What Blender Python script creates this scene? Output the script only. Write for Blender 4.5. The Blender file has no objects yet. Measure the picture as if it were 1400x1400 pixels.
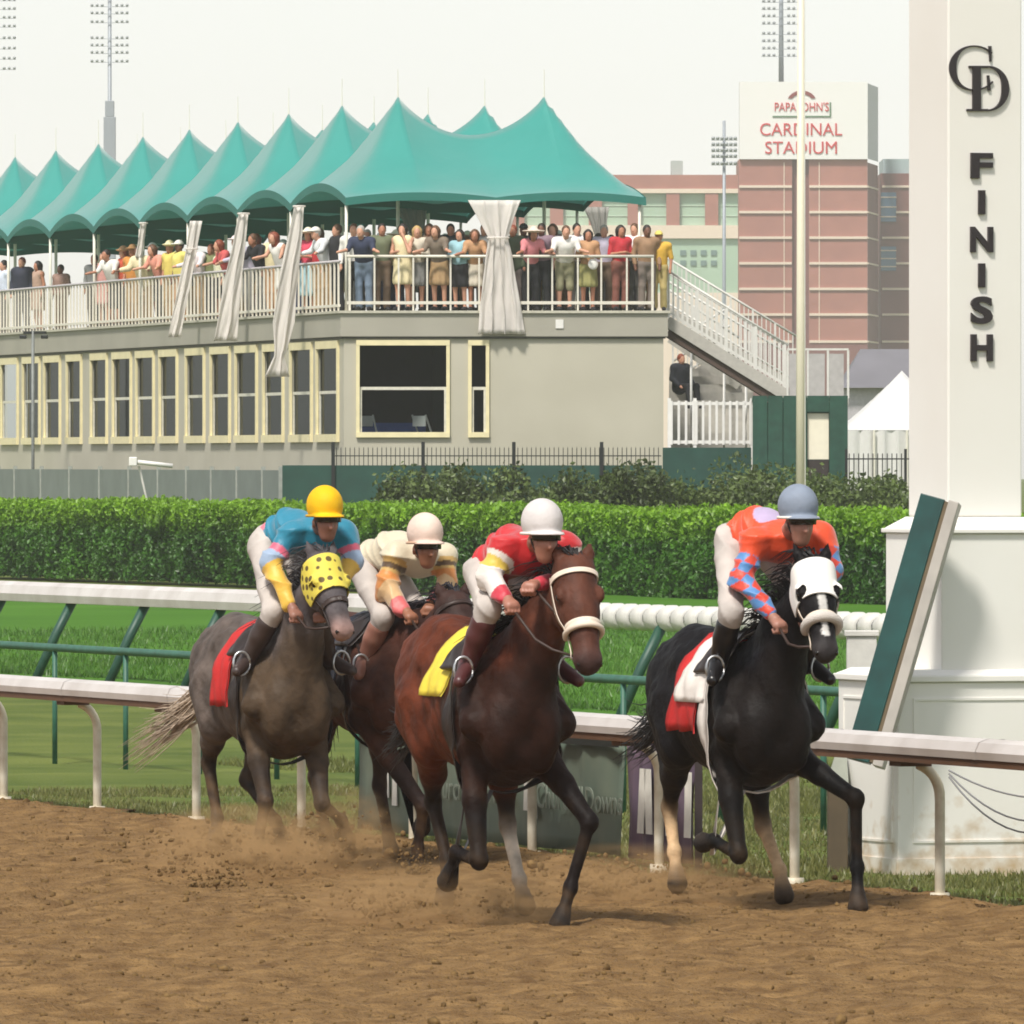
import bpy, math, random
import numpy as np
from mathutils import Vector, Matrix
from mathutils.bvhtree import BVHTree

random.seed(7); RNG = np.random.default_rng(7)
SC = bpy.context.scene
COL = SC.collection

# ------------------------------------------------------------------ camera, sky, sun, exposure
F = 14000.0            # focal length in photo pixels (1400 px wide photo): a long telephoto
CAMZ = 2.63            # eye height, m
HY, CX = 630.0, 700.0  # horizon row / centre column in the photo
cam = bpy.data.cameras.new('camera')
cam.sensor_width = 36.0; cam.lens = 36.0 * F / 1400.0
cam.shift_y = -(700.0 - HY) / 1400.0
cam.clip_start = 1.0; cam.clip_end = 5000.0
cam_o = bpy.data.objects.new('camera', cam); COL.objects.link(cam_o)
cam_o.location = (0, 0, CAMZ); cam_o.rotation_euler = (math.radians(90), 0, 0)
SC.camera = cam_o

SUN_EL, SUN_AZ = math.radians(56), math.radians(205)   # azimuth clockwise from +Y
world = bpy.data.worlds.new('World'); SC.world = world; world.use_nodes = True
wn = world.node_tree; wn.nodes.clear()
wo = wn.nodes.new('ShaderNodeOutputWorld'); wb = wn.nodes.new('ShaderNodeBackground')
sky = wn.nodes.new('ShaderNodeTexSky'); sky.sky_type = 'NISHITA'; sky.sun_disc = False
sky.sun_elevation = SUN_EL; sky.sun_rotation = SUN_AZ
sky.air_density = 1.2; sky.dust_density = 0.6; sky.ozone_density = 1.0
hs = wn.nodes.new('ShaderNodeHueSaturation'); hs.inputs['Saturation'].default_value = 0.22
wn.links.new(sky.outputs[0], hs.inputs['Color']); wn.links.new(hs.outputs[0], wb.inputs['Color'])
wb.inputs['Strength'].default_value = 0.092
wn.links.new(wb.outputs[0], wo.inputs['Surface'])
sd = bpy.data.lights.new('sun', 'SUN'); sd.energy = 2.7; sd.angle = math.radians(9); sd.color = (1.0, 0.95, 0.87)
so = bpy.data.objects.new('sun', sd); COL.objects.link(so)
sdir = Vector((math.sin(SUN_AZ) * math.cos(SUN_EL), math.cos(SUN_AZ) * math.cos(SUN_EL), math.sin(SUN_EL)))
so.rotation_euler = sdir.to_track_quat('Z', 'Y').to_euler(); so.location = (0, 0, 60)
SC.view_settings.view_transform = 'Standard'; SC.view_settings.look = 'None'
SC.view_settings.exposure = 0.68; SC.view_settings.gamma = 1.0; SC.view_settings.use_curve_mapping = False
SC.render.engine = 'CYCLES'
SC.cycles.use_denoising = True; SC.cycles.use_adaptive_sampling = True; SC.cycles.adaptive_threshold = 0.025
SC.cycles.max_bounces = 6; SC.cycles.transparent_max_bounces = 8; SC.cycles.volume_bounces = 1
SC.cycles.pixel_filter_type = 'BLACKMAN_HARRIS'; SC.cycles.filter_width = 1.8

# ------------------------------------------------------------------ pixel <-> place helpers
def ground(px, py, z=0.0):
    Y = (CAMZ - z) * F / (py - HY)
    return Vector(((px - CX) / F * Y, Y, z))
def at(px, py, Y):
    return Vector(((px - CX) / F * Y, Y, CAMZ - (py - HY) / F * Y))
R0 = ground(5, 1098); R1 = ground(1285, 1232)
RD = (R1 - R0).normalized()                 # along the rail, the way the horses run
RN = Vector((-RD.y, RD.x, 0))               # towards the infield
def rail_pt(t, m=0.0, z=0.0):               # t along the rail from post 0, m towards infield
    return R0 + RD * t + RN * m + Vector((0, 0, z))

# ------------------------------------------------------------------ materials
def lin(c):
    return tuple(((v / 255) / 12.92 if v / 255 <= 0.04045 else (((v / 255) + 0.055) / 1.055) ** 2.4) for v in c)
MATS = {}
def mat(name, col, rough=0.6, var=0.12, scale=8.0, bump=0.0, bscale=60.0, metal=0.0, col2=None, sheen=0.0, coat=0.0, spec=0.5, detail=4.0, trans=0.0, bdist=0.01):
    if name in MATS: return MATS[name]
    m = bpy.data.materials.new(name); m.use_nodes = True; nt = m.node_tree
    b = nt.nodes['Principled BSDF']
    tc = nt.nodes.new('ShaderNodeTexCoord'); nz = nt.nodes.new('ShaderNodeTexNoise')
    nz.inputs['Scale'].default_value = scale; nz.inputs['Detail'].default_value = detail
    nt.links.new(tc.outputs['Object'], nz.inputs['Vector'])
    rp = nt.nodes.new('ShaderNodeValToRGB'); rp.color_ramp.elements[0].position = 0.3; rp.color_ramp.elements[1].position = 0.7
    c2 = col2 if col2 else tuple(min(1, c * (1 + var)) for c in col)
    c1 = col if col2 else tuple(c * (1 - var) for c in col)
    rp.color_ramp.elements[0].color = (*c1, 1); rp.color_ramp.elements[1].color = (*c2, 1)
    nt.links.new(nz.outputs['Fac'], rp.inputs['Fac']); nt.links.new(rp.outputs['Color'], b.inputs['Base Color'])
    b.inputs['Roughness'].default_value = rough; b.inputs['Metallic'].default_value = metal
    b.inputs['Specular IOR Level'].default_value = spec
    if sheen: b.inputs['Sheen Weight'].default_value = sheen
    if coat: b.inputs['Coat Weight'].default_value = coat
    if bump:
        n2 = nt.nodes.new('ShaderNodeTexNoise'); n2.inputs['Scale'].default_value = bscale; n2.inputs['Detail'].default_value = 5
        bp = nt.nodes.new('ShaderNodeBump'); bp.inputs['Strength'].default_value = bump; bp.inputs['Distance'].default_value = bdist
        nt.links.new(tc.outputs['Object'], n2.inputs['Vector']); nt.links.new(n2.outputs['Fac'], bp.inputs['Height'])
        nt.links.new(bp.outputs['Normal'], b.inputs['Normal'])
    if trans:
        tr = nt.nodes.new('ShaderNodeBsdfTranslucent'); mx = nt.nodes.new('ShaderNodeMixShader'); mx.inputs[0].default_value = trans
        nt.links.new(rp.outputs['Color'], tr.inputs['Color'])
        out = nt.nodes['Material Output']
        nt.links.new(b.outputs[0], mx.inputs[1]); nt.links.new(tr.outputs[0], mx.inputs[2]); nt.links.new(mx.outputs[0], out.inputs['Surface'])
    MATS[name] = m; return m
def vmat(name, rough=0.5, bump=0.15, bscale=90.0, sheen=0.0, var=0.18, scale=9.0, spec=0.5, trans=0.0):
    """colour from the mesh's own 'Col' attribute (coat markings, cloth patterns), with noise variation"""
    if name in MATS: return MATS[name]
    m = bpy.data.materials.new(name); m.use_nodes = True; nt = m.node_tree; b = nt.nodes['Principled BSDF']
    at_ = nt.nodes.new('ShaderNodeAttribute'); at_.attribute_name = 'Col'
    tc = nt.nodes.new('ShaderNodeTexCoord'); nz = nt.nodes.new('ShaderNodeTexNoise'); nz.inputs['Scale'].default_value = scale; nz.inputs['Detail'].default_value = 5
    nt.links.new(tc.outputs['Object'], nz.inputs['Vector'])
    mr = nt.nodes.new('ShaderNodeMapRange'); mr.inputs[1].default_value = 0.3; mr.inputs[2].default_value = 0.7
    mr.inputs[3].default_value = 1 - var; mr.inputs[4].default_value = 1 + var
    nt.links.new(nz.outputs['Fac'], mr.inputs[0])
    mx = nt.nodes.new('ShaderNodeMix'); mx.data_type = 'RGBA'; mx.blend_type = 'MULTIPLY'; mx.inputs[0].default_value = 1
    nt.links.new(at_.outputs['Color'], mx.inputs[6]); nt.links.new(mr.outputs[0], mx.inputs[7])
    nt.links.new(mx.outputs[2], b.inputs['Base Color'])
    b.inputs['Roughness'].default_value = rough; b.inputs['Specular IOR Level'].default_value = spec
    if sheen: b.inputs['Sheen Weight'].default_value = sheen
    n2 = nt.nodes.new('ShaderNodeTexNoise'); n2.inputs['Scale'].default_value = bscale; n2.inputs['Detail'].default_value = 4
    bp = nt.nodes.new('ShaderNodeBump'); bp.inputs['Strength'].default_value = bump; bp.inputs['Distance'].default_value = 0.01
    nt.links.new(tc.outputs['Object'], n2.inputs['Vector']); nt.links.new(n2.outputs['Fac'], bp.inputs['Height']); nt.links.new(bp.outputs['Normal'], b.inputs['Normal'])
    if trans:
        tr = nt.nodes.new('ShaderNodeBsdfTranslucent'); mx2 = nt.nodes.new('ShaderNodeMixShader'); mx2.inputs[0].default_value = trans
        nt.links.new(mx.outputs[2], tr.inputs['Color']); out = nt.nodes['Material Output']
        nt.links.new(b.outputs[0], mx2.inputs[1]); nt.links.new(tr.outputs[0], mx2.inputs[2]); nt.links.new(mx2.outputs[0], out.inputs['Surface'])
    MATS[name] = m; return m

# ------------------------------------------------------------------ object helpers
WM = {}   # world matrix of each object, kept by hand
def tag(o, label=None, cat=None, group=None, kind=None):
    if label: o['label'] = label
    if cat: o['category'] = cat
    if group: o['group'] = group
    if kind: o['kind'] = kind
    return o
def thing(name, label, cat, loc=(0, 0, 0), rotz=0.0, group=None):
    o = bpy.data.objects.new(name, None); COL.objects.link(o)
    o.empty_display_size = 0.2
    o.location = loc; o.rotation_euler = (0, 0, rotz)
    WM[o.name] = Matrix.Translation(Vector(loc)) @ Matrix.Rotation(rotz, 4, 'Z')
    return tag(o, label, cat, group)
def wm(o): return WM.get(o.name, Matrix.Identity(4)) if o else Matrix.Identity(4)
def link(name, me, m=None, parent=None, mtx=None):
    o = bpy.data.objects.new(name, me); COL.objects.link(o)
    if parent: o.parent = parent
    if m is not None:
        if isinstance(m, list):
            for q in m: me.materials.append(q)
        elif len(me.materials) == 0: me.materials.append(m)
        else:
            o.material_slots[0].link = 'OBJECT'; o.material_slots[0].material = m
    if mtx is not None: o.matrix_basis = mtx
    WM[o.name] = wm(parent) @ (mtx if mtx is not None else Matrix.Identity(4))
    return o
def make_mesh(name, V, Fc, smooth=False, col=None, fmi=None):
    me = bpy.data.meshes.new(name)
    V = np.asarray(V, dtype=np.float32).reshape(-1, 3)
    if isinstance(Fc, np.ndarray):
        n, k = Fc.shape
        me.vertices.add(len(V)); me.vertices.foreach_set('co', V.ravel())
        me.loops.add(n * k); me.loops.foreach_set('vertex_index', Fc.astype(np.int32).ravel())
        me.polygons.add(n); me.polygons.foreach_set('loop_start', np.arange(0, n * k, k, dtype=np.int32))
        me.polygons.foreach_set('loop_total', np.full(n, k, dtype=np.int32))
        me.update(calc_edges=True)
    else:
        me.from_pydata([tuple(v) for v in V], [], Fc); me.update()
    if fmi is not None: me.polygons.foreach_set('material_index', np.asarray(fmi, dtype=np.int32))
    me.polygons.foreach_set('use_smooth', np.full(len(me.polygons), bool(smooth)))
    if col is not None:
        a = me.color_attributes.new('Col', 'FLOAT_COLOR', 'POINT')
        c = np.ones((len(V), 4), dtype=np.float32); c[:, :3] = np.asarray(col, dtype=np.float32)
        a.data.foreach_set('color', c.ravel())
    return me
def xf_world(V, parent):
    """world verts -> parent's local verts"""
    if parent is None: return V
    M = np.array(wm(parent).inverted()); V = np.asarray(V, dtype=float).reshape(-1, 3)
    return V @ M[:3, :3].T + M[:3, 3]

class MB:
    """collects boxes, prisms and tubes given in world space; build() links them as one mesh object"""
    def __init__(s): s.v = []; s.f = []; s.mi = []; s.cur = 0
    def add(s, V, Fc):
        o = len(s.v); s.v += [tuple(p) for p in V]
        for q in Fc: s.f.append(tuple(i + o for i in q)); s.mi.append(s.cur)
        return s
    def obox(s, c, ax, ay, az):   # centre, half-axis vectors
        c, ax, ay, az = (Vector(q) for q in (c, ax, ay, az))
        V = [c + ax * i + ay * j + az * k for k in (-1, 1) for j in (-1, 1) for i in (-1, 1)]
        Fc = [(0, 2, 3, 1), (4, 5, 7, 6), (0, 1, 5, 4), (2, 6, 7, 3), (0, 4, 6, 2), (1, 3, 7, 5)]
        if ax.cross(ay).dot(az) < 0: Fc = [q[::-1] for q in Fc]
        return s.add(V, Fc)
    def box(s, x0, x1, y0, y1, z0, z1):
        return s.obox(((x0 + x1) / 2, (y0 + y1) / 2, (z0 + z1) / 2), ((x1 - x0) / 2, 0, 0), (0, (y1 - y0) / 2, 0), (0, 0, (z1 - z0) / 2))
    def bar(s, a, b, w, h=None, up=(0, 0, 1)):   # rectangular bar from a to b
        a, b = Vector(a), Vector(b); d = (b - a); L = d.length; d.normalize()
        u = Vector(up); u = (u - d * u.dot(d))
        if u.length < 1e-4: u = Vector((1, 0, 0)) - d * d.x
        u.normalize(); w2 = d.cross(u)
        return s.obox((a + b) / 2, d * (L / 2), w2 * (w / 2), u * ((h or w) / 2))
    def tube(s, pts, r, n=10, cap=True):
        pts = [Vector(p) for p in pts]; rr = r if isinstance(r, (list, tuple)) else [r] * len(pts)
        V = []; ref = Vector((0.13, 0.31, 0.94))
        for i, p in enumerate(pts):
            d = (pts[min(i + 1, len(pts) - 1)] - pts[max(i - 1, 0)]).normalized()
            a = d.cross(ref); 
            if a.length < 1e-3: a = d.cross(Vector((1, 0, 0)))
            a.normalize(); b = d.cross(a)
            for k in range(n):
                th = 2 * math.pi * k / n; V.append(p + (a * math.cos(th) + b * math.sin(th)) * rr[i])
        Fc = []
        for i in range(len(pts) - 1):
            for k in range(n):
                k2 = (k + 1) % n; Fc.append((i * n + k, i * n + k2, (i + 1) * n + k2, (i + 1) * n + k))
        if cap: Fc.append(tuple(range(n - 1, -1, -1))); Fc.append(tuple((len(pts) - 1) * n + k for k in range(n)))
        return s.add(V, Fc)
    def poly_extrude(s, pts, depth):   # pts: list of 3D points (planar ring), depth vector
        n = len(pts); depth = Vector(depth); V = [Vector(p) for p in pts] + [Vector(p) + depth for p in pts]
        Fc = [tuple(range(n)), tuple(range(2 * n - 1, n - 1, -1))]
        for i in range(n): j = (i + 1) % n; Fc.append((j, i, n + i, n + j))
        return s.add(V, Fc)
    def grid(s, P, flip=False):   # P[i][j] points
        ni, nj = len(P), len(P[0]); V = [p for row in P for p in row]
        Fc = []
        for i in range(ni - 1):
            for j in range(nj - 1):
                q = (i * nj + j, i * nj + j + 1, (i + 1) * nj + j + 1, (i + 1) * nj + j); Fc.append(q[::-1] if flip else q)
        return s.add(V, Fc)
    def build(s, name, m, parent=None, smooth=False, bevel=0.0):
        V = xf_world(s.v, parent)
        me = make_mesh(name, V, s.f, smooth, fmi=s.mi if isinstance(m, list) else None)
        o = link(name, me, m, parent)
        if bevel:
            b = o.modifiers.new('bevel', 'BEVEL'); b.width = bevel; b.segments = 2; b.limit_method = 'ANGLE'
        return o
    def mesh(s, name, smooth=False): return make_mesh(name, s.v, s.f, smooth)
def structure(o): o['kind'] = 'structure'; return o

# ------------------------------------------------------------------ smooth-union body mesher (surface nets)
class Body:
    def __init__(s): s.p = []
    def cone(s, a, b, r1, r2, k=0.04, q=1.0, c=0, qa=1):
        s.p.append(('c', np.array(a, float), np.array(b, float), r1, r2, k, q, c, qa)); return s
    def ell(s, c, r, k=0.04, pitch=0.0, col=0, R=None):
        if R is None:
            cp, sp = math.cos(pitch), math.sin(pitch)
            R = np.array([[cp, 0, sp], [0, 1, 0], [-sp, 0, cp]])     # columns = axes: +pitch raises the front
            R = np.array([[cp, 0, -sp], [0, 1, 0], [sp, 0, cp]])
        s.p.append(('e', np.array(c, float), np.array(r, float), R, k, col)); return s
    @staticmethod
    def dist(p, X):
        if p[0] == 'c':
            _, a, b, r1, r2, k, q, c, qa = p
            if q != 1.0:
                sc = np.ones(3); sc[qa] = 1 / q; X = X * sc; a = a * sc; b = b * sc
            ab = b - a; L2 = max(1e-9, ab @ ab)
            t = np.clip(((X - a) @ ab) / L2, 0, 1)
            d = np.sqrt((((X - a) - t[..., None] * ab) ** 2).sum(-1)) - (r1 + (r2 - r1) * t)
            return d * (q if q < 1 else 1.0) ** 0.5
        _, c, r, R, k, col = p
        Y = (X - c) @ R
        k0 = np.sqrt(((Y / r) ** 2).sum(-1)); k1 = np.sqrt(((Y / (r * r)) ** 2).sum(-1)) + 1e-9
        return k0 * (k0 - 1) / k1
    @staticmethod
    def bbox(p):
        if p[0] == 'c':
            _, a, b, r1, r2, k, q, c, qa = p; r = max(r1, r2) * max(1, q) * 1.02
            return np.minimum(a, b) - r, np.maximum(a, b) + r
        m = p[2].max(); return p[1] - m, p[1] + m
    def mesh(s, res, inflate=0.0, cut=None):
        lo = np.min([s.bbox(p)[0] for p in s.p], 0) - 4 * res - inflate; hi = np.max([s.bbox(p)[1] for p in s.p], 0) + 4 * res + inflate
        N = np.ceil((hi - lo) / res).astype(int) + 1
        Fd = np.full(N, 0.3, dtype=np.float32)
        ax = [lo[i] + res * np.arange(N[i]) for i in range(3)]
        for p in s.p:
            k = p[5] if p[0] == 'c' else p[4]
            bl, bh = s.bbox(p); mg = k + 3 * res + inflate
            i0 = np.clip(np.floor((bl - mg - lo) / res).astype(int), 0, N - 1); i1 = np.clip(np.ceil((bh + mg - lo) / res).astype(int) + 1, 1, N)
            X = np.stack(np.meshgrid(ax[0][i0[0]:i1[0]], ax[1][i0[1]:i1[1]], ax[2][i0[2]:i1[2]], indexing='ij'), -1)
            d = s.dist(p, X).astype(np.float32); sl = Fd[i0[0]:i1[0], i0[1]:i1[1], i0[2]:i1[2]]
            h = np.maximum(k - np.abs(d - sl), 0) / k
            sl[...] = np.minimum(d, sl) - h * h * k * 0.25
        Fd -= inflate
        if cut is not None:
            X = np.stack(np.meshgrid(*ax, indexing='ij'), -1); Fd = np.maximum(Fd, cut(X).astype(np.float32))
        return surface_nets(Fd, lo, res)
    def colors(s, V, table, sig=0.012):
        W = np.zeros((len(V), 1)); C = np.zeros((len(V), 3))
        D = np.stack([s.dist(p, V) for p in s.p], 1); D -= D.min(1, keepdims=True)
        E = np.exp(-D / sig)
        ci = np.array([table[p[7] if p[0] == 'c' else p[5]] for p in s.p])
        return (E @ ci) / E.sum(1, keepdims=True)
def surface_nets(Fd, lo, res):
    ins = Fd < 0
    N = np.array(Fd.shape)
    c = [ins[i:N[0] - 1 + i, j:N[1] - 1 + j, k:N[2] - 1 + k] for i in (0, 1) for j in (0, 1) for k in (0, 1)]
    cnt = sum(q.astype(np.int8) for q in c); act = (cnt > 0) & (cnt < 8)
    idx = np.full(act.shape, -1, dtype=np.int64); cells = np.argwhere(act); idx[act] = np.arange(len(cells))
    acc = np.zeros((len(cells), 3)); n = np.zeros(len(cells))
    corner = [(i, j, k) for i in (0, 1) for j in (0, 1) for k in (0, 1)]
    vals = [Fd[cells[:, 0] + a, cells[:, 1] + b, cells[:, 2] + d] for a, b, d in corner]
    for u in range(8):
        for w in range(u + 1, 8):
            du = np.array(corner[w]) - np.array(corner[u])
            if np.abs(du).sum() != 1: continue
            A, B = vals[u], vals[w]; m = (A < 0) != (B < 0)
            t = np.where(m, A / np.where(m, A - B, 1), 0)
            P = np.array(corner[u])[None] + t[:, None] * du[None]
            acc[m] += P[m]; n[m] += 1
    V = lo + (cells + acc / n[:, None]) * res
    Q = []
    for axis in range(3):
        o1, o2 = [a for a in range(3) if a != axis]
        sl0 = [slice(None)] * 3; sl1 = [slice(None)] * 3; sl0[axis] = slice(0, -1); sl1[axis] = slice(1, None)
        A = ins[tuple(sl0)]; B = ins[tuple(sl1)]
        e = np.argwhere(A != B); e = e[(e[:, o1] > 0) & (e[:, o2] > 0) & (e[:, o1] < N[o1] - 1) & (e[:, o2] < N[o2] - 1)]
        up = A[tuple(e.T)]
        def g(d1, d2):
            q = e.copy(); q[:, o1] += d1; q[:, o2] += d2; return idx[tuple(q.T)]
        quad = np.stack([g(-1, -1), g(0, -1), g(0, 0), g(-1, 0)], 1)
        flip = ~up if axis != 1 else up
        quad[flip] = quad[flip][:, ::-1]
        Q.append(quad)
    Q = np.concatenate(Q); Q = Q[(Q >= 0).all(1)]
    return V, Q

# ------------------------------------------------------------------ ground
M_GRASS = mat('grass_ground', lin((76, 92, 42)), 0.9, scale=0.6, col2=lin((106, 116, 58)), spec=.08, bump=0.6, bscale=25, bdist=0.05)
M_TURF = mat('turf_grass', lin((62, 102, 30)), 0.95, scale=0.15, col2=lin((76, 118, 38)), bump=0.3, bscale=12, detail=6, spec=.05)
M_DIRT = mat('track_dirt', lin((100, 75, 46)), 0.95, scale=5.0, col2=lin((144, 114, 74)), bump=1.0, bscale=38, detail=12, spec=0.15, bdist=.035)
M_CLOD = mat('dirt_clods', lin((84, 64, 38)), 0.95, scale=30, col2=lin((128, 102, 64)), spec=0.2)

mb = MB(); mb.grid([[(-600, -60, -0.08), (600, -60, -0.08)], [(-600, 1500, -0.08), (600, 1500, -0.08)]], flip=True)
structure(mb.build('ground', M_GRASS))

def fbm(x, y, seed, octs):
    """cheap value noise on arrays"""
    out = np.zeros_like(x); 
    for o, (fr, am) in enumerate(octs):
        rs = np.random.default_rng(seed + o); T = rs.random((256, 256))
        u, v = x * fr, y * fr; i, j = np.floor(u).astype(int), np.floor(v).astype(int); fu, fv = u - i, v - j
        fu = fu * fu * (3 - 2 * fu); fv = fv * fv * (3 - 2 * fv)
        g = lambda a, b: T[a % 256, b % 256]
        out += am * ((g(i, j) * (1 - fu) + g(i + 1, j) * fu) * (1 - fv) + (g(i, j + 1) * (1 - fu) + g(i + 1, j + 1) * fu) * fv - 0.5)
    return out
def grid_sheet(name, t0, t1, nt_, m0, m1, nm, zf, m, edge=None):
    T, Mm = np.meshgrid(np.linspace(t0, t1, nt_), np.linspace(m0, m1, nm), indexing='ij')
    if edge is not None: Mm = Mm + edge(T, Mm)
    P = np.zeros((nt_, nm, 3)); rd, rn = np.array(RD), np.array(RN)
    P += np.array(R0)[None, None] + T[..., None] * rd + Mm[..., None] * rn
    P[..., 2] = zf(T, Mm)
    ii = np.arange(nt_ * nm).reshape(nt_, nm)
    Fq = np.stack([ii[:-1, :-1].ravel(), ii[1:, :-1].ravel(), ii[1:, 1:].ravel(), ii[:-1, 1:].ravel()], 1)
    return link(name, make_mesh(name, P.reshape(-1, 3), Fq, True), m)
def dirt_z(T, Mm):
    z = fbm(T, Mm, 11, [(0.35, .06), (1.1, .05), (3.1, .045), (7.0, .035), (14.0, .024), (29.0, .016)])
    z += 0.012 * np.sin(Mm * 9 + 2 * fbm(T, Mm, 40, [(0.5, 3)]))           # harrow furrows
    # a low loose bank under the rail
    z += 0.05 * np.exp(-((Mm + 0.4) / 0.5) ** 2)
    return z * 0.8 + 0.012
track_edge = lambda T, Mm: np.where(Mm > -0.3, fbm(T, Mm * 0, 77, [(0.5, .35), (1.7, .22), (4.3, .12)]), 0)
# coarse track far and wide, then the finely churned surface in view
mb = MB(); mb.grid([[rail_pt(t, m, -0.05) for m in (-40, 0.0)] for t in np.linspace(-150, 120, 28)], flip=True)
structure(mb.build('track_base', M_DIRT))
structure(grid_sheet('dirt_track', -8, 44, 1300, -13, 0.12, 400, dirt_z, M_DIRT, track_edge))
# the verge between the rail and the turf course, then the turf course
def verge_z(T, Mm): return -0.012 + fbm(T, Mm, 5, [(0.4, .05), (1.5, .03), (5, .02)])
structure(grid_sheet('grass_verge', -40, 60, 260, -0.05, 16, 70, verge_z, M_GRASS))
structure(grid_sheet('turf_course', -110, 140, 120, 13.5, 47, 30, lambda T, Mm: 0.03 + fbm(T, Mm, 6, [(0.1, .04), (.4, .02)]), M_TURF))
# ------------------------------------------------------------------ main-track rail
M_WHITE = mat('white_paint', (0.78, 0.76, 0.72), 0.45, var=0.06, scale=3, bump=0.1)
M_WHITE2 = mat('weathered_white_paint', (0.62, 0.60, 0.56), 0.55, var=0.15, scale=5, bump=0.15)
M_RAIL = mat('rail_white', lin((214, 208, 204)), 0.4, scale=2.0, col2=lin((188, 180, 174)))
M_RAILBOT = mat('rail_underside_brown', lin((92, 62, 40)), 0.7, scale=6)
M_POST = mat('post_cream', lin((226, 218, 198)), 0.5, scale=7, col2=lin((190, 176, 150)))
M_GREEN = mat('dark_green_paint', lin((34, 74, 60)), 0.5, scale=4, var=0.25)
M_GREEN2 = mat('pipe_green_paint', lin((48, 96, 78)), 0.5, scale=9, var=0.25)
M_BLACK = mat('black_paint', (0.012, 0.014, 0.014), 0.45)
SPAN = (R1 - R0).length / 8
rail_o = thing('running_rail', 'white running rail on bent posts along the edge of the dirt track', 'rail', rail_pt(0))
OFF = -0.22      # the rail overhangs towards the track
def rail_profile(t):
    prof = [(-0.115, 0.885), (-0.125, 0.93), (-0.10, 0.985), (-0.04, 1.005), (0.06, 1.0), (0.10, 0.96), (0.10, 0.885)]
    return [rail_pt(t, OFF + a, b) for a, b in prof]
mb = MB(); ts = np.linspace(-30, 50, 33)
P = [rail_profile(t) for t in ts]
mb.grid(P); mb.build('rail_cover', M_RAIL, rail_o, smooth=False)
mb = MB(); mb.bar(rail_pt(-30, OFF - 0.005, 0.862), rail_pt(50, OFF - 0.005, 0.862), 0.20, 0.044); mb.build('rail_beam', M_RAILBOT, rail_o)
for k in range(33):                       # cover joints
    t = -30 + k * 2.5
    if -6 < t < 34:
        mb = MB(); mb.grid([[p + (p - rail_pt(t, OFF, .93)) * 0.03 for p in rail_profile(t - .03)], [p + (p - rail_pt(t, OFF, .93)) * 0.03 for p in rail_profile(t + .03)]])
        mb.build('joint_sleeve', M_RAIL, rail_o)
def gooseneck():
    mb = MB(); pts = []
    rn = RN
    for z in (-0.1, 0.2, 0.45, 0.6): pts.append(Vector((0, 0, z)))
    for a in np.linspace(0.15, 1.25, 7):
        pts.append(rn * (OFF * (1 - math.cos(a)) * 0.92) + Vector((0, 0, 0.62 + 0.21 * math.sin(a))))
    mb.tube(pts, 0.032, 10); return mb.mesh('post', True)
gm = gooseneck()
fl = MB(); fl.tube([(0, 0, -0.03), (0, 0, 0.05)], 0.06, 10); flm = fl.mesh('post_foot', True)
for k in range(-6, 17):
    m_ = link('post', gm, M_POST, rail_o, wm(rail_o).inverted() @ Matrix.Translation(rail_pt(k * SPAN)))
    link('post_foot', flm, M_POST, m_, Matrix.Identity(4))
    mb = MB(); c = rail_pt(k * SPAN, OFF + 0.03, 0.825); mb.obox(c, RD * 0.09, RN * 0.10, Vector((0, 0, 0.016))); mb.build('bracket', M_RAILBOT, rail_o)
# sagging cables on the last post
for q, (z0, sag) in enumerate(((0.78, 0.10), (0.76, 0.22), (0.74, 0.27))):
    a = rail_pt(8 * SPAN, 0.06, z0); b = rail_pt(8 * SPAN + 2.2, 0.10, z0 - 0.05)
    pts = [a.lerp(b, u) + Vector((0, 0, -sag * 4 * u * (1 - u))) for u in np.linspace(0, 1, 14)]
    mb = MB(); mb.tube(pts, 0.006, 6)
    tag(mb.build('cable', mat('cable_grey', (.25, .25, .26), .6), None), ['upper thin grey cable sagging from the rail post in front of the finish tower', 'middle grey cable looped below the rail beside the finish tower', 'lowest grey cable drooping under the rail before the finish tower'][q], 'cable', 'cables under the rail')

# ------------------------------------------------------------------ banners tied behind the rail posts
def text_mesh(body, size, extrude, offset=0.0, space=1.0, sx=1.0):
    cu = bpy.data.curves.new('text', 'FONT'); cu.body = body; cu.size = size; cu.extrude = extrude; cu.offset = offset
    cu.align_x = 'CENTER'; cu.align_y = 'CENTER'; cu.space_character = space; cu.resolution_u = 4
    o = bpy.data.objects.new('text', cu); COL.objects.link(o)
    dg = bpy.context.evaluated_depsgraph_get(); me = bpy.data.meshes.new_from_object(o.evaluated_get(dg))
    bpy.data.objects.remove(o); bpy.data.curves.remove(cu)
    if sx != 1.0:
        for v in me.vertices: v.co.x *= sx
    me.materials.clear()
    return me
def text_on(name, body, size, centre, right, up, m, parent, extrude=0.003, offset=0.0, space=1.0, sx=1.0):
    me = text_mesh(body, size, extrude, offset, space, sx)
    r, u = Vector(right).normalized(), Vector(up).normalized(); nrm = r.cross(u)
    Mx = Matrix((r.to_4d(), u.to_4d(), nrm.to_4d(), (0, 0, 0, 1))).transposed()
    for i in range(4): Mx[3][i] = 1.0 if i == 3 else 0.0
    Mx[0][3], Mx[1][3], Mx[2][3] = centre
    return link(name, me, m, parent, wm(parent).inverted() @ Mx)
def rail_t(px, m=0.0):     # t along the rail line (offset m) seen in photo column px
    k = (px - CX) / F; o = R0 + RN * m
    return (o.x - k * o.y) / (k * RD.y - RD.x)
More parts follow.
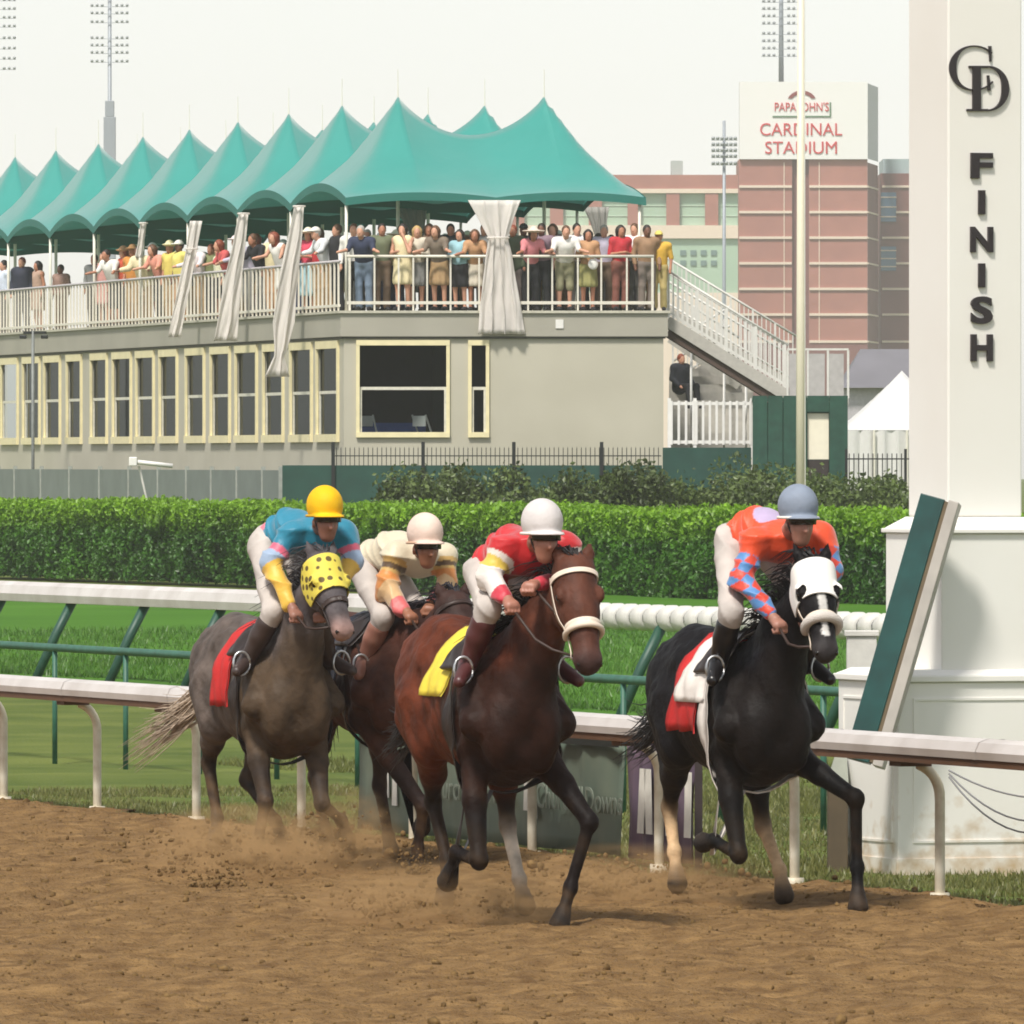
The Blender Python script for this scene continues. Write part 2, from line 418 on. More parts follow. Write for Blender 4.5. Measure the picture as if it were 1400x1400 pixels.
def banner(px0, px1, m, z0, z1, mm, label, waves):
    t0, t1 = rail_t(px0, m), rail_t(px1, m)
    o = thing('banner', label, 'banner', rail_pt((t0 + t1) / 2, m, 0), group=None)
    for side in (0, 1):
        pass
    mb = MB(); n = 40
    P = [[rail_pt(t0 + (t1 - t0) * i / n, m + 0.02 * math.sin(i * waves + z * 3) + 0.012 * math.sin(i * 2.3), z) for z in np.linspace(z1, z0, 9)] for i in range(n + 1)]
    mb.grid(P); ob = mb.build('cloth', mm, o, smooth=True)
    sm = ob.modifiers.new('thickness', 'SOLIDIFY'); sm.thickness = 0.006
    return o, t0, t1
M_BAN = mat('banner_greygreen', lin((86, 102, 90)), 0.7, scale=2.5, col2=lin((104, 114, 98)))
M_BANP = mat('banner_mauve', lin((74, 64, 84)), 0.7, scale=2.5, col2=lin((106, 86, 98)))
M_BANTOP = mat('banner_band_dark', lin((30, 34, 30)), 0.7)
M_BANW = mat('banner_print_white', lin((216, 214, 206)), 0.7)
M_BANG = mat('banner_print_grey', lin((132, 142, 128)), 0.7)
bo, b0, b1 = banner(488, 852, 0.18, 0.06, 0.80, M_BAN, 'long grey-green banner with white lettering and twin spires under the rail', 0.6)
mb = MB(); mb.bar(rail_pt(b0, 0.14, 0.80), rail_pt(b1, 0.14, 0.80), 0.02, 0.07); mb.build('top_band', M_BANTOP, bo)
def spires(px, parent):
    for k, (dx, h) in enumerate(((0, .34), (11, .40))):
        t = rail_t(px + dx, 0.12); c = rail_pt(t, 0.135, 0.30 - k * .05)
        w = RD * 0.05
        mb = MB(); mb.poly_extrude([c - w, c + w, c + w * .7 + Vector((0, 0, h * .55)), c + Vector((0, 0, h)), c - w * .7 + Vector((0, 0, h * .55))], RN * 0.006)
        mb.build('spire_print', M_BANW, parent)
spires(525, bo); spires(716, bo)
for pc, s_ in ((612, 'Churchill'), (672, 'Downs'), (762, 'Churchill'), (822, 'Downs')):
    t = rail_t(pc, 0.12); text_on('lettering', s_, 0.24, rail_pt(t, 0.135, 0.40), RD, (0, 0, 1), M_BANG, bo, sx=1.0)
po, p0, p1 = banner(858, 950, 0.18, 0.05, 0.80, M_BANP, 'short mauve banner with tall white stripes beside the grey-green banner', 0.9)
for px, sl in ((872, .05), (884, -.03), (896, .05), (911, -.02), (936, .02)):
    t = rail_t(px, 0.12); c = rail_pt(t, 0.135, 0.22); w = RD * 0.055
    mb = MB(); mb.poly_extrude([c - w, c + w, c + w + RD * sl + Vector((0, 0, .42)), c - w + RD * sl + Vector((0, 0, .42))], RN * 0.006); mb.build('stripe_print', M_BANW, po)
mb = MB(); t = rail_t(955, 0.2); mb.bar(rail_pt(t, 0.2, -0.05), rail_pt(t, 0.2, 0.84), 0.05); mb.build('stake', mat('stake_dark', (.03, .02, .02), .7), po)

# ------------------------------------------------------------------ finish tower
TC = Vector((2.909, 65.757, 0)); TD, TN = RD, RN     # axes: TD faces down the track, TN to the infield
tower = thing('finish_tower', 'white square finish tower with CD emblem and FINISH lettering on a stepped plinth', 'tower', TC)
M_TOW = mat('tower_paint', lin((238, 236, 230)), 0.5, scale=0.7, col2=lin((230, 226, 218)), bump=0.08, bscale=3)
_nt = M_TOW.node_tree; _b = _nt.nodes['Principled BSDF']; _src = _b.inputs['Base Color'].links[0].from_socket
_g = _nt.nodes.new('ShaderNodeNewGeometry'); _sx = _nt.nodes.new('ShaderNodeSeparateXYZ'); _nt.links.new(_g.outputs['Position'], _sx.inputs[0])
_mr = _nt.nodes.new('ShaderNodeMapRange'); _mr.inputs[1].default_value = .75; _mr.inputs[2].default_value = 0.0; _mr.inputs[3].default_value = -.75; _mr.inputs[4].default_value = .55; _nt.links.new(_sx.outputs[2], _mr.inputs[0])
_n = _nt.nodes.new('ShaderNodeTexNoise'); _n.inputs['Scale'].default_value = 9; _n.inputs['Detail'].default_value = 8; _nt.links.new(_g.outputs['Position'], _n.inputs['Vector'])
_a = _nt.nodes.new('ShaderNodeMath'); _a.operation = 'ADD'; _a.use_clamp = True; _nt.links.new(_mr.outputs[0], _a.inputs[0])
_n2 = _nt.nodes.new('ShaderNodeMapRange'); _n2.inputs[1].default_value = .4; _n2.inputs[2].default_value = .75; _n2.inputs[3].default_value = -.2; _n2.inputs[4].default_value = .6; _nt.links.new(_n.outputs['Fac'], _n2.inputs[0]); _nt.links.new(_n2.outputs[0], _a.inputs[1])
_m = _nt.nodes.new('ShaderNodeMix'); _m.data_type = 'RGBA'; _nt.links.new(_a.outputs[0], _m.inputs[0]); _nt.links.new(_src, _m.inputs[6]); _m.inputs[7].default_value = (*lin((186, 158, 118)), 1); _nt.links.new(_m.outputs[2], _b.inputs['Base Color'])
def tbox(mb, a, b, z0, z1, a2=None, b2=None):
    a2 = a if a2 is None else a2; b2 = b if b2 is None else b2
    V = [TC + TD * (sa * a) + TN * (sb * b) + Vector((0, 0, z0)) for sa, sb in ((-1, -1), (1, -1), (1, 1), (-1, 1))] + \
        [TC + TD * (sa * a2) + TN * (sb * b2) + Vector((0, 0, z1)) for sa, sb in ((-1, -1), (1, -1), (1, 1), (-1, 1))]
    mb.add(V, [(0, 1, 5, 4), (1, 2, 6, 5), (2, 3, 7, 6), (3, 0, 4, 7), (4, 5, 6, 7), (3, 2, 1, 0)])
mb = MB(); tbox(mb, .505, .673, 0.02, 1.22); mb.build('plinth', M_TOW, tower, bevel=0.008)
mb = MB(); tbox(mb, .53, .70, 1.222, 1.262); tbox(mb, .52, .69, 1.262, 1.30, .47, .60); mb.build('plinth_cap', M_TOW, tower, bevel=0.006)
mb = MB(); tbox(mb, .515, .683, -0.04, 0.10); mb.build('skirting', M_TOW, tower)
# recessed panel mouldings on the plinth faces
def face_rect(mb, face, u0, u1, z0, z1, a, b, w=0.016, out=0.008):
    for (ua, ub, za, zb) in ((u0, u1, z1 - w, z1), (u0, u1, z0, z0 + w), (u0, u0 + w, z0 + w, z1 - w), (u1 - w, u1, z0 + w, z1 - w)):
        if face == 'd': mb.obox(TC + TD * (a + out / 2) + TN * ((ua + ub) / 2) + Vector((0, 0, (za + zb) / 2)), TD * (out / 2), TN * ((ub - ua) / 2), Vector((0, 0, (zb - za) / 2)))
        else: mb.obox(TC - TN * (b + out / 2) + TD * ((ua + ub) / 2) + Vector((0, 0, (za + zb) / 2)), TN * (out / 2), TD * ((ub - ua) / 2), Vector((0, 0, (zb - za) / 2)))
mb = MB(); face_rect(mb, 'd', -.57, .57, .2, 1.12, .505, .673); mb.build('panel_moulding', M_TOW, tower)
mb = MB(); face_rect(mb, 'n', -.42, .42, .2, 1.12, .505, .673); mb.build('panel_moulding', M_TOW, tower)
mb = MB(); tbox(mb, .466, .359, 1.295, 2.165); mb.build('pedestal', M_TOW, tower, bevel=0.008)
mb = MB(); tbox(mb, .49, .383, 2.167, 2.195); tbox(mb, .475, .37, 2.195, 2.27, .345, .272); mb.build('pedestal_cap', M_TOW, tower, bevel=0.006)
mb = MB(); tbox(mb, .33, .257, 2.272, 7.6); mb.build('shaft', M_TOW, tower, bevel=0.012)
mb = MB(); tbox(mb, .36, .287, 7.6, 7.7); tbox(mb, .40, .33, 7.7, 7.8); tbox(mb, .40, .33, 7.8, 8.25, .02, .02); mb.build('cap', M_TOW, tower)
M_LET = mat('letter_dark', lin((46, 40, 42)), 0.5)
def tface(px, py, out=0.0):    # a point on the shaft face that carries the letters
    u = -.257 + (px - 1296.0) / 102.0 * .514
    p = TC + TD * (.33 + out) + TN * u
    return Vector((p.x, p.y, CAMZ + (HY - py) / F * p.y))
for ch, y0, y1, w in (('F', 209, 244, 30), ('I', 260, 293, 9), ('N', 310, 345, 31), ('I', 360, 393, 9), ('S', 405, 443, 30), ('H', 457, 494, 30)):
    me = text_mesh(ch, 1.0, 0.012, 0.035)
    co = np.array([v.co for v in me.vertices]); lo_, hi_ = co.min(0), co.max(0); c_ = (lo_ + hi_) / 2
    W = (w / 102.0 * .514) / (hi_[0] - lo_[0]); Hh = ((y1 - y0) / 214.6) / (hi_[1] - lo_[1])
    for v in me.vertices: v.co = ((v.co.x - c_[0]) * W, (v.co.y - c_[1]) * Hh, v.co.z)
    ctr = tface(1341.5, (y0 + y1) / 2, 0.009)
    Mx = Matrix((TN.to_4d(), Vector((0, 0, 1, 0)), TD.to_4d(), (0, 0, 0, 1))).transposed()
    Mx = Matrix(((TN.x, 0, TD.x, ctr.x), (TN.y, 0, TD.y, ctr.y), (0, 1, 0, ctr.z), (0, 0, 0, 1)))
    link('letter', me, M_LET, tower, wm(tower).inverted() @ Mx)
def strip(mb, outer, inner, d):
    n = len(outer)
    for i in range(n - 1):
        mb.poly_extrude([outer[i], outer[i + 1], inner[i + 1], inner[i]], d)
dep = TD * 0.014
mb = MB(); cx, cy, rx, ry = 1331, 93, 34, 31; out_, in_ = [], []
for a in np.linspace(math.radians(42), math.radians(322), 40):
    th = 2.2 + 7.5 * max(0, -math.cos(a)) ** 1.6
    out_.append(tface(cx + rx * math.cos(a), cy - ry * math.sin(a))); in_.append(tface(cx + (rx - th) * math.cos(a), cy - (ry - th * .45 - .8) * math.sin(a)))
strip(mb, out_, in_, dep)
mb.poly_extrude([tface(1351, 63), tface(1355, 63), tface(1355, 84), tface(1352.5, 84)], dep)
mb.poly_extrude([tface(1349, 103), tface(1352, 103), tface(1354, 124), tface(1350, 124)], dep)
mb.build('letter', M_LET, tower)
dep = TD * 0.019
mb = MB(); out_, in_ = [], []
for a in np.linspace(math.radians(90), math.radians(-90), 30):
    th = 2.4 + 7.5 * max(0, math.cos(a)) ** 1.5
    out_.append(tface(1350 + 29 * math.cos(a), 121 - 31 * math.sin(a))); in_.append(tface(1350 + (29 - th) * math.cos(a), 121 - (31 - th * .45 - 1.2) * math.sin(a)))
strip(mb, out_, in_, dep)
mb.poly_extrude([tface(1329, 90), tface(1340, 90), tface(1340, 152), tface(1329, 152)], dep)
for q in ((1324, 1350, 90, 93), (1321, 1350, 149, 152)):
    mb.poly_extrude([tface(q[0], q[2]), tface(q[1], q[2]), tface(q[1], q[3]), tface(q[0], q[3])], TD * 0.017)
mb.build('letter', M_LET, tower)

# ------------------------------------------------------------------ leaning photo-finish mirror board
bz = ground(1150, 1188)
board = thing('finish_mirror', 'tall narrow dark green board leaning back beside the white finish tower', 'mirror', bz)
A = at(1188, 1040, 64.75); Bt = at(1290, 684, 65.0); Bt = Vector((Bt.x, A.y + (Bt.x - A.x) * 0.30, Bt.z))
ax = (Bt - A).normalized(); A = A - ax * 0.02
M_BGREEN = mat('board_green', lin((20, 66, 62)), 0.35, scale=6, var=0.3)
M_BGREY = mat('board_grey', lin((170, 164, 156)), 0.5, scale=6)
sd_ = Vector((1, -0.15, 0)); sd_ = (sd_ - ax * sd_.dot(ax)).normalized(); nn = ax.cross(sd_).normalized()
if nn.y > 0: nn = -nn
mb = MB(); mb.obox((A + Bt) / 2 - sd_ * 0.068, ax * ((Bt - A).length / 2), sd_ * 0.080, nn * 0.07); mb.build('green_face', M_BGREEN, board, bevel=0.006)
mb = MB(); mb.obox((A + Bt) / 2 + sd_ * 0.025, ax * ((Bt - A).length / 2 - .01), sd_ * 0.0125, nn * 0.062); mb.build('edge_strip', mat('board_brown', lin((98, 84, 60)), .6), board)
mb = MB(); mb.obox((A + Bt) / 2 + sd_ * 0.0715, ax * ((Bt - A).length / 2 + .005), sd_ * 0.034, nn * 0.08); mb.build('housing', M_BGREY, board, bevel=0.006)
M_BSTAND = mat('stand_grey', lin((128, 132, 120)), 0.6, scale=5, var=0.2)
g0 = ground(1172, 1186)
mb = MB(); mb.box(g0.x - .085, g0.x + .075, g0.y - .1, g0.y + .1, -0.03, 0.62); mb.build('stand', M_BSTAND, board, bevel=0.01)
g1 = ground(1145, 1190)
mb = MB(); mb.box(g1.x - .065, g1.x + .065, g1.y - .08, g1.y + .08, -0.03, .56); mb.build('stand_foot', mat('stand_brown', lin((82, 70, 52)), .7, scale=9), board, bevel=0.01)
mb = MB(); mb.add([(g1.x - .07, g1.y - .07, .562), (g1.x + .07, g1.y - .07, .562), (g1.x + .06, g1.y + .07, .75), (g1.x - .01, g1.y + .07, .75), (g1.x - .07, g1.y + .09, .562), (g1.x + .07, g1.y + .09, .562)], [(0, 1, 2, 3), (4, 3, 2, 5), (0, 3, 4), (1, 5, 2), (0, 4, 5, 1)]); mb.build('stand_hood', M_BSTAND, board)
# small white box fence post group at the tower's near side
wp = ground(1160, 1175)
wpost = thing('white_post', 'short grey-white square post standing behind the leaning green board', 'post', wp)
mb = MB(); pz = at(1178, 870, wp.y + .9); mb.box(pz.x - .1, pz.x + .1, pz.y - .08, pz.y + .08, -0.03, pz.z); mb.build('shaft', M_WHITE2, wpost, bevel=0.008)
mb = MB(); mb.box(pz.x - .115, pz.x + .115, pz.y - .095, pz.y + .095, pz.z + .001, pz.z + .04); mb.build('cap', M_WHITE2, wpost, bevel=0.006)

# ------------------------------------------------------------------ low green pipe fence and the turf-course rail
gf = thing('pipe_fence', 'low dark green pipe fence on thin posts between dirt track and turf', 'fence', rail_pt(0, 3.77))
mb = MB(); mb.tube([rail_pt(t, 3.77, .99) for t in np.linspace(-14, 40, 28)], 0.035, 8); mb.build('pipe', M_GREEN2, gf, smooth=True)
pm = MB(); pm.tube([(0, 0, -.05), (0, 0, .965)], 0.024, 8); pm = pm.mesh('post', True)
t75 = rail_t(75, 3.77)
for k in range(-6, 19):
    link('post', pm, M_GREEN2, gf, wm(gf).inverted() @ Matrix.Translation(rail_pt(t75 + k * 2.0, 3.77)))
TM = 13.9
tr = thing('turf_rail', 'white turf course rail on slanted dark green supports before the hedge', 'rail', rail_pt(0, TM))
ts_plain = rail_t(560, TM)
prof = [(-.11, .93), (-.13, 1.02), (-.09, 1.12), (0, 1.165), (.09, 1.12), (.12, 1.02), (.10, .93)]
mb = MB(); mb.grid([[rail_pt(t, TM + a, b) for a, b in prof] for t in np.linspace(-60, ts_plain, 30)]); mb.build('rail_cover', M_RAIL, tr)
mb = MB(); mb.bar(rail_pt(-60, TM, .935), rail_pt(ts_plain, TM, .935), .19, .02); mb.build('rail_base', M_RAIL, tr)
seg = MB()
rr = [(-.14, .095), (-.12, .125), (-.05, .14), (.05, .14), (.12, .125), (.14, .095)]
seg.tube([RD * a for a, _ in rr], [b for _, b in rr], 12); segm = seg.mesh('pad_segment', True)
t = ts_plain + 0.2
while t < rail_t(1420, TM) + 2:
    link('pad_segment', segm, M_WHITE2, tr, wm(tr).inverted() @ Matrix.Translation(rail_pt(t, TM, 1.03))); t += 0.385
mb = MB(); mb.tube([rail_pt(ts_plain - .1, TM, 1.03), rail_pt(rail_t(1420, TM) + 2, TM, 1.03)], .085, 10); mb.build('core_pipe', mat('pad_core', (.12, .12, .12), .6), tr, smooth=True)
sup = MB(); sup.tube([Vector((0, 0, .96)), -RN * .22 + Vector((0, 0, .55)), -RN * .50 + Vector((0, 0, -.05))], [.06, .056, .055], 8); supm = sup.mesh('support', True)
t0_ = rail_t(100, TM)
SPT = rail_t(200, TM) - rail_t(100, TM)
for k in range(-8, 16):
    link('support', supm, M_GREEN, tr, wm(tr).inverted() @ Matrix.Translation(rail_pt(t0_ + k * SPT, TM)))
# ------------------------------------------------------------------ vegetation
def leaf_cloud(centres, size, jitter_dir=None, seed=1, colfn=None, aspect=0.6):
    """one small bent leaf (two triangles folded) per centre"""
    rs = np.random.default_rng(seed); n = len(centres)
    d = rs.normal(size=(n, 3)); d[:, 2] = np.abs(d[:, 2]) * .6 + .1; d /= np.linalg.norm(d, axis=1, keepdims=True)
    a = np.cross(d, rs.normal(size=(n, 3))); a /= np.linalg.norm(a, axis=1, keepdims=True); b = np.cross(d, a)
    s = size * (0.6 + 0.8 * rs.random((n, 1)))
    V = np.stack([centres - a * s * .5, centres + b * s * aspect * .5 + d * s * .08, centres + a * s * .5, centres - b * s * aspect * .5 + d * s * .08], 1).reshape(-1, 3)
    return V, np.arange(4 * n).reshape(n, 4)
M_LEAF = vmat('hedge_leaves', 0.45, 0.0, var=0.25, scale=3, trans=0.3)
M_WOOD = mat('twig_brown', lin((70, 56, 40)), .8)
hm = 46.4; HW = 1.3
h0, h1 = rail_t(-60, hm) , rail_t(1330, hm)
hedge = thing('hedge', 'long clipped green hedge with bright new growth on top behind the turf course', 'hedge', rail_pt((h0 + h1) / 2, hm))
def hedge_pts(n, seed):
    rs = np.random.default_rng(seed); L = h1 - h0
    t = h0 + rs.random(n) * L
    which = rs.random(n)
    m_ = np.where(which < .62, rs.random(n) ** 2.2 * .5, np.where(which < .95, rs.random(n) * HW, HW - rs.random(n) * .2))
    zt = 1.66 + fbm(t, t * 0, 3, [(0.25, .10), (1.1, .10), (3, .06)])
    z = np.where((which >= .62) & (which < .95), zt - rs.random(n) ** 2 * .3 + rs.random(n) ** 6 * .12, rs.random(n) ** .8 * zt)
    m_ = m_ + fbm(t, z, 9, [(0.4, .35), (1.3, .35), (3.2, .25)]) * np.where(which < .62, 1, .2)
    return t, m_, z, zt
t_, m_, z_, zt_ = hedge_pts(170000, 21)
P = np.array(R0)[None] + t_[:, None] * np.array(RD) + (hm + m_)[:, None] * np.array(RN); P[:, 2] = z_
V, Q = leaf_cloud(P, 0.11, seed=4)
rs = np.random.default_rng(8)
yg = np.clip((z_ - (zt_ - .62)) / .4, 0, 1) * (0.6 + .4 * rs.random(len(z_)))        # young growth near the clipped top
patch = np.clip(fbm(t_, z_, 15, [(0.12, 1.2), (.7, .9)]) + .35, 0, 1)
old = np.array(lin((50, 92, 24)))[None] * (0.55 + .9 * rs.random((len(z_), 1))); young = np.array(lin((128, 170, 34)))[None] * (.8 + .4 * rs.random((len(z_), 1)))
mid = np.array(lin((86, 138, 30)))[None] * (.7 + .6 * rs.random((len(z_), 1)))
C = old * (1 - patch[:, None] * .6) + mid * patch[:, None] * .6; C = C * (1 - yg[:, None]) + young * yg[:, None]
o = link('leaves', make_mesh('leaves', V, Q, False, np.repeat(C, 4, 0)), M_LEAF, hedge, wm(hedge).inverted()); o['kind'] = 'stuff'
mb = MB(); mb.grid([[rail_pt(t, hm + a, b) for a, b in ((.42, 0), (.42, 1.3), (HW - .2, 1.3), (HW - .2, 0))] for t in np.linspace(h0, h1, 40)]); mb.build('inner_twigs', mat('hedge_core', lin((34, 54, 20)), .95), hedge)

def shrub(name, label, c, rx, ry, h, n, cols, seed, group, leaf=.1, flowers=0):
    rs = np.random.default_rng(seed)
    o = thing(name, label, 'shrub', c, group=group)
    nb = 12
    cl = np.stack([rs.normal(size=nb) * rx * .45, rs.normal(size=nb) * ry * .45, h * (.35 + .5 * rs.random(nb))], 1)
    cr = (.25 + .3 * rs.random(nb)) * h * .55
    w = rs.integers(0, nb, n); u = rs.normal(size=(n, 3)); u /= np.linalg.norm(u, axis=1, keepdims=True)
    P = cl[w] + u * (cr[w] * rs.random(n) ** .4)[:, None]
    shoots = rs.random(n) < .06; P[shoots, 2] += rs.random(shoots.sum()) * .3
    P = P[(P[:, 2] > .05)]
    P = P + np.array(c)
    V, Q = leaf_cloud(P, leaf, seed=seed + 1)
    k = rs.random((len(P), 1)); CC = np.array(cols[0])[None] * (1 - k) + np.array(cols[1])[None] * k
    CC *= (.7 + .6 * rs.random((nb, 1)))[w[:len(P)]]
    q = link('leaves', make_mesh('leaves', xf_world(V, o), Q, False, np.repeat(CC, 4, 0)), M_LEAF, o); q['kind'] = 'stuff'
    mb = MB()
    for i in range(5):
        a = cl[i]; mb.tube([Vector(c) + Vector((a[0] * .1, a[1] * .1, -.1)), Vector(c) + Vector(a) * .6, Vector(c) + Vector(a)], [.03, .02, .01], 6)
    mb.build('stems', M_WOOD, o)
    if flowers:
        mb = MB()
        for i in range(flowers):
            a = cl[rs.integers(nb)]; p = Vector(c) + Vector((a[0] + rs.normal() * .1, -abs(a[1]) - .15, h * (.75 + .3 * rs.random())))
            for s_ in (0, 1, 2):
                an = s_ * 1.05; mb.add([p + Vector((math.cos(an) * .06, 0, math.sin(an) * .06)), p + Vector((0, .03, 0)), p - Vector((math.cos(an) * .06, 0, math.sin(an) * .06)), p - Vector((0, .03, 0))], [(0, 1, 2, 3)])
        q = mb.build('flowers', mat('petals_white', (.8, .78, .76), .6), o); q['kind'] = 'stuff'
    return o
cols_s = (lin((58, 74, 34)), lin((104, 122, 62)))
lab_s = ['dusky green shrub in front of the dark green screen, %s', ]
where = ['at its left end beside the fence post', 'under the narrow side window', 'right of the narrow window below the plain wall', 'below the white curtain hem', 'under the small white wall plate', 'below the far corner of the pale wall', 'before the white picket gate', 'under the seated man by the gate', 'left of the flagpole before the green kiosk', 'at the foot of the flagpole', 'under the white notice panel', 'at the right edge of the green kiosk', 'before the black iron fence and white marquee', 'against the black fence beside the finish tower']
for i, px in enumerate((566, 622, 670, 722, 772, 826, 880, 930, 985, 1035, 1080, 1125, 1180, 1228)):
    Y = 222 + (i % 3) * 1.2; g = Vector(((px - CX) / F * Y, Y, 0))
    shrub('shrub', 'loose dusky green shrub ' + where[i], g, .85, .6, (2.45, 2.3, 2.55, 2.2, 2.35, 2.4)[i % 6], 5200, cols_s, 100 + i, 'shrubs between hedge and green screen', flowers=(3 if i in (7, 8) else 0), leaf=.12)
where2 = ['furthest from the yellow helmet', 'below the white barrier arm', 'between the barrier arm and the green screen', 'beside the dark green screen']
for i, px in enumerate((118, 215, 300, 355)):
    Y = 236 + i; g = Vector(((px - CX) / F * Y, Y, 0))
    shrub('flower_bush', 'white-flowered bush just showing over the hedge ' + where2[i], g, .8, .4, 1.52, 700, cols_s, 200 + i, 'flowering bushes behind the hedge', flowers=12, leaf=.1)
# grass blades on the verge near the rail and along the turf
def blades(name, n, t0, t1, m0, m1, h, cols, seed, zf=0.0):
    rs = np.random.default_rng(seed)
    t = t0 + rs.random(n) * (t1 - t0); m = m0 + rs.random(n) ** 1.3 * (m1 - m0)
    keep = fbm(t, m, seed, [(0.6, 1), (2.2, .8)]) > -.35; t, m = t[keep], m[keep]; n = len(t)
    B = np.array(R0)[None] + t[:, None] * np.array(RD) + m[:, None] * np.array(RN); B[:, 2] = zf - .03
    an = rs.random(n) * 6.28; w = .007 + .006 * rs.random(n); hh = h * (.5 + rs.random(n))
    s = np.stack([np.cos(an), np.sin(an), 0 * an], 1) * w[:, None]
    tip = B + np.stack([rs.normal(size=n) * hh * .35, rs.normal(size=n) * hh * .35, hh], 1)
    V = np.stack([B - s, B + s, tip], 1).reshape(-1, 3); Q = np.arange(3 * n).reshape(n, 3)
    k = rs.random((n, 1)); C = np.array(cols[0])[None] * (1 - k) + np.array(cols[1])[None] * k
    o = link(name, make_mesh(name, V, Q, False, np.repeat(C, 3, 0)), M_LEAF)
    tag(o, 'short olive grass growing on the verge behind the running rail', 'grass', kind='stuff'); return o
blades('verge_grass', 150000, -3, 26, -0.05, 7.0, .05, (lin((92, 98, 50)), lin((130, 128, 74))), 31)

o = blades('verge_grass', 110000, -10, 30, 5.0, 14.0, .06, (lin((92, 98, 50)), lin((122, 126, 66))), 32); o['label'] = 'sparse olive grass round the green pipe fence'
o = blades('turf_grass', 260000, -75, 60, 14.0, 46.0, .075, (lin((62, 102, 30)), lin((94, 132, 48))), 33, .05); o['label'] = 'bright green mown grass of the turf course'
# ------------------------------------------------------------------ dirt clods on the track and in the air
def lump_cloud(P, S, seed):
    rs = np.random.default_rng(seed); n = len(P)
    phi = (1 + 5 ** .5) / 2
    ico = np.array([(-1, phi, 0), (1, phi, 0), (-1, -phi, 0), (1, -phi, 0), (0, -1, phi), (0, 1, phi), (0, -1, -phi), (0, 1, -phi), (phi, 0, -1), (phi, 0, 1), (-phi, 0, -1), (-phi, 0, 1)]) / 1.9
    fa = np.array([(0, 11, 5), (0, 5, 1), (0, 1, 7), (0, 7, 10), (0, 10, 11), (1, 5, 9), (5, 11, 4), (11, 10, 2), (10, 7, 6), (7, 1, 8), (3, 9, 4), (3, 4, 2), (3, 2, 6), (3, 6, 8), (3, 8, 9), (4, 9, 5), (2, 4, 11), (6, 2, 10), (8, 6, 7), (9, 8, 1)])
    v = ico[None] * (.7 + .6 * rs.random((n, 12, 1))) * (S[:, None, None] * (.7 + .6 * rs.random((n, 1, 3))))
    V = (v + P[:, None]).reshape(-1, 3); Q = (fa[None] + 12 * np.arange(n)[:, None, None]).reshape(-1, 3)
    return V, Q
rs = np.random.default_rng(51); n = 62000
t = -4 + rs.random(n) * 46; m = -12.5 + rs.random(n) * 12.8
S = np.where(rs.random(n) < .16, np.clip(rs.lognormal(-4.75, .5, n), .004, .028), .002 + .006 * rs.random(n) ** 2)
P = np.array(R0)[None] + t[:, None] * np.array(RD) + m[:, None] * np.array(RN); P[:, 2] = dirt_z(t, m) + S * .2
keep = (np.abs(P[:, 0] / P[:, 1]) < .056) & (P[:, 1] > 46); V, Q = lump_cloud(P[keep], S[keep], 3)
o = link('dirt_clods', make_mesh('dirt_clods', V, Q, True), M_CLOD); tag(o, 'small clods of loose brown dirt strewn over the track', 'dirt', kind='stuff')
# ------------------------------------------------------------------ clubhouse with balcony
YF = 233.3
CL = Vector((-3.83, YF, 0)); CR = Vector((3.45, YF, 0))          # front wall corners
LD = Vector((-.2314, .9728, 0)).normalized()                      # along the left facade, going away
LNrm = Vector((-LD.y, LD.x, 0)); 
if LNrm.x > 0: LNrm = -LNrm                                       # outward normal of the left facade
FD, FN = Vector((1, 0, 0)), Vector((0, -1, 0))
DECK, LTOT = 6.05, 58.0
def left_t(px, off=0.0):
    k = (px - CX) / F; o = CL + LNrm * off
    return (o.x - k * o.y) / (k * LD.y - LD.x)
def left_pt(t, off=0.0, z=0.0): return CL + LD * t + LNrm * off + Vector((0, 0, z))
def front_pt(px, off=0.0, z=0.0): Y = YF - off; return Vector(((px - CX) / F * Y, Y, z))
def zf(py, Y=YF): return CAMZ + (HY - py) / F * Y
M_WALL = mat('stucco_grey', lin((178, 173, 156)), 0.9, scale=0.5, col2=lin((190, 185, 168)), bump=0.15, bscale=8)
M_FASC = mat('fascia_grey', lin((164, 160, 147)), 0.85, scale=0.6, var=.08)
M_FRAME = mat('frame_cream', lin((230, 218, 174)), 0.5, scale=4, var=.07)
M_SASH = mat('sash_white', lin((212, 208, 192)), 0.5)
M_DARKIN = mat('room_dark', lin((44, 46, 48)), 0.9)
gl = bpy.data.materials.new('window_glass'); gl.use_nodes = True; nt = gl.node_tree; nt.nodes.clear()
out = nt.nodes.new('ShaderNodeOutputMaterial'); g1_ = nt.nodes.new('ShaderNodeBsdfGlossy'); g1_.inputs['Roughness'].default_value = .03; g1_.inputs['Color'].default_value = (.8, .85, .85, 1)
t1_ = nt.nodes.new('ShaderNodeBsdfTransparent'); t1_.inputs['Color'].default_value = (.62, .66, .66, 1)
fr = nt.nodes.new('ShaderNodeFresnel'); fr.inputs['IOR'].default_value = 1.09; mx = nt.nodes.new('ShaderNodeMixShader')
nt.links.new(fr.outputs[0], mx.inputs[0]); nt.links.new(t1_.outputs[0], mx.inputs[1]); nt.links.new(g1_.outputs[0], mx.inputs[2]); nt.links.new(mx.outputs[0], out.inputs[0])
M_GLASS = gl
club = thing('clubhouse', 'long grey stucco clubhouse with cream framed windows under a tented balcony', 'building', CL)
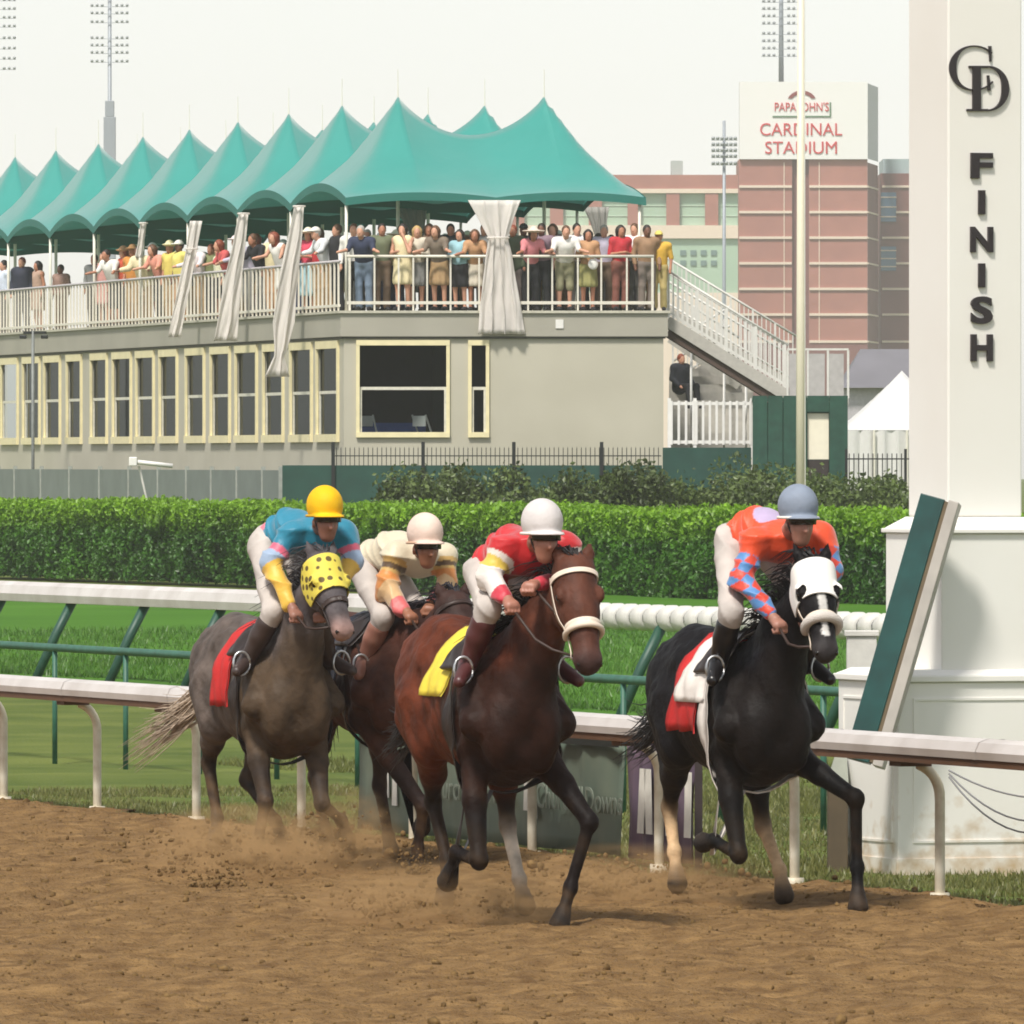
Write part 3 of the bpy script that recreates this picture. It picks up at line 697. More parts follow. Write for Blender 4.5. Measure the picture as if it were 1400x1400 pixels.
def wall_open(o, d, nrm, L, z0, z1, ops, name, th=.07):
    """wall sheet with real openings: cells between openings, plus reveals"""
    us = sorted({0.0, L} | {a for a, b, c, e in ops} | {b for a, b, c, e in ops}); zs = sorted({z0, z1} | {c for a, b, c, e in ops} | {e for a, b, c, e in ops})
    mb = MB(); P = lambda u, z, dep=0.0: o + d * u - nrm * dep + Vector((0, 0, z))
    for i in range(len(us) - 1):
        for j in range(len(zs) - 1):
            uc, zc = (us[i] + us[i + 1]) / 2, (zs[j] + zs[j + 1]) / 2
            if any(a < uc < b and c < zc < e for a, b, c, e in ops): continue
            mb.add([P(us[i], zs[j]), P(us[i + 1], zs[j]), P(us[i + 1], zs[j + 1]), P(us[i], zs[j + 1])], [(0, 1, 2, 3)])
    for a, b, c, e in ops:
        for (u0, za, u1, zb) in ((a, c, b, c), (b, c, b, e), (b, e, a, e), (a, e, a, c)):
            mb.add([P(u0, za), P(u1, zb), P(u1, zb, th), P(u0, za, th)], [(0, 1, 2, 3)])
    return mb.build(name, M_WALL, club)
def window(o, d, nrm, a, b, z0, z1, fw=.13, midz=None, sash=.05, parent=None):
    P = lambda u, z, dep=0.0: o + d * u - nrm * dep + Vector((0, 0, z))
    mb = MB(); e = Vector((0, 0, 1))
    def rect(mb, ua, ub, za, zb, dep0, dep1):
        mb.obox(P((ua + ub) / 2, (za + zb) / 2, (dep0 + dep1) / 2), d * ((ub - ua) / 2), nrm * ((dep1 - dep0) / 2), e * ((zb - za) / 2))
    x0, x1 = a - fw * .5, b + fw * .5
    rect(mb, x0, x1, z1 - .02, z1 + fw, -.06, .0); rect(mb, x0, x1, z0 - fw, z0 + .02, -.08, .0)
    rect(mb, x0, a + .03, z0 + .02, z1 - .02, -.055, .0); rect(mb, b - .03, x1, z0 + .02, z1 - .02, -.055, .0)
    w = mb.build('window', M_FRAME, parent or club)
    midz = midz or (z0 + z1) / 2
    mb = MB(); rect(mb, a + .03, b - .03, midz - .035, midz + .035, .01, .05); mb.build('mullion', M_SASH, w)
    for ua in (a + .03, b - .03 - sash):
        mb = MB(); rect(mb, ua, ua + sash, z0 + .02, midz - .035, .01, .05); mb.build('sash_stile', M_SASH, w)
    for za, zb in ((z0 + .02, midz - .035), (midz + .035, z1 - .02)):
        mb = MB(); mb.add([P(a + .01, za, .04), P(b - .01, za, .04), P(b - .01, zb, .04), P(a + .01, zb, .04)], [(0, 1, 2, 3) if d.cross(e).dot(nrm) > 0 else (3, 2, 1, 0)]); mb.build('pane', M_GLASS, w)
    return w
# front
opsF = []
for x0, x1 in ((490, 612), (643, 666)): opsF.append(((x0 - 470.2) / 60.0, (x1 - 470.2) / 60.0, zf(592), zf(471)))
wall_open(CL, FD, FN, (CR - CL).length, 0, zf(461), opsF, 'front_wall')
for a, b, z0, z1 in opsF: window(CL, FD, FN, a, b, z0, z1, fw=.10, midz=zf(531))
# left: windows every 3.1 m, each pane pair at its photographed column
wins = [(-62, -40), (-28, -7), (3, 25), (33, 55), (62, 83), (93, 112), (126, 147), (156, 180), (188, 211), (220, 243), (256, 280), (290, 315), (324, 352), (362, 388), (399, 427), (435, 463)]
opsL = [(left_t(b), left_t(a), 3.22, 5.22) for a, b in wins][::-1]
wall_open(CL, LD, LNrm, LTOT, 0, zf(461), opsL, 'side_wall')
for a, b, z0, z1 in opsL: window(CL, LD, LNrm, a, b, z0, z1, fw=.16, midz=4.2, sash=.10)
mb = MB(); mb.add([CR, CR + LD * LTOT, CR + LD * LTOT + Vector((0, 0, zf(461))), CR + Vector((0, 0, zf(461)))], [(0, 1, 2, 3)]); mb.build('far_side_wall', M_WALL, club)
# room behind the windows: floor, back wall, ceiling
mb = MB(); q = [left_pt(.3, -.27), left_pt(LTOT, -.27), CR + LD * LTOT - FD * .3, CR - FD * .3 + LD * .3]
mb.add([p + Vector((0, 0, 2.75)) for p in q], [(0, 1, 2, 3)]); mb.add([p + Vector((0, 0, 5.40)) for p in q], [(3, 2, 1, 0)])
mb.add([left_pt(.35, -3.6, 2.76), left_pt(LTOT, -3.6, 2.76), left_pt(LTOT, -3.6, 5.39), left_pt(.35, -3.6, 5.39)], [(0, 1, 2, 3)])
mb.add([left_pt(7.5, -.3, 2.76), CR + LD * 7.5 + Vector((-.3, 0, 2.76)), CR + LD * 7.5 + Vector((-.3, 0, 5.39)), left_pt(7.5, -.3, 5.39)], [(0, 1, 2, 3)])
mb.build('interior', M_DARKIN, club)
# balcony slab and fascia
def slab(o0, z0, z1, m, name, ov):
    a = left_pt(LTOT, ov); c = Vector((CL.x - ov * .75, YF - ov, 0)); d_ = Vector((CR.x + ov, YF - ov, 0)); e_ = CR + LD * LTOT + Vector((ov, 0, 0))
    mb = MB(); mb.poly_extrude([p + Vector((0, 0, z0)) for p in (a, c, d_, e_)], Vector((0, 0, z1 - z0))); return mb.build(name, m, club)
slab(0, zf(460), DECK - .06, M_FASC, 'balcony_fascia', .10)
slab(0, DECK - .058, DECK, mat('slab_edge_pale', lin((188, 184, 168)), .8), 'balcony_deck', .16)
mb = MB(); mb.bar(Vector((CL.x - .02, YF - .03, zf(461.5))), Vector((CR.x + .05, YF - .03, zf(461.5))), .06, .05); mb.bar(left_pt(0, .03, zf(461.5)), left_pt(LTOT, .03, zf(461.5)), .06, .05); mb.build('fascia_dark_strip', mat('strip_dark', lin((92, 90, 84)), .8), club)  # thin dark strip along the bottom edge of the fascia
mb = MB(); p = front_pt(765, .112, zf(443)); mb.obox(p, FD * .09, FN * .012, Vector((0, 0, .10))); mb.build('wall_plate', M_WHITE, club)
# things seen through the big window
tb = front_pt(535, -2.2, 2.76)
tbl = thing('banquet_table', 'table under a blue cloth inside the big clubhouse window', 'table', tb)
mb = MB(); mb.box(tb.x - .8, tb.x + .8, tb.y - .4, tb.y + .4, 3.42, 3.5); mb.build('table_top', mat('cloth_blue', lin((70, 96, 170)), .8), tbl)
mb = MB(); mb.box(tb.x - .79, tb.x + .79, tb.y - .39, tb.y + .39, 2.85, 3.419); mb.build('tablecloth', MATS['cloth_blue'], tbl)
for dx in (-.7, .7):
    mb = MB(); mb.bar((tb.x + dx, tb.y, 2.76), (tb.x + dx, tb.y, 2.85), .06); mb.build('leg', M_BLACK, tbl)
def folding_chair(p, rz, label):
    o = thing('folding_chair', label, 'chair', p, rz, 'white chairs inside the clubhouse'); I = Matrix.Identity(4)
    def L(mb, name, m):
        me = mb.mesh(name); return link(name, me, m, o)
    mb = MB(); mb.box(-.2, .2, -.2, .2, .44, .47); L(mb, 'seat', M_WHITE); mb = MB(); mb.box(-.2, .2, .2, .225, .66, .9); L(mb, 'backrest', M_WHITE)
    for s in (-1, 1):
        mb = MB(); mb.bar((s * .21, -.22, 0), (s * .21, .23, .92), .03); L(mb, 'leg', M_WHITE); mb = MB(); mb.bar((s * .18, .22, 0), (s * .18, -.17, .46), .03); L(mb, 'leg', M_WHITE)
folding_chair(front_pt(505, -1.3, 2.76), .5, 'white folding chair at the near side of the blue table indoors')
folding_chair(front_pt(582, -1.2, 2.76), 2.4, 'white folding chair at the far side of the blue table indoors')

# ------------------------------------------------------------------ balcony railings
M_RAILB = mat('railing_cream', lin((222, 216, 202)), 0.45, var=.06)
M_RAILG = mat('railing_grey', lin((186, 180, 182)), 0.5, var=.08)
fr_ = thing('balcony_railing', 'white metal railing across the front of the tented balcony', 'railing', Vector((CL.x, YF, DECK)))
pr = [478, 512, 545, 565, 584, 616, 655, 688, 722, 755, 790, 822, 857, 892]
zt, zb = zf(350.5), zf(414)
mb = MB(); mb.tube([front_pt(474, .06, zt), front_pt(894, .06, zt)], .035, 8); mb.build('top_rail', M_RAILB, fr_, smooth=True)
mb = MB(); mb.bar(front_pt(474, .06, zb), front_pt(894, .06, zb), .05, .07); mb.build('bottom_rail', M_RAILB, fr_)
for p_ in pr:
    mb = MB(); mb.bar(front_pt(p_, .06, DECK + .003), front_pt(p_, .06, zt - .03), .055 if p_ in (478, 892) else .04); mb.build('baluster', M_RAILB, fr_)
lr = thing('balcony_railing', 'pale railing with close uprights along the long side of the balcony', 'railing', left_pt(0, .06, DECK))
mb = MB(); mb.tube([left_pt(t, .06, DECK + 1.13) for t in np.linspace(.2, LTOT, 20)], .035, 8); mb.build('top_rail', M_RAILG, lr, smooth=True)
mb = MB(); mb.bar(left_pt(.2, .06, DECK + .12), left_pt(LTOT, .06, DECK + .12), .05, .06); mb.build('bottom_rail', M_RAILB, lr)
bm_ = MB(); bm_.bar((0, 0, .002), (0, 0, 1.10), .045); bm_ = bm_.mesh('baluster')
t = .3
while t < 52:
    link('baluster', bm_, M_RAILB, lr, wm(lr).inverted() @ Matrix.Translation(left_pt(t, .06, DECK))); t += .43

# ------------------------------------------------------------------ tents
M_TENT = mat('tent_teal', lin((40, 148, 138)), 0.4, scale=.5, var=.06, sheen=.6, bump=.25, bscale=1.2, bdist=.08, trans=.12)
M_VAL = mat('valance_teal', lin((28, 108, 98)), 0.6, scale=.8, var=.08)
M_POLE = mat('tent_pole_white', lin((226, 222, 208)), .4, var=.05)
TW, TDp = 6.82, 6.0; EAVE, PEAK = 8.62, 11.05
T0 = Vector((-3.78, YF + .25, 0))
U1, U2 = .27, .765
def canopy_z(u, v):
    av = abs(2 * v - 1)
    if U1 <= u <= U2:
        w = (u - U1) / (U2 - U1); R = 1 - .37 * (1 - (2 * w - 1) ** 2) ** .9; s_ = av
        base = R * (1 - s_) ** 1.28
    else:
        tu = (U1 - u) / U1 if u < U1 else (u - U2) / (1 - U2)
        s_ = (av ** 7 + tu ** 7) ** (1 / 7); s_ = min(1, s_ / max(1, s_)) if s_ > 1 else s_
        base = (1 - s_) ** 1.28
    return base
def edge_rise(u, v):
    du = min(u, 1 - u); dv = min(v, 1 - v)
    rl = .40 * (1 - (2 * v - 1) ** 2) * max(0, 1 - du / .14)
    uu = (u * 2) % 1.0
    rf = .12 * (1 - (2 * uu - 1) ** 2) * max(0, 1 - dv / .2)
    return rl + rf
ordn = ['first', 'second', 'third', 'fourth', 'fifth', 'sixth', 'seventh', 'eighth', 'ninth', 'tenth']
for k in range(10):
    o0 = T0 + LD * (TDp * k)
    P3 = lambda u, v, z: o0 + FD * (TW * u) + LD * (TDp * v) + Vector((0, 0, z))
    tn = thing('tent', 'teal peaked tent on the balcony, %s in the row from the front corner' % ordn[k], 'tent', o0 + Vector((0, 0, DECK)), group='teal tents on the balcony')
    nu, nv = 48, 28; G = []
    us = sorted(set(list(np.linspace(0, 1, nu)) + [U1, U2])); vs = np.linspace(0, 1, nv + 1)
    for u in us:
        G.append([P3(u, v, EAVE + edge_rise(u, v) + (PEAK - EAVE) * canopy_z(u, v) * (1 - .0)) for v in vs])
    mb = MB(); mb.grid(G); cpy = mb.build('canopy', M_TENT, tn, smooth=True)
    # valance band round the eave
    mb = MB(); ring = []
    for u in np.linspace(0, 1, 33): ring.append((u, 0))
    for v in np.linspace(0, 1, 25)[1:]: ring.append((1, v))
    for u in np.linspace(1, 0, 33)[1:]: ring.append((u, 1))
    for v in np.linspace(1, 0, 25)[1:]: ring.append((0, v))
    cu, cv = .5, .5
    mb.grid([[P3(u + (u - .5) * .004, v + (v - .5) * .004, EAVE + edge_rise(u, v) + .015), P3(u + (u - .5) * .006, v + (v - .5) * .006, EAVE + edge_rise(u, v) - .17)] for u, v in ring])
    mb.build('valance', M_VAL, cpy)
    for pu in (U1, U2):
        mb = MB(); mb.tube([P3(pu, .5, PEAK - .1), P3(pu, .5, PEAK + .25), P3(pu, .5, PEAK + .62)], [.02, .012, .008], 6); mb.build('finial', M_POLE, tn)
        mb = MB(); mb.tube([P3(pu, .5, DECK + .003), P3(pu, .5, PEAK - .12)], .045, 8); mb.build('centre_pole', M_POLE, tn)
    for pu, pv in ((0.004, .02), (.5, .02), (.985, .02)) if k == 0 else ((0.004, .02), (.985, .02)):
        mb = MB(); mb.tube([P3(pu, pv, DECK + .003), P3(pu, pv, EAVE - .02)], .038, 8); mb.build('eave_pole', M_POLE, tn, smooth=True)

# ------------------------------------------------------------------ gathered curtains
M_CURT = mat('curtain_sheer', lin((246, 241, 236)), .8, scale=3, var=.04, trans=.45)
M_CURT2 = mat('curtain_grey', lin((168, 166, 160)), .8, scale=3, var=.1, trans=.25)
def curtain(rows, dvec, nvec, label, m=M_CURT, folds=3.5, ph=0.0):
    """rows: (centre point, half width, fold depth) from top to hem"""
    o = thing('curtain', label, 'curtain', rows[-1][0], group='curtains tied to the tent poles')
    N = 46; G = []
    for i, (c, w, dp0) in enumerate(rows):
        row = []
        for j in range(N + 1):
            s_ = j / N * 2 - 1
            a = s_ * folds * math.pi + ph + .35 * math.sin(i * .8 + s_ * 2)
            dp = dp0 * .45
            row.append(Vector(c) + Vector(dvec) * (w * s_ + .15 * w * math.cos(a) * (1 - abs(s_))) + Vector(nvec) * (dp * (math.sin(a) + .4 * math.sin(2.3 * a + i * .5)) * (1 - .3 * s_ * s_) + .3 * dp * (1 - s_ * s_)))
        G.append(row)
    mb = MB(); mb.grid(G); ob = mb.build('cloth', m, o, smooth=True)
    sm = ob.modifiers.new('thickness', 'SOLIDIFY'); sm.thickness = .012
    # tie band at the narrowest row
    i = min(range(len(rows)), key=lambda q: rows[q][1]); c, w, dp = rows[i]
    mb = MB(); pts = [Vector(c) + Vector(dvec) * ((w + .02) * math.cos(a)) + Vector(nvec) * ((dp * 1.5 + .03) * math.sin(a)) for a in np.linspace(0, 6.283, 17)]
    mb.tube(pts, .022, 6); mb.build('tie', m, o)
def interp_rows(keys, n, mk):
    ys = [k[0] for k in keys]; rows = []
    for y in np.linspace(ys[0], ys[-1], n):
        rows.append(mk(y, *[np.interp(y, ys, [k[q] for k in keys]) for q in range(1, len(keys[0]))]))
    return rows
curtain(interp_rows([(274, 676, 36, .06), (300, 678, 24, .08), (326, 681, 13, .08), (345, 682, 17, .09), (380, 683, 22, .10), (420, 684, 28, .11), (457, 686, 32, .12)], 26, lambda y, px, w, dp: (front_pt(px, .22, zf(y)), w / 60., dp)), FD, FN, 'white curtain tied at the middle pole and spilling over the front railing')
def lcurt(keys, label, ph, off=.25):
    Yc = left_pt(left_t(keys[0][1], off), off).y - .3
    curtain(interp_rows(keys, 26, lambda y, px, w, dp: (Vector(((px - CX) / F * Yc, Yc, CAMZ + (HY - y) / F * Yc)), w / 60., dp)), Vector((1, .25, 0)).normalized(), Vector((.25, -1, 0)).normalized(), label, ph=ph, folds=1.6)
lcurt([(282, 409, 7, .05), (320, 404, 10, .06), (350, 399, 12, .07), (400, 392, 14, .09), (440, 388, 16, .1), (478, 384, 9, .06), (486, 382, 7, .05), (515, 379, 18, .1)], 'long pale curtain hanging below the deck edge, nearest the corner pole', .3)
lcurt([(292, 333, 7, .05), (340, 326, 10, .07), (385, 318, 13, .08), (430, 313, 15, .09), (466, 308, 17, .1)], 'pale curtain over the side railing, second from the corner pole', 1.0)
lcurt([(302, 268, 9, .05), (340, 262, 8, .06), (380, 254, 9, .07), (420, 246, 9, .08), (461, 238, 9, .08)], 'narrow pale curtain over the side railing, third from the corner pole', 1.7)
lcurt([(305, 196, 5, .04), (330, 193, 5, .05), (352, 190, 6, .05)], 'short tied pale curtain among the crowd on the side balcony', .2, -.1)
curtain(interp_rows([(283, 562, 22, .08), (300, 566, 16, .08), (318, 570, 10, .06), (350, 571, 12, .07), (400, 571, 14, .07)], 14, lambda y, px, w, dp: (front_pt(px, -7.5, CAMZ + (HY - y) / F * (YF + 7.5)), w / 58., dp)), FD, FN, 'grey tied curtain at the back of the balcony left of the front curtain', M_CURT2, 4)
curtain(interp_rows([(283, 815, 18, .08), (300, 818, 12, .08), (325, 822, 7, .06), (350, 822, 9, .07), (400, 822, 12, .07)], 14, lambda y, px, w, dp: (front_pt(px, -6.5, CAMZ + (HY - y) / F * (YF + 6.5)), w / 58., dp)), FD, FN, 'grey tied curtain at the right rear corner of the balcony', M_CURT2, 4)

# ------------------------------------------------------------------ screens and fences round the clubhouse
def fence_panel(mb, a, b, z0, z1, th=.05): 
    d = (b - a).normalized(); n = Vector((-d.y, d.x, 0)); mb.obox((a + b) / 2 + Vector((0, 0, (z0 + z1) / 2)), d * ((b - a).length / 2), n * (th / 2), Vector((0, 0, (z1 - z0) / 2)))
YS = 228.0
def sp(px, Y=YS): return Vector(((px - CX) / F * Y, Y, 0))
M_SCREEN = mat('windscreen_green', lin((30, 70, 60)), .7, scale=2, var=.18, bump=.2, bscale=5)
scr = thing('green_screen', 'dark green cloth windscreen topped by black iron pickets below the clubhouse', 'screen', sp(645))
for a, b in ((386, 455), (456, 578), (579, 702), (703, 822), (823, 905)):
    mb = MB(); fence_panel(mb, sp(a), sp(b), -.05, 2.53); mb.build('panel', M_SCREEN, scr)
for px in (455.5, 578.5, 702.5, 822.5):
    mb = MB(); p = sp(px); mb.box(p.x - .04, p.x + .04, p.y - .09, p.y - .03, 0, 3.05); mb.build('post', M_BLACK, scr)
pk = MB(); pk.bar((0, 0, 0), (0, 0, .36), .018); pk.add([(-.012, -.012, .36), (.012, -.012, .36), (.012, .012, .36), (-.012, .012, .36), (0, 0, .42)], [(0, 1, 4), (1, 2, 4), (2, 3, 4), (3, 0, 4)]); pkm = pk.mesh('picket')
for px in np.arange(460, 904, 6.2):
    link('picket', pkm, M_BLACK, scr, wm(scr).inverted() @ Matrix.Translation(sp(px) + Vector((0, .03, 2.53))))
mb = MB(); mb.bar(sp(458) + Vector((0, .03, 2.74)), sp(904) + Vector((0, .03, 2.74)), .025); mb.build('picket_rail', M_BLACK, scr)
gsc = thing('grey_fence', 'grey-green fence of panels between pale posts below the long window row', 'fence', left_pt(10, 2.2))
M_GFENCE = mat('fence_greygreen', lin((116, 124, 118)), .75, scale=1.2, var=.1, bump=.2, bscale=4)
fx = [-40, -2, 21, 57, 96, 137, 177, 217, 256, 290, 325, 360, 384]
def gp_(px): t = left_t(px, 2.2); return left_pt(t, 2.2)
for a, b in zip(fx[:-1], fx[1:]):
    mb = MB(); pa, pb = gp_(a), gp_(b); dd = (pb - pa).normalized() * .06; fence_panel(mb, pa + dd, pb - dd, -.05, 2.42); mb.build('panel', M_GFENCE, gsc)
for px in fx:
    mb = MB(); p = gp_(px); mb.box(p.x - .05, p.x + .05, p.y - .06, p.y + .06, -.05, 2.5); mb.build('post', mat('fence_post_pale', lin((150, 154, 146)), .6), gsc)
# white barrier arm
ba = at(182, 631, 226); bb = at(236, 637, 226)
arm = thing('barrier_arm', 'white barrier arm on a thin strut before the grey fence', 'barrier', Vector((ba.x, 226, 0)))
mb = MB(); mb.tube([ba, bb], .05, 10); mb.build('arm', M_WHITE, arm, smooth=True); mb = MB(); mb.tube([at(190, 637, 226.1), Vector((at(226, 690, 226.1).x, 226.1, 0))], .025, 6); mb.build('strut', M_WHITE2, arm)
mb = MB(); mb.obox(ba, Vector((.09, 0, 0)), Vector((0, .09, 0)), Vector((0, 0, .1))); mb.build('end_block', M_WHITE, arm, bevel=.02)
# thin lamp pole by the long facade
t45 = left_t(45, 1.2); lp = left_pt(t45, 1.2); 
lamp = thing('lamp_pole', 'thin dark pole with a short cross arm against the long facade', 'pole', lp)
ztop = CAMZ + (HY - 452) / F * lp.y
mb = MB(); mb.tube([lp + Vector((0, 0, -.1)), lp + Vector((0, 0, ztop))], .045, 8); mb.build('pole', mat('pole_grey', lin((120, 124, 122)), .5), lamp, smooth=True)
mb = MB(); mb.bar(lp + Vector((-.25, 0, ztop - .05)), lp + Vector((.35, 0, ztop - .05)), .07); mb.build('cross_arm', M_BLACK, lamp)
for s in (-.25, .3):
    mb = MB(); mb.obox(lp + Vector((s, -.06, ztop - .16)), Vector((.09, 0, 0)), Vector((0, .12, 0)), Vector((0, 0, .05))); mb.build('lamp_head', M_BLACK, lamp, bevel=.02)

# ------------------------------------------------------------------ outside stairs and what stands under them
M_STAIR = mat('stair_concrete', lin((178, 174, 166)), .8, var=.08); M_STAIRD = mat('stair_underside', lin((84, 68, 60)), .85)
M_STRAIL = mat('stair_rail_white', lin((214, 212, 206)), .5, var=.05)
YST = YF + 1.0
s0 = Vector(((912 - CX) / F * YST, YST, zf(438, YST))); s1 = Vector(((1078 - CX) / F * YST, YST, zf(541, YST)))
st = thing('staircase', 'outdoor staircase with pale railings coming down from the balcony end', 'staircase', Vector((s0.x, YST, 0)))
NS = 15; W = 1.5
mb = MB()
sv = Vector((s1.x - s0.x, 0, s1.z - s0.z))
for yy in (0.0, W): mb.bar(s0 + Vector((0, yy, -.02)), s1 + Vector((0, yy, -.02)), .06, .26)
mb.build('stringer', M_STAIR, st)
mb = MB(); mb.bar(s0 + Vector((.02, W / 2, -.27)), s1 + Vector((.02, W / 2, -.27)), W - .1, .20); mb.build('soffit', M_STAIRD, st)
for i in range(NS):
    c = s0 + sv * ((i + .5) / NS); mb = MB(); mb.box(c.x - .11, c.x + .11, YST + .035, YST + W - .035, c.z + .0, c.z + .045); mb.build('tread', M_STAIR, st)
for yy in (0.0, W):
    mb = MB(); mb.tube([s0 + Vector((0, yy, 1.15)), s1 + Vector((0, yy, 1.15))], .03, 8); mb.build('handrail', M_STRAIL, st, smooth=True)
    mb = MB(); mb.bar(s0 + Vector((0, yy, .22)), s1 + Vector((0, yy, .22)), .035); mb.build('lower_rail', M_STRAIL, st)
    for i in range(25):
        c = s0 + sv * ((i + .3) / 25) + Vector((0, yy, 0)); mb = MB(); mb.bar(c + Vector((0, 0, .1)), c + Vector((0, 0, 1.13)), .05 if i % 6 == 0 else .026); mb.build('baluster', M_STRAIL, st)
# landing at the foot of the upper flight
lx0, lx1 = (1076 - CX) / F * YST, (1160 - CX) / F * YST; lz = s1.z - .06
land = thing('stair_landing', 'landing with grey panel guards behind the green kiosk', 'landing', Vector((lx0, YST, 0)))
mb = MB(); mb.box(lx0, lx1, YST - .1, YST + W + .1, lz - .15, lz); mb.build('deck', M_STAIR, land)
for i in range(3):
    a = lx0 + .05 + i * (lx1 - lx0 - .1) / 3; b = a + (lx1 - lx0 - .1) / 3 - .06
    mb = MB(); mb.box(a, b, YST - .09, YST - .06, lz + .06, lz + 1.02); mb.build('guard_panel', mat('panel_grey', lin((176, 172, 170)), .6, var=.08), land)
for x in np.linspace(lx0 + .01, lx1 - .01, 4):
    mb = MB(); mb.bar((x, YST - .075, lz + .002), (x, YST - .075, lz + 1.1), .05); mb.build('post', M_STRAIL, land)
mb = MB(); mb.bar((lx0, YST - .075, lz + 1.12), (lx1, YST - .075, lz + 1.12), .06, .045); mb.build('handrail', M_STRAIL, land)
for x in (lx0 + .15, lx1 - .15):
    mb = MB(); mb.box(x - .08, x + .08, YST + .5, YST + .66, -.05, lz - .151); mb.build('leg', M_STAIR, land)
# lower flight seen underneath, running back to the left
lf = thing('lower_steps', 'grey concrete steps seen under the staircase by the picket gate', 'steps', Vector(((975 - CX) / F * 240, 240, 0)))
for i in range(11):
    y0 = 237.5 + i * .3; z0 = 2.9 + i * .19; mb = MB(); mb.box((915 - CX) / F * y0, (1030 - CX) / F * y0, y0, y0 + .34, z0 - .35, z0 + .0); mb.build('step', M_STAIR, lf)
for px in (945, 990, 1020):
    mb = MB(); a = Vector(((px - CX) / F * 237.4, 237.4, 2.9)); b = Vector(((px - CX) / F * 240.8, 240.8, 5.0)); mb.tube([a, a + Vector((0, 0, .95)), b + Vector((0, 0, .95)), b], .03, 6); mb.build('handrail', M_STRAIL, lf, smooth=True)
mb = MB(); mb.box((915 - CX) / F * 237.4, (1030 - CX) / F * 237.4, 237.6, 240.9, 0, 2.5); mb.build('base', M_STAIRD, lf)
# further railing runs of the back stair behind the main flight
bs = thing('stair_railing', 'pale railings of a back stair seen behind the main staircase', 'railing', Vector(((1000 - CX) / F * (YST + 4), YST + 4, 0)))
def run(pa, pb, h, n, Y):
    a = Vector(((pa[0] - CX) / F * Y, Y, zf(pa[1], Y))); b = Vector(((pb[0] - CX) / F * Y, Y, zf(pb[1], Y)))
    for q in (0.0, h * .5, h):
        mb = MB(); mb.tube([a + Vector((0, 0, q)), b + Vector((0, 0, q))], .028, 6); mb.build('handrail', M_STRAIL, bs, smooth=True)
    for i in range(n + 1):
        c = a.lerp(b, i / n); mb = MB(); mb.bar(c + Vector((0, 0, -.05)), c + Vector((0, 0, h)), .05 if i % 5 == 0 else .024); mb.build('baluster', M_STRAIL, bs)
    mb = MB(); mb.bar(a + Vector((0, 0, -.15)), b + Vector((0, 0, -.15)), .06, .16); mb.build('stringer', M_STAIR, bs)
run((908, 412), (1090, 522), 1.05, 30, YST + 4); run((915, 455), (1010, 520), 1.0, 14, YST + 5.5); run((920, 520), (1000, 470), .9, 12, YST + 6.5)
# white picket gate
YG = 229.0
pg = thing('picket_gate', 'white picket gate with two leaves left of the green kiosk', 'gate', sp(970, YG))
zg0, zg1 = zf(608, YG), zf(548, YG)
for a, b in ((918, 948), (952, 1026)):
    mb = MB(); mb.bar(sp(a, YG) + Vector((0, 0, zg1 - .06)), sp(b, YG) + Vector((0, 0, zg1 - .06)), .05, .07); mb.bar(sp(a, YG) + Vector((0, 0, zg0 + .06)), sp(b, YG) + Vector((0, 0, zg0 + .06)), .05, .07); mb.build('gate_rail', M_WHITE, pg)
    n = max(3, int((b - a) / 9))
    for px in np.linspace(a, b, n + 1):
        mb = MB(); p = sp(px, YG - .04); mb.bar(p + Vector((0, 0, zg0)), p + Vector((0, 0, zg1)), .055, .02, up=(0, 1, 0)); mb.build('picket', M_WHITE, pg)
for px in (915, 950, 1028):
    mb = MB(); p = sp(px, YG); mb.bar(p + Vector((0, 0, -.05)), p + Vector((0, 0, zg1 + .06)), .075); mb.build('post', M_WHITE, pg)
mb = MB(); fence_panel(mb, sp(906, YG - .5), sp(1027, YG - .5), -.05, zf(612, YG)); 
tag(mb.build('low_screen', M_SCREEN), 'low dark green screen below the white picket gate', 'screen')
# green kiosk with a pale notice panel
ko = thing('green_kiosk', 'dark green timber kiosk with a pale notice panel beside the flagpole', 'kiosk', sp(1094, 228))
kz = zf(541, 228)
for a, b in np.array([(1029, 1049), (1050, 1070), (1071, 1090), (1091, 1103)]):
    mb = MB(); fence_panel(mb, sp(a, 228), sp(b, 228), -.05, kz, .06); mb.build('board', M_GREEN, ko)
mb = MB(); fence_panel(mb, sp(1134, 228), sp(1159, 228), -.05, kz, .06); mb.build('board', M_GREEN, ko)
mb = MB(); fence_panel(mb, sp(1103.5, 228), sp(1133.5, 228), zf(563, 228), kz, .06); mb.build('board', M_GREEN, ko)
mb = MB(); fence_panel(mb, sp(1104, 228.1), sp(1133, 228.1), zf(628, 228), zf(565, 228), .05); mb.build('notice_panel', mat('notice_cream', lin((238, 230, 208)), .6, var=.03), ko)
mb = MB(); fence_panel(mb, sp(1104, 228.1), sp(1133, 228.1), -.05, zf(629, 228), .05); mb.build('base_board', mat('kiosk_brown', lin((56, 48, 46)), .8), ko)
mb = MB(); mb.box(sp(1029, 228).x, sp(1159, 228).x, 228.1, 230.6, kz - .12, kz - .04); mb.build('roof', M_GREEN, ko)
mb = MB(); mb.box(sp(1029, 230).x, sp(1159, 230).x, 230.5, 230.58, -.05, kz - .13); mb.build('back_wall', M_GREEN, ko)
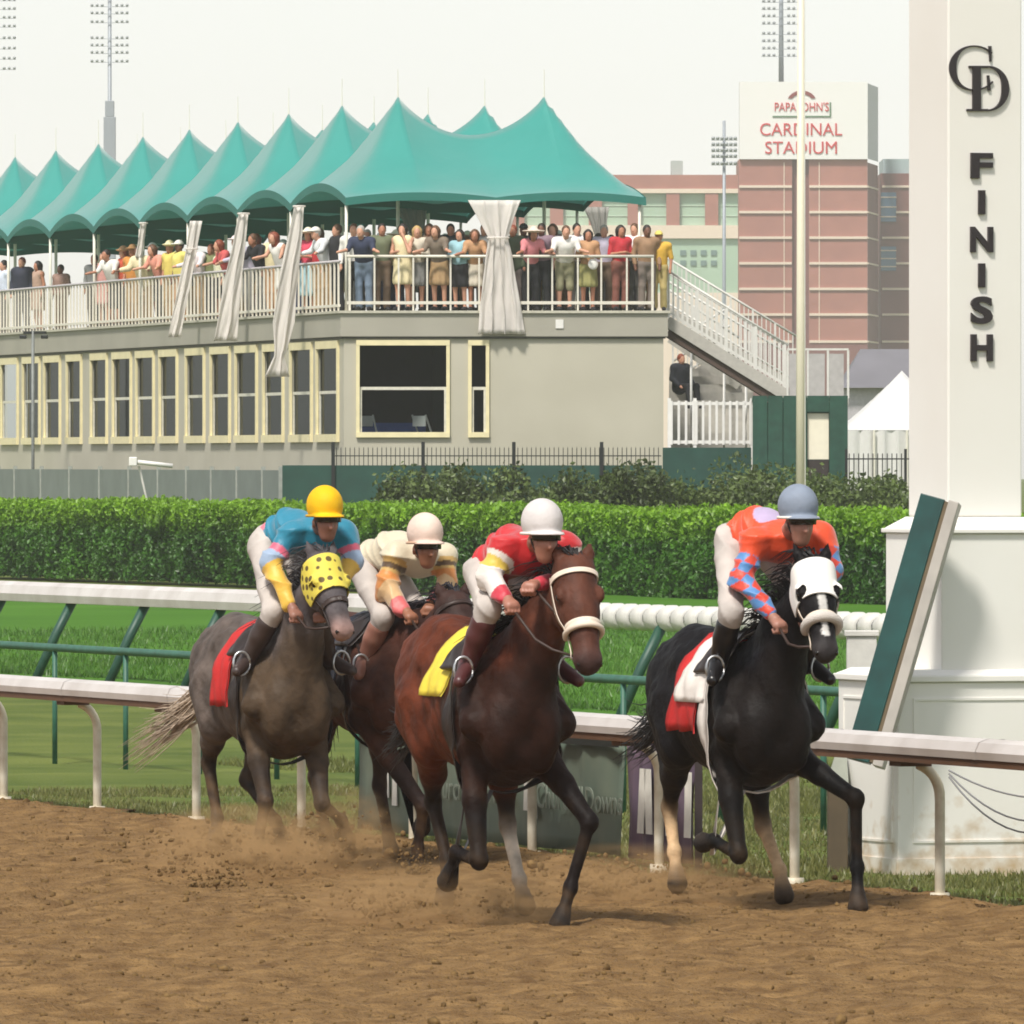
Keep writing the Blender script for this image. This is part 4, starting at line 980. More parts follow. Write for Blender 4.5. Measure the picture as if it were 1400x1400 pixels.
# flagpole
fp = sp(1095, 212)
fpo = thing('flagpole', 'tall cream flagpole rising behind the hedge beside the green kiosk', 'flagpole', fp)
mb = MB(); mb.tube([fp + Vector((0, 0, -.1)), fp + Vector((0, 0, 6)), fp + Vector((0, 0, 13.5))], [.11, .092, .065], 14); mb.build('pole', mat('flagpole_cream', lin((226, 218, 196)), .4, var=.03, scale=1), fpo, smooth=True)
mb = MB(); mb.tube([fp + Vector((0, 0, -.05)), fp + Vector((0, 0, .14))], .19, 14); mb.build('base_collar', M_WHITE2, fpo, smooth=True)
mb = MB(); mb.tube([fp + Vector((.085, -.1, .9)), fp + Vector((.075, -.09, 13))], .008, 5); mb.build('halyard', M_WHITE, fpo)
# iron fence and white marquee on the right
iff = thing('iron_fence', 'black iron fence in front of the white marquee', 'fence', sp(1198, 226))
zi0, zi1 = zf(662, 226), zf(620, 226)
for px in np.arange(1161, 1262, 6.5):
    mb = MB(); p = sp(px, 226); mb.bar(p + Vector((0, 0, .05)), p + Vector((0, 0, zi1)), .022); mb.build('picket', M_BLACK, iff)
for z in (zi1 - .12, .4):
    mb = MB(); mb.bar(sp(1158, 226) + Vector((0, .02, z)), sp(1265, 226) + Vector((0, .02, z)), .03); mb.build('fence_rail', M_BLACK, iff)
for px in (1157, 1238):
    mb = MB(); p = sp(px, 226); mb.bar(p + Vector((0, 0, -.05)), p + Vector((0, 0, zi1 + .1)), .06); mb.build('post', M_BLACK, iff)
mq = thing('marquee', 'white marquee with a peaked roof behind the black iron fence', 'tent', sp(1240, 268))
M_MQ = mat('marquee_white', (.80, .79, .77), .6, var=.03, trans=.2)
x0, x1, yq0, yq1 = (1150 - CX) / F * 268, (1330 - CX) / F * 268, 268, 275; ze, zp = zf(588, 268), zf(505, 268)
xm = (x0 + x1) / 2; G = []
for v in np.linspace(0, 1, 15):
    row = []
    for u in np.linspace(0, 1, 19):
        s_ = max(abs(2 * u - 1), abs(2 * v - 1)); row.append((x0 + (x1 - x0) * u, yq0 + (yq1 - yq0) * v, ze + (zp - ze) * (1 - s_) ** 1.15))
    G.append(row)
mb = MB(); mb.grid(G); mb.build('roof', M_MQ, mq, smooth=True)
mb = MB(); n = 60
for (a, b) in (((x0, yq0), (x1, yq0)), ((x0, yq0), (x0, yq1)), ((x1, yq0), (x1, yq1))):
    mb.grid([[(a[0] + (b[0] - a[0]) * i / n + .03 * math.sin(i * 1.1), a[1] + (b[1] - a[1]) * i / n + .05 * math.sin(i * .9), z) for z in (ze - .01, 1.5, -.05)] for i in range(n + 1)])
mb.build('side_curtain', M_MQ, mq, smooth=True)
for x in np.linspace(x0, x1, 5):
    mb = MB(); mb.tube([(x, yq0 - .08, -.05), (x, yq0 - .08, ze)], .035, 8); mb.build('pole', M_POLE, mq)
# ------------------------------------------------------------------ stadium far behind
YB = 1200.0; K = YB / F
def sx(px, Y=YB): return (px - CX) / F * Y
def sz(py, Y=YB): return CAMZ + (HY - py) / F * Y
M_BRICK = mat('brick_hazed', lin((158, 108, 98)), .9, scale=.35, col2=lin((170, 116, 104)))  # brick colour paled to carry part of the distance haze
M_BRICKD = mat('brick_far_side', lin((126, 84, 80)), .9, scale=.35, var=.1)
M_BAND = mat('stone_band', lin((222, 204, 186)), .8, var=.04)
M_SIGN = mat('sign_panel_white', (.80, .79, .76), .6, var=.02)
M_RED = mat('sign_red', lin((196, 44, 52)), .5)
M_GLG = mat('glass_green_far', lin((166, 188, 166)), .35, scale=.2, var=.08)
M_WIN = mat('glass_blue_far', lin((70, 104, 134)), .25, var=.15, scale=.3)
sta = thing('stadium', 'brick stadium tower with pale bands and a white CARDINAL STADIUM sign', 'stadium', (sx(1095), YB, 0))
def fbox(mb, x0, x1, y0, y1, d0, d1, Y=YB): mb.box(sx(x0, Y), sx(x1, Y), Y + d0, Y + d1, sz(y1, Y), sz(y0, Y))
mb = MB()
for x0, x1 in ((1010, 1083), (1106, 1186)): fbox(mb, x0, x1, 218, 471, 0, 14)
mb.build('brick_wall', M_BRICK, sta)
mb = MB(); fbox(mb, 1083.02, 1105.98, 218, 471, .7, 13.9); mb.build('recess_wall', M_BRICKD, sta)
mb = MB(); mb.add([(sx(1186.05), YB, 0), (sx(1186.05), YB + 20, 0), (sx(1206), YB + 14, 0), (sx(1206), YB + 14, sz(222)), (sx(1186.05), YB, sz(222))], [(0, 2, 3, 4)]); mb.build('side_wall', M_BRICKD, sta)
mb = MB(); mb.box(sx(1204, YB + 14), sx(1262, YB + 14), YB + 14.1, YB + 30, 0, sz(237, YB + 14)); mb.build('wing_wall', M_BRICKD, sta)
mb = MB(); mb.box(sx(1208, YB + 14), sx(1256, YB + 14), YB + 15, YB + 29, sz(237, YB + 14) + .01, sz(217, YB + 14)); mb.build('roof_plant', mat('plant_grey', lin((160, 176, 178)), .6), sta)
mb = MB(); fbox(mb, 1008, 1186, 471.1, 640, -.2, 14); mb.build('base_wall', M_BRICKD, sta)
for yy in (255, 290, 325, 360, 395, 430, 467):
    for x0, x1 in ((1010.5, 1082.5), (1106.5, 1185.5)):
        mb = MB(); fbox(mb, x0, x1, yy - 1.7, yy + 1.7, -.22, -.01); mb.build('stone_band', M_BAND, sta)
    mb = MB(); a = Vector((sx(1186.2), YB - .1, sz(yy))); b = Vector((sx(1206), YB + 13.9, sz(yy))); mb.bar(a, b, .2, .2); mb.build('stone_band', M_BAND, sta)
    mb = MB(); Yw = YB + 14; mb.box(sx(1206, Yw), sx(1262, Yw), Yw - .12, Yw + .08, sz(yy + 1.5, Yw), sz(yy - 1.5, Yw)); mb.build('stone_band', M_BAND, sta)
for x in (1072, 1120):
    mb = MB(); fbox(mb, x - .6, x + .6, 222, 470, -.1, -.005); mb.build('downpipe', M_BAND, sta)
for y0, y1 in ((263, 303), (337, 370)):
    Yw = YB + 14; w_ = None
    mb = MB(); mb.box(sx(1203.5 + 1, Yw), sx(1225, Yw), Yw - .18, Yw + .05, sz(y1, Yw), sz(y0, Yw)); w_ = mb.build('window', M_WIN, sta)
    for q in range(3):
        yy = y0 + (y1 - y0) * (q + .5) / 3; mb = MB(); mb.box(sx(1204, Yw), sx(1225.5, Yw), Yw - .26, Yw - .185, sz(yy + .8, Yw), sz(yy - .8, Yw)); mb.build('glazing_bar', M_BAND, w_)
sgn = MB(); fbox(sgn, 1011, 1186, 112, 217.8, -.5, 3); sgn.build('sign_panel', M_SIGN, sta)
mb = MB(); mb.add([(sx(1186.1), YB - .4, sz(217)), (sx(1206), YB + 13, sz(217)), (sx(1206), YB + 13, sz(114)), (sx(1186.1), YB - .4, sz(114))], [(0, 1, 2, 3)]); mb.build('sign_return', mat('sign_return_grey', lin((196, 198, 200)), .7), sta)
def stext(body, px, py, wpx, hpx, m, name='lettering'):
    me = text_mesh(body, 1.0, .05, 0.0); co = np.array([v.co for v in me.vertices]); lo_, hi_ = co.min(0), co.max(0); c_ = (lo_ + hi_) / 2
    for v in me.vertices: v.co = ((v.co.x - c_[0]) * wpx * K / (hi_[0] - lo_[0]), (v.co.y - c_[1]) * hpx * K / (hi_[1] - lo_[1]), v.co.z)
    Mx = Matrix(((1, 0, 0, sx(px)), (0, 0, -1, YB - .56), (0, 1, 0, sz(py)), (0, 0, 0, 1)))
    return link(name, me, m, sta, wm(sta).inverted() @ Mx)
stext('CARDINAL', 1095, 177, 112, 17, M_RED); stext('STADIUM', 1095, 202, 98, 17, M_RED)
stext("PAPA JOHN'S", 1096, 148, 74, 16, M_RED)
mb = MB(); pts = []
for a in np.linspace(math.radians(160), math.radians(20), 14): pts.append(Vector((sx(1096 + 20 * math.cos(a)), YB - .6, sz(140 - 16 * math.sin(a)))))
for a in np.linspace(math.radians(20), math.radians(160), 14): pts.append(Vector((sx(1096 + 14 * math.cos(a)), YB - .6, sz(138 - 9 * math.sin(a)))))
mb.poly_extrude(pts, Vector((0, .08, 0))); mb.build('sign_arch', mat('sign_arch_maroon', lin((130, 50, 50)), .6), sta)
mb = MB()
for (x0, x1, y0, y1) in ((1056, 1136, 158.5, 160.5), (1134, 1136, 140, 158.4)): fbox(mb, x0, x1, y0, y1, -.6, -.51)
mb.build('sign_border', mat('sign_border_green', lin((84, 118, 84)), .6), sta)
# lower wing with green glazing
YW = 1170.0
wg = thing('stadium_wing', 'long low stadium wing with green glazing between brick piers', 'building', (sx(900, YW), YW, 0))
def wbox(x0, x1, y0, y1, d0, d1, m, name, par=None):
    mb = MB(); mb.box(sx(x0, YW), sx(x1, YW), YW + d0, YW + d1, sz(y1, YW), sz(y0, YW)); return mb.build(name, m, par or wg)
wbox(700, 1009, 239, 258, 0, 12, M_BRICK, 'brick_parapet'); wbox(700, 1009, 258.1, 264, -.2, 12, M_BAND, 'stone_band')
wbox(700, 1009, 264.1, 308, .6, 12, M_GLG, 'glazing'); wbox(700, 1009, 308.1, 326, -.3, 12, M_BAND, 'stone_band')
wbox(700, 1009, 326.1, 400, .2, 12, M_GLG, 'glazing'); wbox(700, 1009, 400.1, 640, 0, 12, M_BAND, 'base_wall')
for x in np.arange(708, 1000, 53):
    wbox(x - 9, x + 9, 264.2, 307.9, -.1, .58, M_BRICK, 'pier')
for x in (930, 944, 958, 972):
    for y in (342, 356): wbox(x, x + 8, y, y + 7, .05, .19, mat('pane_grey_far', lin((108, 130, 126)), .4), 'pane')
wbox(918, 934, 219, 238.9, 2, 6, mat('vent_grey', lin((168, 176, 172)), .7), 'roof_vent')
for yy in (281, 295): wbox(700, 1009, yy - .5, yy + .5, .5, .59, mat('glazing_line', lin((190, 206, 188)), .6), 'glazing_bar')
# floodlight masts
M_MAST = mat('mast_grey', lin((150, 156, 164)), .5, metal=.2)
M_LAMPH = mat('lamp_head_grey', lin((168, 172, 176)), .4)
def mast(px, Y, ytop, ybot, rows, cols, half, label, base=None, width=.32):
    o = thing('floodlight_mast', label, 'floodlight', (sx(px, Y), Y, 0), group='floodlight masts of the stadium')
    zb_ = 0.0 if ybot is None else sz(ybot, Y)
    mb = MB(); mb.tube([(sx(px, Y), Y, zb_), (sx(px, Y), Y, sz(ytop, Y))], [width, width * .7], 10); mb.build('pole', M_MAST, o, smooth=True)
    lh = MB(); lh.tube([(0, .12, 0), (0, -.08, -.02), (0, -.16, -.04)], [.10, .19, .20], 8); lm_ = lh.mesh('lamp', True)
    for y in rows:
        mb = MB(); mb.bar((sx(px - half, Y), Y - .4, sz(y, Y) - .12), (sx(px + half, Y), Y - .4, sz(y, Y) - .12), .07); b_ = mb.build('cross_arm', M_MAST, o)
        for c in cols:
            link('lamp', lm_, M_LAMPH, o, wm(o).inverted() @ Matrix.Translation((sx(px + c, Y), Y - .5, sz(y, Y) + .1)))
    if base: 
        for (w, y0, y1) in base:
            mb = MB(); mb.box(sx(px - w, Y), sx(px + w, Y), Y - 1, Y + 1, sz(y1, Y), sz(y0, Y)); mb.build('lattice_base', M_MAST, o, bevel=.05)
cl = (-24, -17, -10, 10, 17, 24)
mast(150, 1260, -60, None, (-50, -40, -30, -12, -2, 8, 18, 30, 52, 62, 72, 84), cl, 26, 'tall floodlight mast rising behind the middle of the teal tents', base=[(8, 160, 640), (6, 138, 159.9)])
mast(-4, 1275, -60, None, (-30, -12, 0, 12, 24, 36, 52, 66, 80, 94), cl[:], 26, 'floodlight mast cut by the edge beyond the last teal tents')
mast(1068, YB + 6, -60, 113, (-30, -12, 2, 12, 22, 32, 46, 56, 66, 76), cl, 27, 'floodlight mast standing on top of the stadium sign')
mast(990, 1000, 165, None, (190, 198, 206, 214, 224), (-15, -9, -3, 3, 9, 15), 18, 'short floodlight mast with stacked lamps before the stadium wing', width=.22)
# grey roofed shed between the marquee and the stadium
YH = 420.0
sh = thing('grey_shed', 'low shed with a dark grey roof behind the white marquee', 'building', (sx(1215, YH), YH, 0))
mb = MB(); mb.box(sx(1140, YH), sx(1330, YH), YH, YH + 8, 0, sz(529, YH)); mb.build('wall', mat('shed_wall', lin((176, 172, 176)), .8), sh)
mb = MB(); x0, x1 = sx(1150, YH), sx(1330, YH); a, b = sz(531, YH), sz(476, YH)
mb.add([(x0, YH - .5, a + .02), (x1, YH - .5, a + .02), (x1, YH + 3.5, b), (x0 + .9, YH + 3.5, b), (x0, YH + 8.5, a + .02), (x1, YH + 8.5, a + .02)], [(0, 1, 2, 3), (3, 2, 5, 4), (0, 3, 4)]); mb.build('roof', mat('roof_grey', lin((112, 110, 116)), .7, scale=.5, var=.1), sh)
# ------------------------------------------------------------------ horses
HD = Vector((math.sin(math.radians(18)), -math.cos(math.radians(18)), 0))
HL = Vector((-HD.y, HD.x, 0))
HROT = math.atan2(HD.y, HD.x)
def hloc(O, px, py, xf):
    """photo pixel + forward distance along the horse -> the horse's own frame"""
    r = Vector(((px - CX) / F, 1.0, -(py - HY) / F)); C = Vector((0, 0, CAMZ)); O = Vector((O[0], O[1], 0))
    t = (xf + O.dot(HD) - C.dot(HD)) / r.dot(HD); P = C + r * t - O
    return np.array((P.dot(HD), P.dot(HL), P.z))
def nrm(v): return v / max(1e-9, np.linalg.norm(v))
def ray_surface(bvh, origin, direction, off, far=3.0):
    d = Vector(direction).normalized(); h = bvh.ray_cast(Vector(origin) + d * far, -d)
    if h[0] is None: return None
    return h[0] + d * off
def shell(grid, thick):
    """closed thin shell from a grid of surface points and outward directions"""
    ni, nj = len(grid), len(grid[0]); V = []; Fq = []
    for lay in (0, 1):
        for row in grid:
            for p, d in row: V.append(Vector(p) + Vector(d) * (thick if lay else 0))
    id_ = lambda l, i, j: l * ni * nj + i * nj + j
    for i in range(ni - 1):
        for j in range(nj - 1):
            Fq.append((id_(1, i, j), id_(1, i, j + 1), id_(1, i + 1, j + 1), id_(1, i + 1, j))); Fq.append((id_(0, i, j), id_(0, i + 1, j), id_(0, i + 1, j + 1), id_(0, i, j + 1)))
    for i in range(ni - 1):
        for j in (0, nj - 1): Fq.append((id_(0, i, j), id_(1, i, j), id_(1, i + 1, j), id_(0, i + 1, j)))
    for j in range(nj - 1):
        for i in (0, ni - 1): Fq.append((id_(0, i, j), id_(0, i, j + 1), id_(1, i, j + 1), id_(1, i, j)))
    return V, Fq
M_COAT = vmat('horse_coat', 0.58, 0.6, 30, var=.38, scale=8, spec=.14)
M_HAIR = vmat('horse_hair', 0.5, 0.3, 200, var=.3, scale=30)
M_LEATH = mat('leather_dark', lin((38, 26, 22)), .5, var=.2)
M_EYE = mat('horse_eye', (.01, .008, .006), .08)
def strand_mesh(paths, r0, colr, seed):
    mb = MB(); 
    for p in paths:
        n = len(p); mb.tube(p, [r0 * (1 - .85 * (i / (n - 1)) ** 1.5) for i in range(n)], 5)
    me = make_mesh('strands', mb.v, mb.f, True, np.repeat(np.array([colr]), len(mb.v), 0)); return me
def horse(key, label, O, coat, legs, poll, muz, joints, opts):
    """coat: dict of colours; legs: {'RF': [knee, fetlock, hoof] ...} in the horse's frame"""
    o = thing('horse', label, 'horse', (O[0], O[1], 0), HROT, 'race horses galloping')
    B = Body(); zb = opts.get('dz', 0.0)
    col = coat
    tab = [col['body'], col['flank'], col['leg'], col['head'], col['muz'], col['hoof'], col.get('sock', col['leg']), col['chest']]
    # trunk
    B.ell((-.28, 0, 1.20 + zb), (.66, .30, .37), .08, .04, 1)
    B.ell((.12, 0, 1.155 + zb), (.40, .29, .39), .08, 0, 7)
    cr = opts.get('croup', .0); B.ell((-.80, 0, 1.33 + zb + cr), (.44, .275, .28), .08, -.06, 1)
    B.cone((.16, 0, 1.50 + zb), (-.35, 0, 1.47 + zb), .10, .11, .10, c=0)
    B.cone((-.35, 0, 1.46 + zb), (-.92, 0, 1.49 + zb + cr), .13, .13, .10, c=0)
    B.ell((.385, .115, 1.09 + zb), (.16, .125, .23), .022, 0, 7); B.ell((.385, -.115, 1.09 + zb), (.16, .125, .23), .022, 0, 7)
    B.ell((.30, 0, .98 + zb), (.2, .16, .16), .06, 0, 7)
    for s in (-1, 1):
        B.cone((.02, s * .15, 1.45 + zb), (.34, s * .235, 1.13 + zb), .095, .112, .035, c=7)      # shoulder blade
        B.cone((.34, s * .20, 1.13 + zb), (.12, s * .195, .97 + zb), .098, .095, .03, c=7); B.ell((.0, s * .24, 1.14 + zb), (.16, .085, .17), .025, .5, 7)        # upper arm
        B.ell((-.98, s * .135, 1.30 + zb + cr * .7), (.22, .15, .27), .035, .2, 1)                        # buttock
        B.ell((-.72, s * .20, 1.16 + zb), (.24, .11, .30), .03, .25, 1)                       # thigh
    # legs
    for nm, pts in legs.items():
        s = 1 if nm[0] == 'L' else -1
        kn, ft, hf = (np.array(p, float) for p in pts); sock = opts.get('socks', {}).get(nm)
        lc = 2; cc = 6 if sock else 2
        if nm[1] == 'F':
            el = np.array((.14, s * .185, .97 + zb))
            m1 = el + (kn - el) * .45 + np.array((0, s * .01, 0))
            B.cone(el, m1, .100, .068, .04, c=7); B.cone(m1, kn, .068, .044, .03, c=2); B.cone(el + (m1 - el) * .3 + np.array((.03, s * .03, 0)), m1 + np.array((.012, s * .02, 0)), .055, .03, .02, c=7)
            B.ell(kn, (.052, .05, .06), .03, 0, 2)
            B.cone(kn, ft, .038, .031, .02, c=cc)
            B.cone(kn + np.array((-.02, 0, -.02)), ft + np.array((-.018, 0, .02)), .022, .024, .02, c=cc)
        else:
            hip = np.array((-.80, s * .165, 1.22 + zb)); st_ = np.array((-.62 + .25 * (kn[0] + .8), s * .2 + .3 * (kn[1] - s * .2), 1.0 + zb))
            B.cone(hip, st_, .19, .125, .06, c=1); mid_ = st_ + (kn - st_) * .5 + np.array((-.02, 0, .0))
            B.cone(st_, mid_, .118, .066, .04, c=1); B.cone(mid_, kn, .064, .042, .03, c=2)
            back = np.array((-1.0, s * .15, 1.12 + zb)); B.cone(back, mid_ + np.array((-.03, 0, 0)), .12, .06, .08, c=1)
            d = nrm(ft - kn); B.ell(kn, (.055, .045, .062), .03, 0, 2)
            B.cone(kn + np.array((-.045, 0, .055)), kn + d * .06 + np.array((-.02, 0, 0)), .022, .03, .03, c=2)    # point of hock
            B.cone(kn, ft, .042, .034, .02, c=cc)
        B.ell(ft, (.044, .042, .046), .025, 0, cc)
        d2 = nrm(hf - ft); L2 = np.linalg.norm(hf - ft); hp = ft + d2 * max(.02, L2 - .075)
        B.cone(ft, hp, .034, .036, .02, c=cc)
        B.cone(hp, hf, .046, .062, .012, c=5)
    # head frame
    poll, muz = np.array(poll), np.array(muz); h = nrm(muz - poll); HLn = np.linalg.norm(muz - poll)
    side = nrm(np.cross(np.array((0, 0, 1.0)), np.array((h[0], h[1], 0)))) ; upv = nrm(np.cross(h, side)) ; 
    if upv[0] < 0: upv = -upv                       # out of the face, forwards and up
    Rm = np.stack([h, side, upv], 1)
    hs = opts.get('hs', 1.13); hp_ = lambda a, b, c: poll + h * (a * HLn) + side * (b * hs) + upv * (c * hs); i0_ = len(B.p)
    B.cone(hp_(.02, 0, -.03), hp_(.45, 0, -.02), .110, .092, .05, c=3)
    B.cone(hp_(.45, 0, -.02), hp_(.92, 0, -.025), .084, .064, .04, c=3)
    B.ell(hp_(.97, 0, -.03), (.075, .070, .066), .03, 0, 4, Rm)
    B.ell(hp_(1.0, 0, -.075), (.04, .04, .035), .02, 0, 4, Rm)                                  # chin and lower lip
    for s in (-1, 1):
        B.ell(hp_(.30, s * .058, -.105), (.14, .048, .095), .04, 0, 3, Rm)                      # cheek
        B.ell(hp_(.30, s * .098, .022), (.045, .026, .028), .02, 0, 3, Rm)                      # brow over the eye
        B.ell(hp_(1.0, s * .044, -.002), (.035, .022, .026), .012, 0, 4, Rm)                    # nostril wing
        er = hp_(-.04, s * .062, .0); et = er + np.array((-.05, 0, .125)) + side * (s * .035)
        B.cone(er, (er + et) / 2, .026, .034, .02, c=3, ); B.cone((er + et) / 2, et, .032, .008, .01, c=3)
    B.cone(hp_(.35, 0, -.11), hp_(.90, 0, -.075), .06, .036, .04, c=3)                          # jaw line
    for i_ in range(i0_, len(B.p)):
        p_ = list(B.p[i_])
        if p_[0] == 'c': p_[3] *= hs; p_[4] *= hs
        else: p_[2] = p_[2] * hs
        B.p[i_] = tuple(p_)
    # neck
    base = np.array((.16, 0, 1.33 + zb)); nk = hp_(.10, 0, -.11)
    midn = (base * .5 + nk * .5) + np.array((-.03, .3 * poll[1] - .5 * (base[1] + nk[1]) + .2 * poll[1], .03))
    B.cone(base, midn, .27, .175, .10, q=.66, c=0); B.cone(midn, nk, .175, .125, .08, q=.62, c=3)
    B.cone(np.array((.40, 0, 1.22 + zb)), midn + np.array((.08, 0, -.08)), .15, .11, .10, c=7)
    V, Q = B.mesh(.0155)
    C = B.colors(V, tab, .018)
    if 'blaze' in opts:
        loc = (V - poll) @ Rm; b_ = (np.abs(loc[:, 1]) < opts['blaze']) & (loc[:, 2] > .02) & (loc[:, 0] > .05) & (loc[:, 0] < .5); C[b_] = (.6, .58, .55)
    rib = np.clip(1 - np.abs(V[:, 0] + .34) / .34, 0, 1) * np.clip(1 - np.abs(V[:, 2] - 1.15 - zb) / .25, 0, 1); V[:, 1] += np.sign(V[:, 1]) * rib * .006 * np.sin(V[:, 0] * 62 + V[:, 2] * 12)
    body_ = np.clip((V[:, 2] - .72) / .2, 0, 1) * np.clip((.62 - V[:, 0]) / .15, 0, 1)
    gA = V[Q[:, 1]] - V[Q[:, 0]]; gB = V[Q[:, 3]] - V[Q[:, 0]]; gN = np.cross(gA, gB); NN = np.zeros_like(V)
    for k_ in range(4): np.add.at(NN, Q[:, k_], gN)
    NN /= np.linalg.norm(NN, axis=1, keepdims=True) + 1e-9
    V = V + NN * (fbm(V[:, 0] * 1.4 + V[:, 2] * .5 + 11, V[:, 2] + V[:, 1] * 1.2 + 4, 90, [(5, .030), (11, .016), (24, .007)]) * body_)[:, None]
    # mud thrown up on legs and belly
    md = np.clip((.95 - V[:, 2]) / .9, 0, 1) * np.clip(fbm(V[:, 0] * 1.0 + 9, V[:, 1] + V[:, 2] * 1.3, 71, [(6, .9), (17, .7)]) + .25, 0, 1) * opts.get('mud', .5)
    C = C * (1 - md[:, None]) + np.array(lin((120, 92, 60)))[None] * md[:, None]
    bo_ = link('body', make_mesh('horse_body', V, Q, True, C), M_COAT, o)
    bvh = BVHTree.FromPolygons([tuple(v) for v in V], [tuple(q) for q in Q])
    for s in (-1, 1):
        mb = MB(); c = hp_(.31, s * .113, .004); P = []
        for i in range(7):
            a = math.pi * i / 6; P.append([Vector(c) + Vector(h * (.024 * math.cos(a))) + (Vector(side * s) * math.cos(b) * .012 + Vector(upv) * math.sin(b) * .02) * math.sin(a) for b in np.linspace(0, 2 * math.pi, 9)])
        mb.grid(P); link('eye', make_mesh('eye', mb.v, mb.f, True), M_EYE, o)
        mb = MB(); c = hp_(1.045, s * .05, -.006); mb.tube([Vector(c) - Vector(h) * .012, Vector(c) + Vector(h) * .006], [.018, .015], 8); link('nostril', make_mesh('nostril', mb.v, mb.f, True), M_EYE, o)
    # mane: strands blown back along the crest
    rs = np.random.default_rng(hash(key) % 1000 if False else sum(map(ord, key))); paths = []
    crest0, crest1 = hp_(-.02, 0, .05), np.array((-.02, 0, 1.58 + zb))
    for i in range(260):
        u = rs.random() ** .9; b = crest0 * (1 - u) + crest1 * u; b = b + np.array((0, rs.normal() * .012, 0.02 - .10 * u * (1 - u)))
        hit = bvh.find_nearest(Vector(b)); b = np.array(hit[0]) if hit[0] is not None else b
        L = .10 + .09 * rs.random(); sd = rs.normal() * .06 - .02
        pts = [Vector(b) - Vector((0, 0, .01)), Vector(b) + Vector((-L * .35, sd * .5, .03 + .02 * rs.random())), Vector(b) + Vector((-L * .8, sd, .02)), Vector(b) + Vector((-L * 1.25, sd * 1.5, -.03))]
        paths.append(pts)
    for i in range(0):
        b = hp_(0, rs.normal() * .02, .06); paths.append([Vector(b), Vector(b + h * .06 + upv * .03 + side * rs.normal() * .02), Vector(b + h * .14 + upv * .015 + side * rs.normal() * .04)])
    q = link('mane', strand_mesh(paths, .0055, col['mane'], 1), M_HAIR, o)
    # tail
    tb_ = np.array((-1.20, 0, 1.42 + zb + cr)); paths = []; td = opts['tail']
    tdv = np.array(hloc(O, *td)) - tb_
    for i in range(170):
        L = .5 + .55 * rs.random(); j = rs.normal(size=3) * .022; e = tdv * L + rs.normal(size=3) * np.array((.05, .045, .045))
        p0 = tb_ + j * np.array((.3, .8, .6)) + np.array((.12, 0, 0)); pts = []
        for u in np.linspace(0, 1, 8):
            pm_ = np.array((-1.36, tdv[1] * .15, 1.04 + zb)) + j * 2
            pts.append(Vector((1 - u) ** 2 * p0 + 2 * u * (1 - u) * pm_ + u * u * (tb_ + e) + j * u))
        paths.append(pts)
    link('tail', strand_mesh(paths, .0075, col['tail'], 1), M_HAIR, o)
    # saddle cloth, laid on the back
    def drape(x0, x1, a0, a1, m, name, off, thick, nx=14, na=26, wob=0.0, taper=0.0):
        G = []
        for i in range(nx + 1):
            x = x0 + (x1 - x0) * i / nx; row = []
            for j in range(na + 1):
                a = a0 + (a1 - a0) * j / na; e = (j / na * 2 - 1) ** 2
                xx = x - taper * abs(j / na * 2 - 1)
                d = np.array((0, math.sin(a), math.cos(a))); p = ray_surface(bvh, (xx, 0, 1.22 + zb), d, off, 1.6)
                if p is None: p = Vector((xx, 0, 1.22 + zb)) + Vector(d) * .35
                p = p + Vector(d) * (wob * e * math.sin(i * 1.1 + j * .7)); row.append((p, d))
            G.append(row)
        V_, F_ = shell(G, thick); return V_, F_
    V_, F_ = drape(*opts['cloth'], None, '', .012, .01, wob=.012, taper=.08); link('saddle_cloth', make_mesh('saddle_cloth', V_, F_, True), opts['cloth_mat'], o)
    if opts.get('pad'):
        V_, F_ = drape(opts['cloth'][0] + .12, opts['cloth'][1] + .10, -1.45, 1.45, None, '', .026, .012, wob=.006); link('saddle_pad', make_mesh('saddle_pad', V_, F_, True), opts['pad'], o)
    V_, F_ = drape(-.14, .18, -.95, .95, None, '', .04, .02); link('saddle', make_mesh('saddle', V_, F_, True), M_LEATH, o)
    G = []
    for i in range(3):
        row = []
        for j in range(41):
            a = 2 * math.pi * j / 40; d = np.array((0, math.sin(a), math.cos(a))); p = ray_surface(bvh, (.06 + i * .04, 0, 1.2 + zb), d, .03, 1.5) or Vector((0, 0, 1.2)); row.append((p, d))
        G.append(row)
    V_, F_ = shell(G, .008); link('girth', make_mesh('girth', V_, F_, True), opts.get('girth_mat', M_LEATH), o)
    # head gear: rings round the head
    def ring(a, w, m, name, off=.006, tilt=0.0, thick=.006, n=36, arc=(0, 2 * math.pi)):
        G = []
        for i in range(3):
            row = []
            for j in range(n + 1):
                th = arc[0] + (arc[1] - arc[0]) * j / n; d = side * math.sin(th) + upv * math.cos(th)
                c = hp_(a, 0, -.05) + h * ((i - 1) * w * .5) + h * (tilt * math.cos(th))
                p = ray_surface(bvh, c, d, off, .35) or Vector(c + d * .09); row.append((p, d))
            G.append(row)
        V_, F_ = shell(G, thick); return link(name, make_mesh(name, V_, F_, True), m, o)
    br = opts['bridle']; ring(.62, .03, br, 'noseband'); ring(.08, .028, br, 'browband', tilt=.01, arc=(-1.9, 1.9))
    for s in (-1, 1):
        G = [[], []]
        for u in np.linspace(.02, .92, 14):
            d = nrm(side * s + upv * (-.25 + .15 * u)); 
            for q in (0, 1):
                c = hp_(u, 0, -.05) + upv * (.011 * (2 * q - 1)); p = ray_surface(bvh, c, d, .007, .35) or Vector(c + d * .08); G[q].append((p, d))
        V_, F_ = shell(G, .006); link('cheek_strap', make_mesh('cheek_strap', V_, F_, True), br, o)
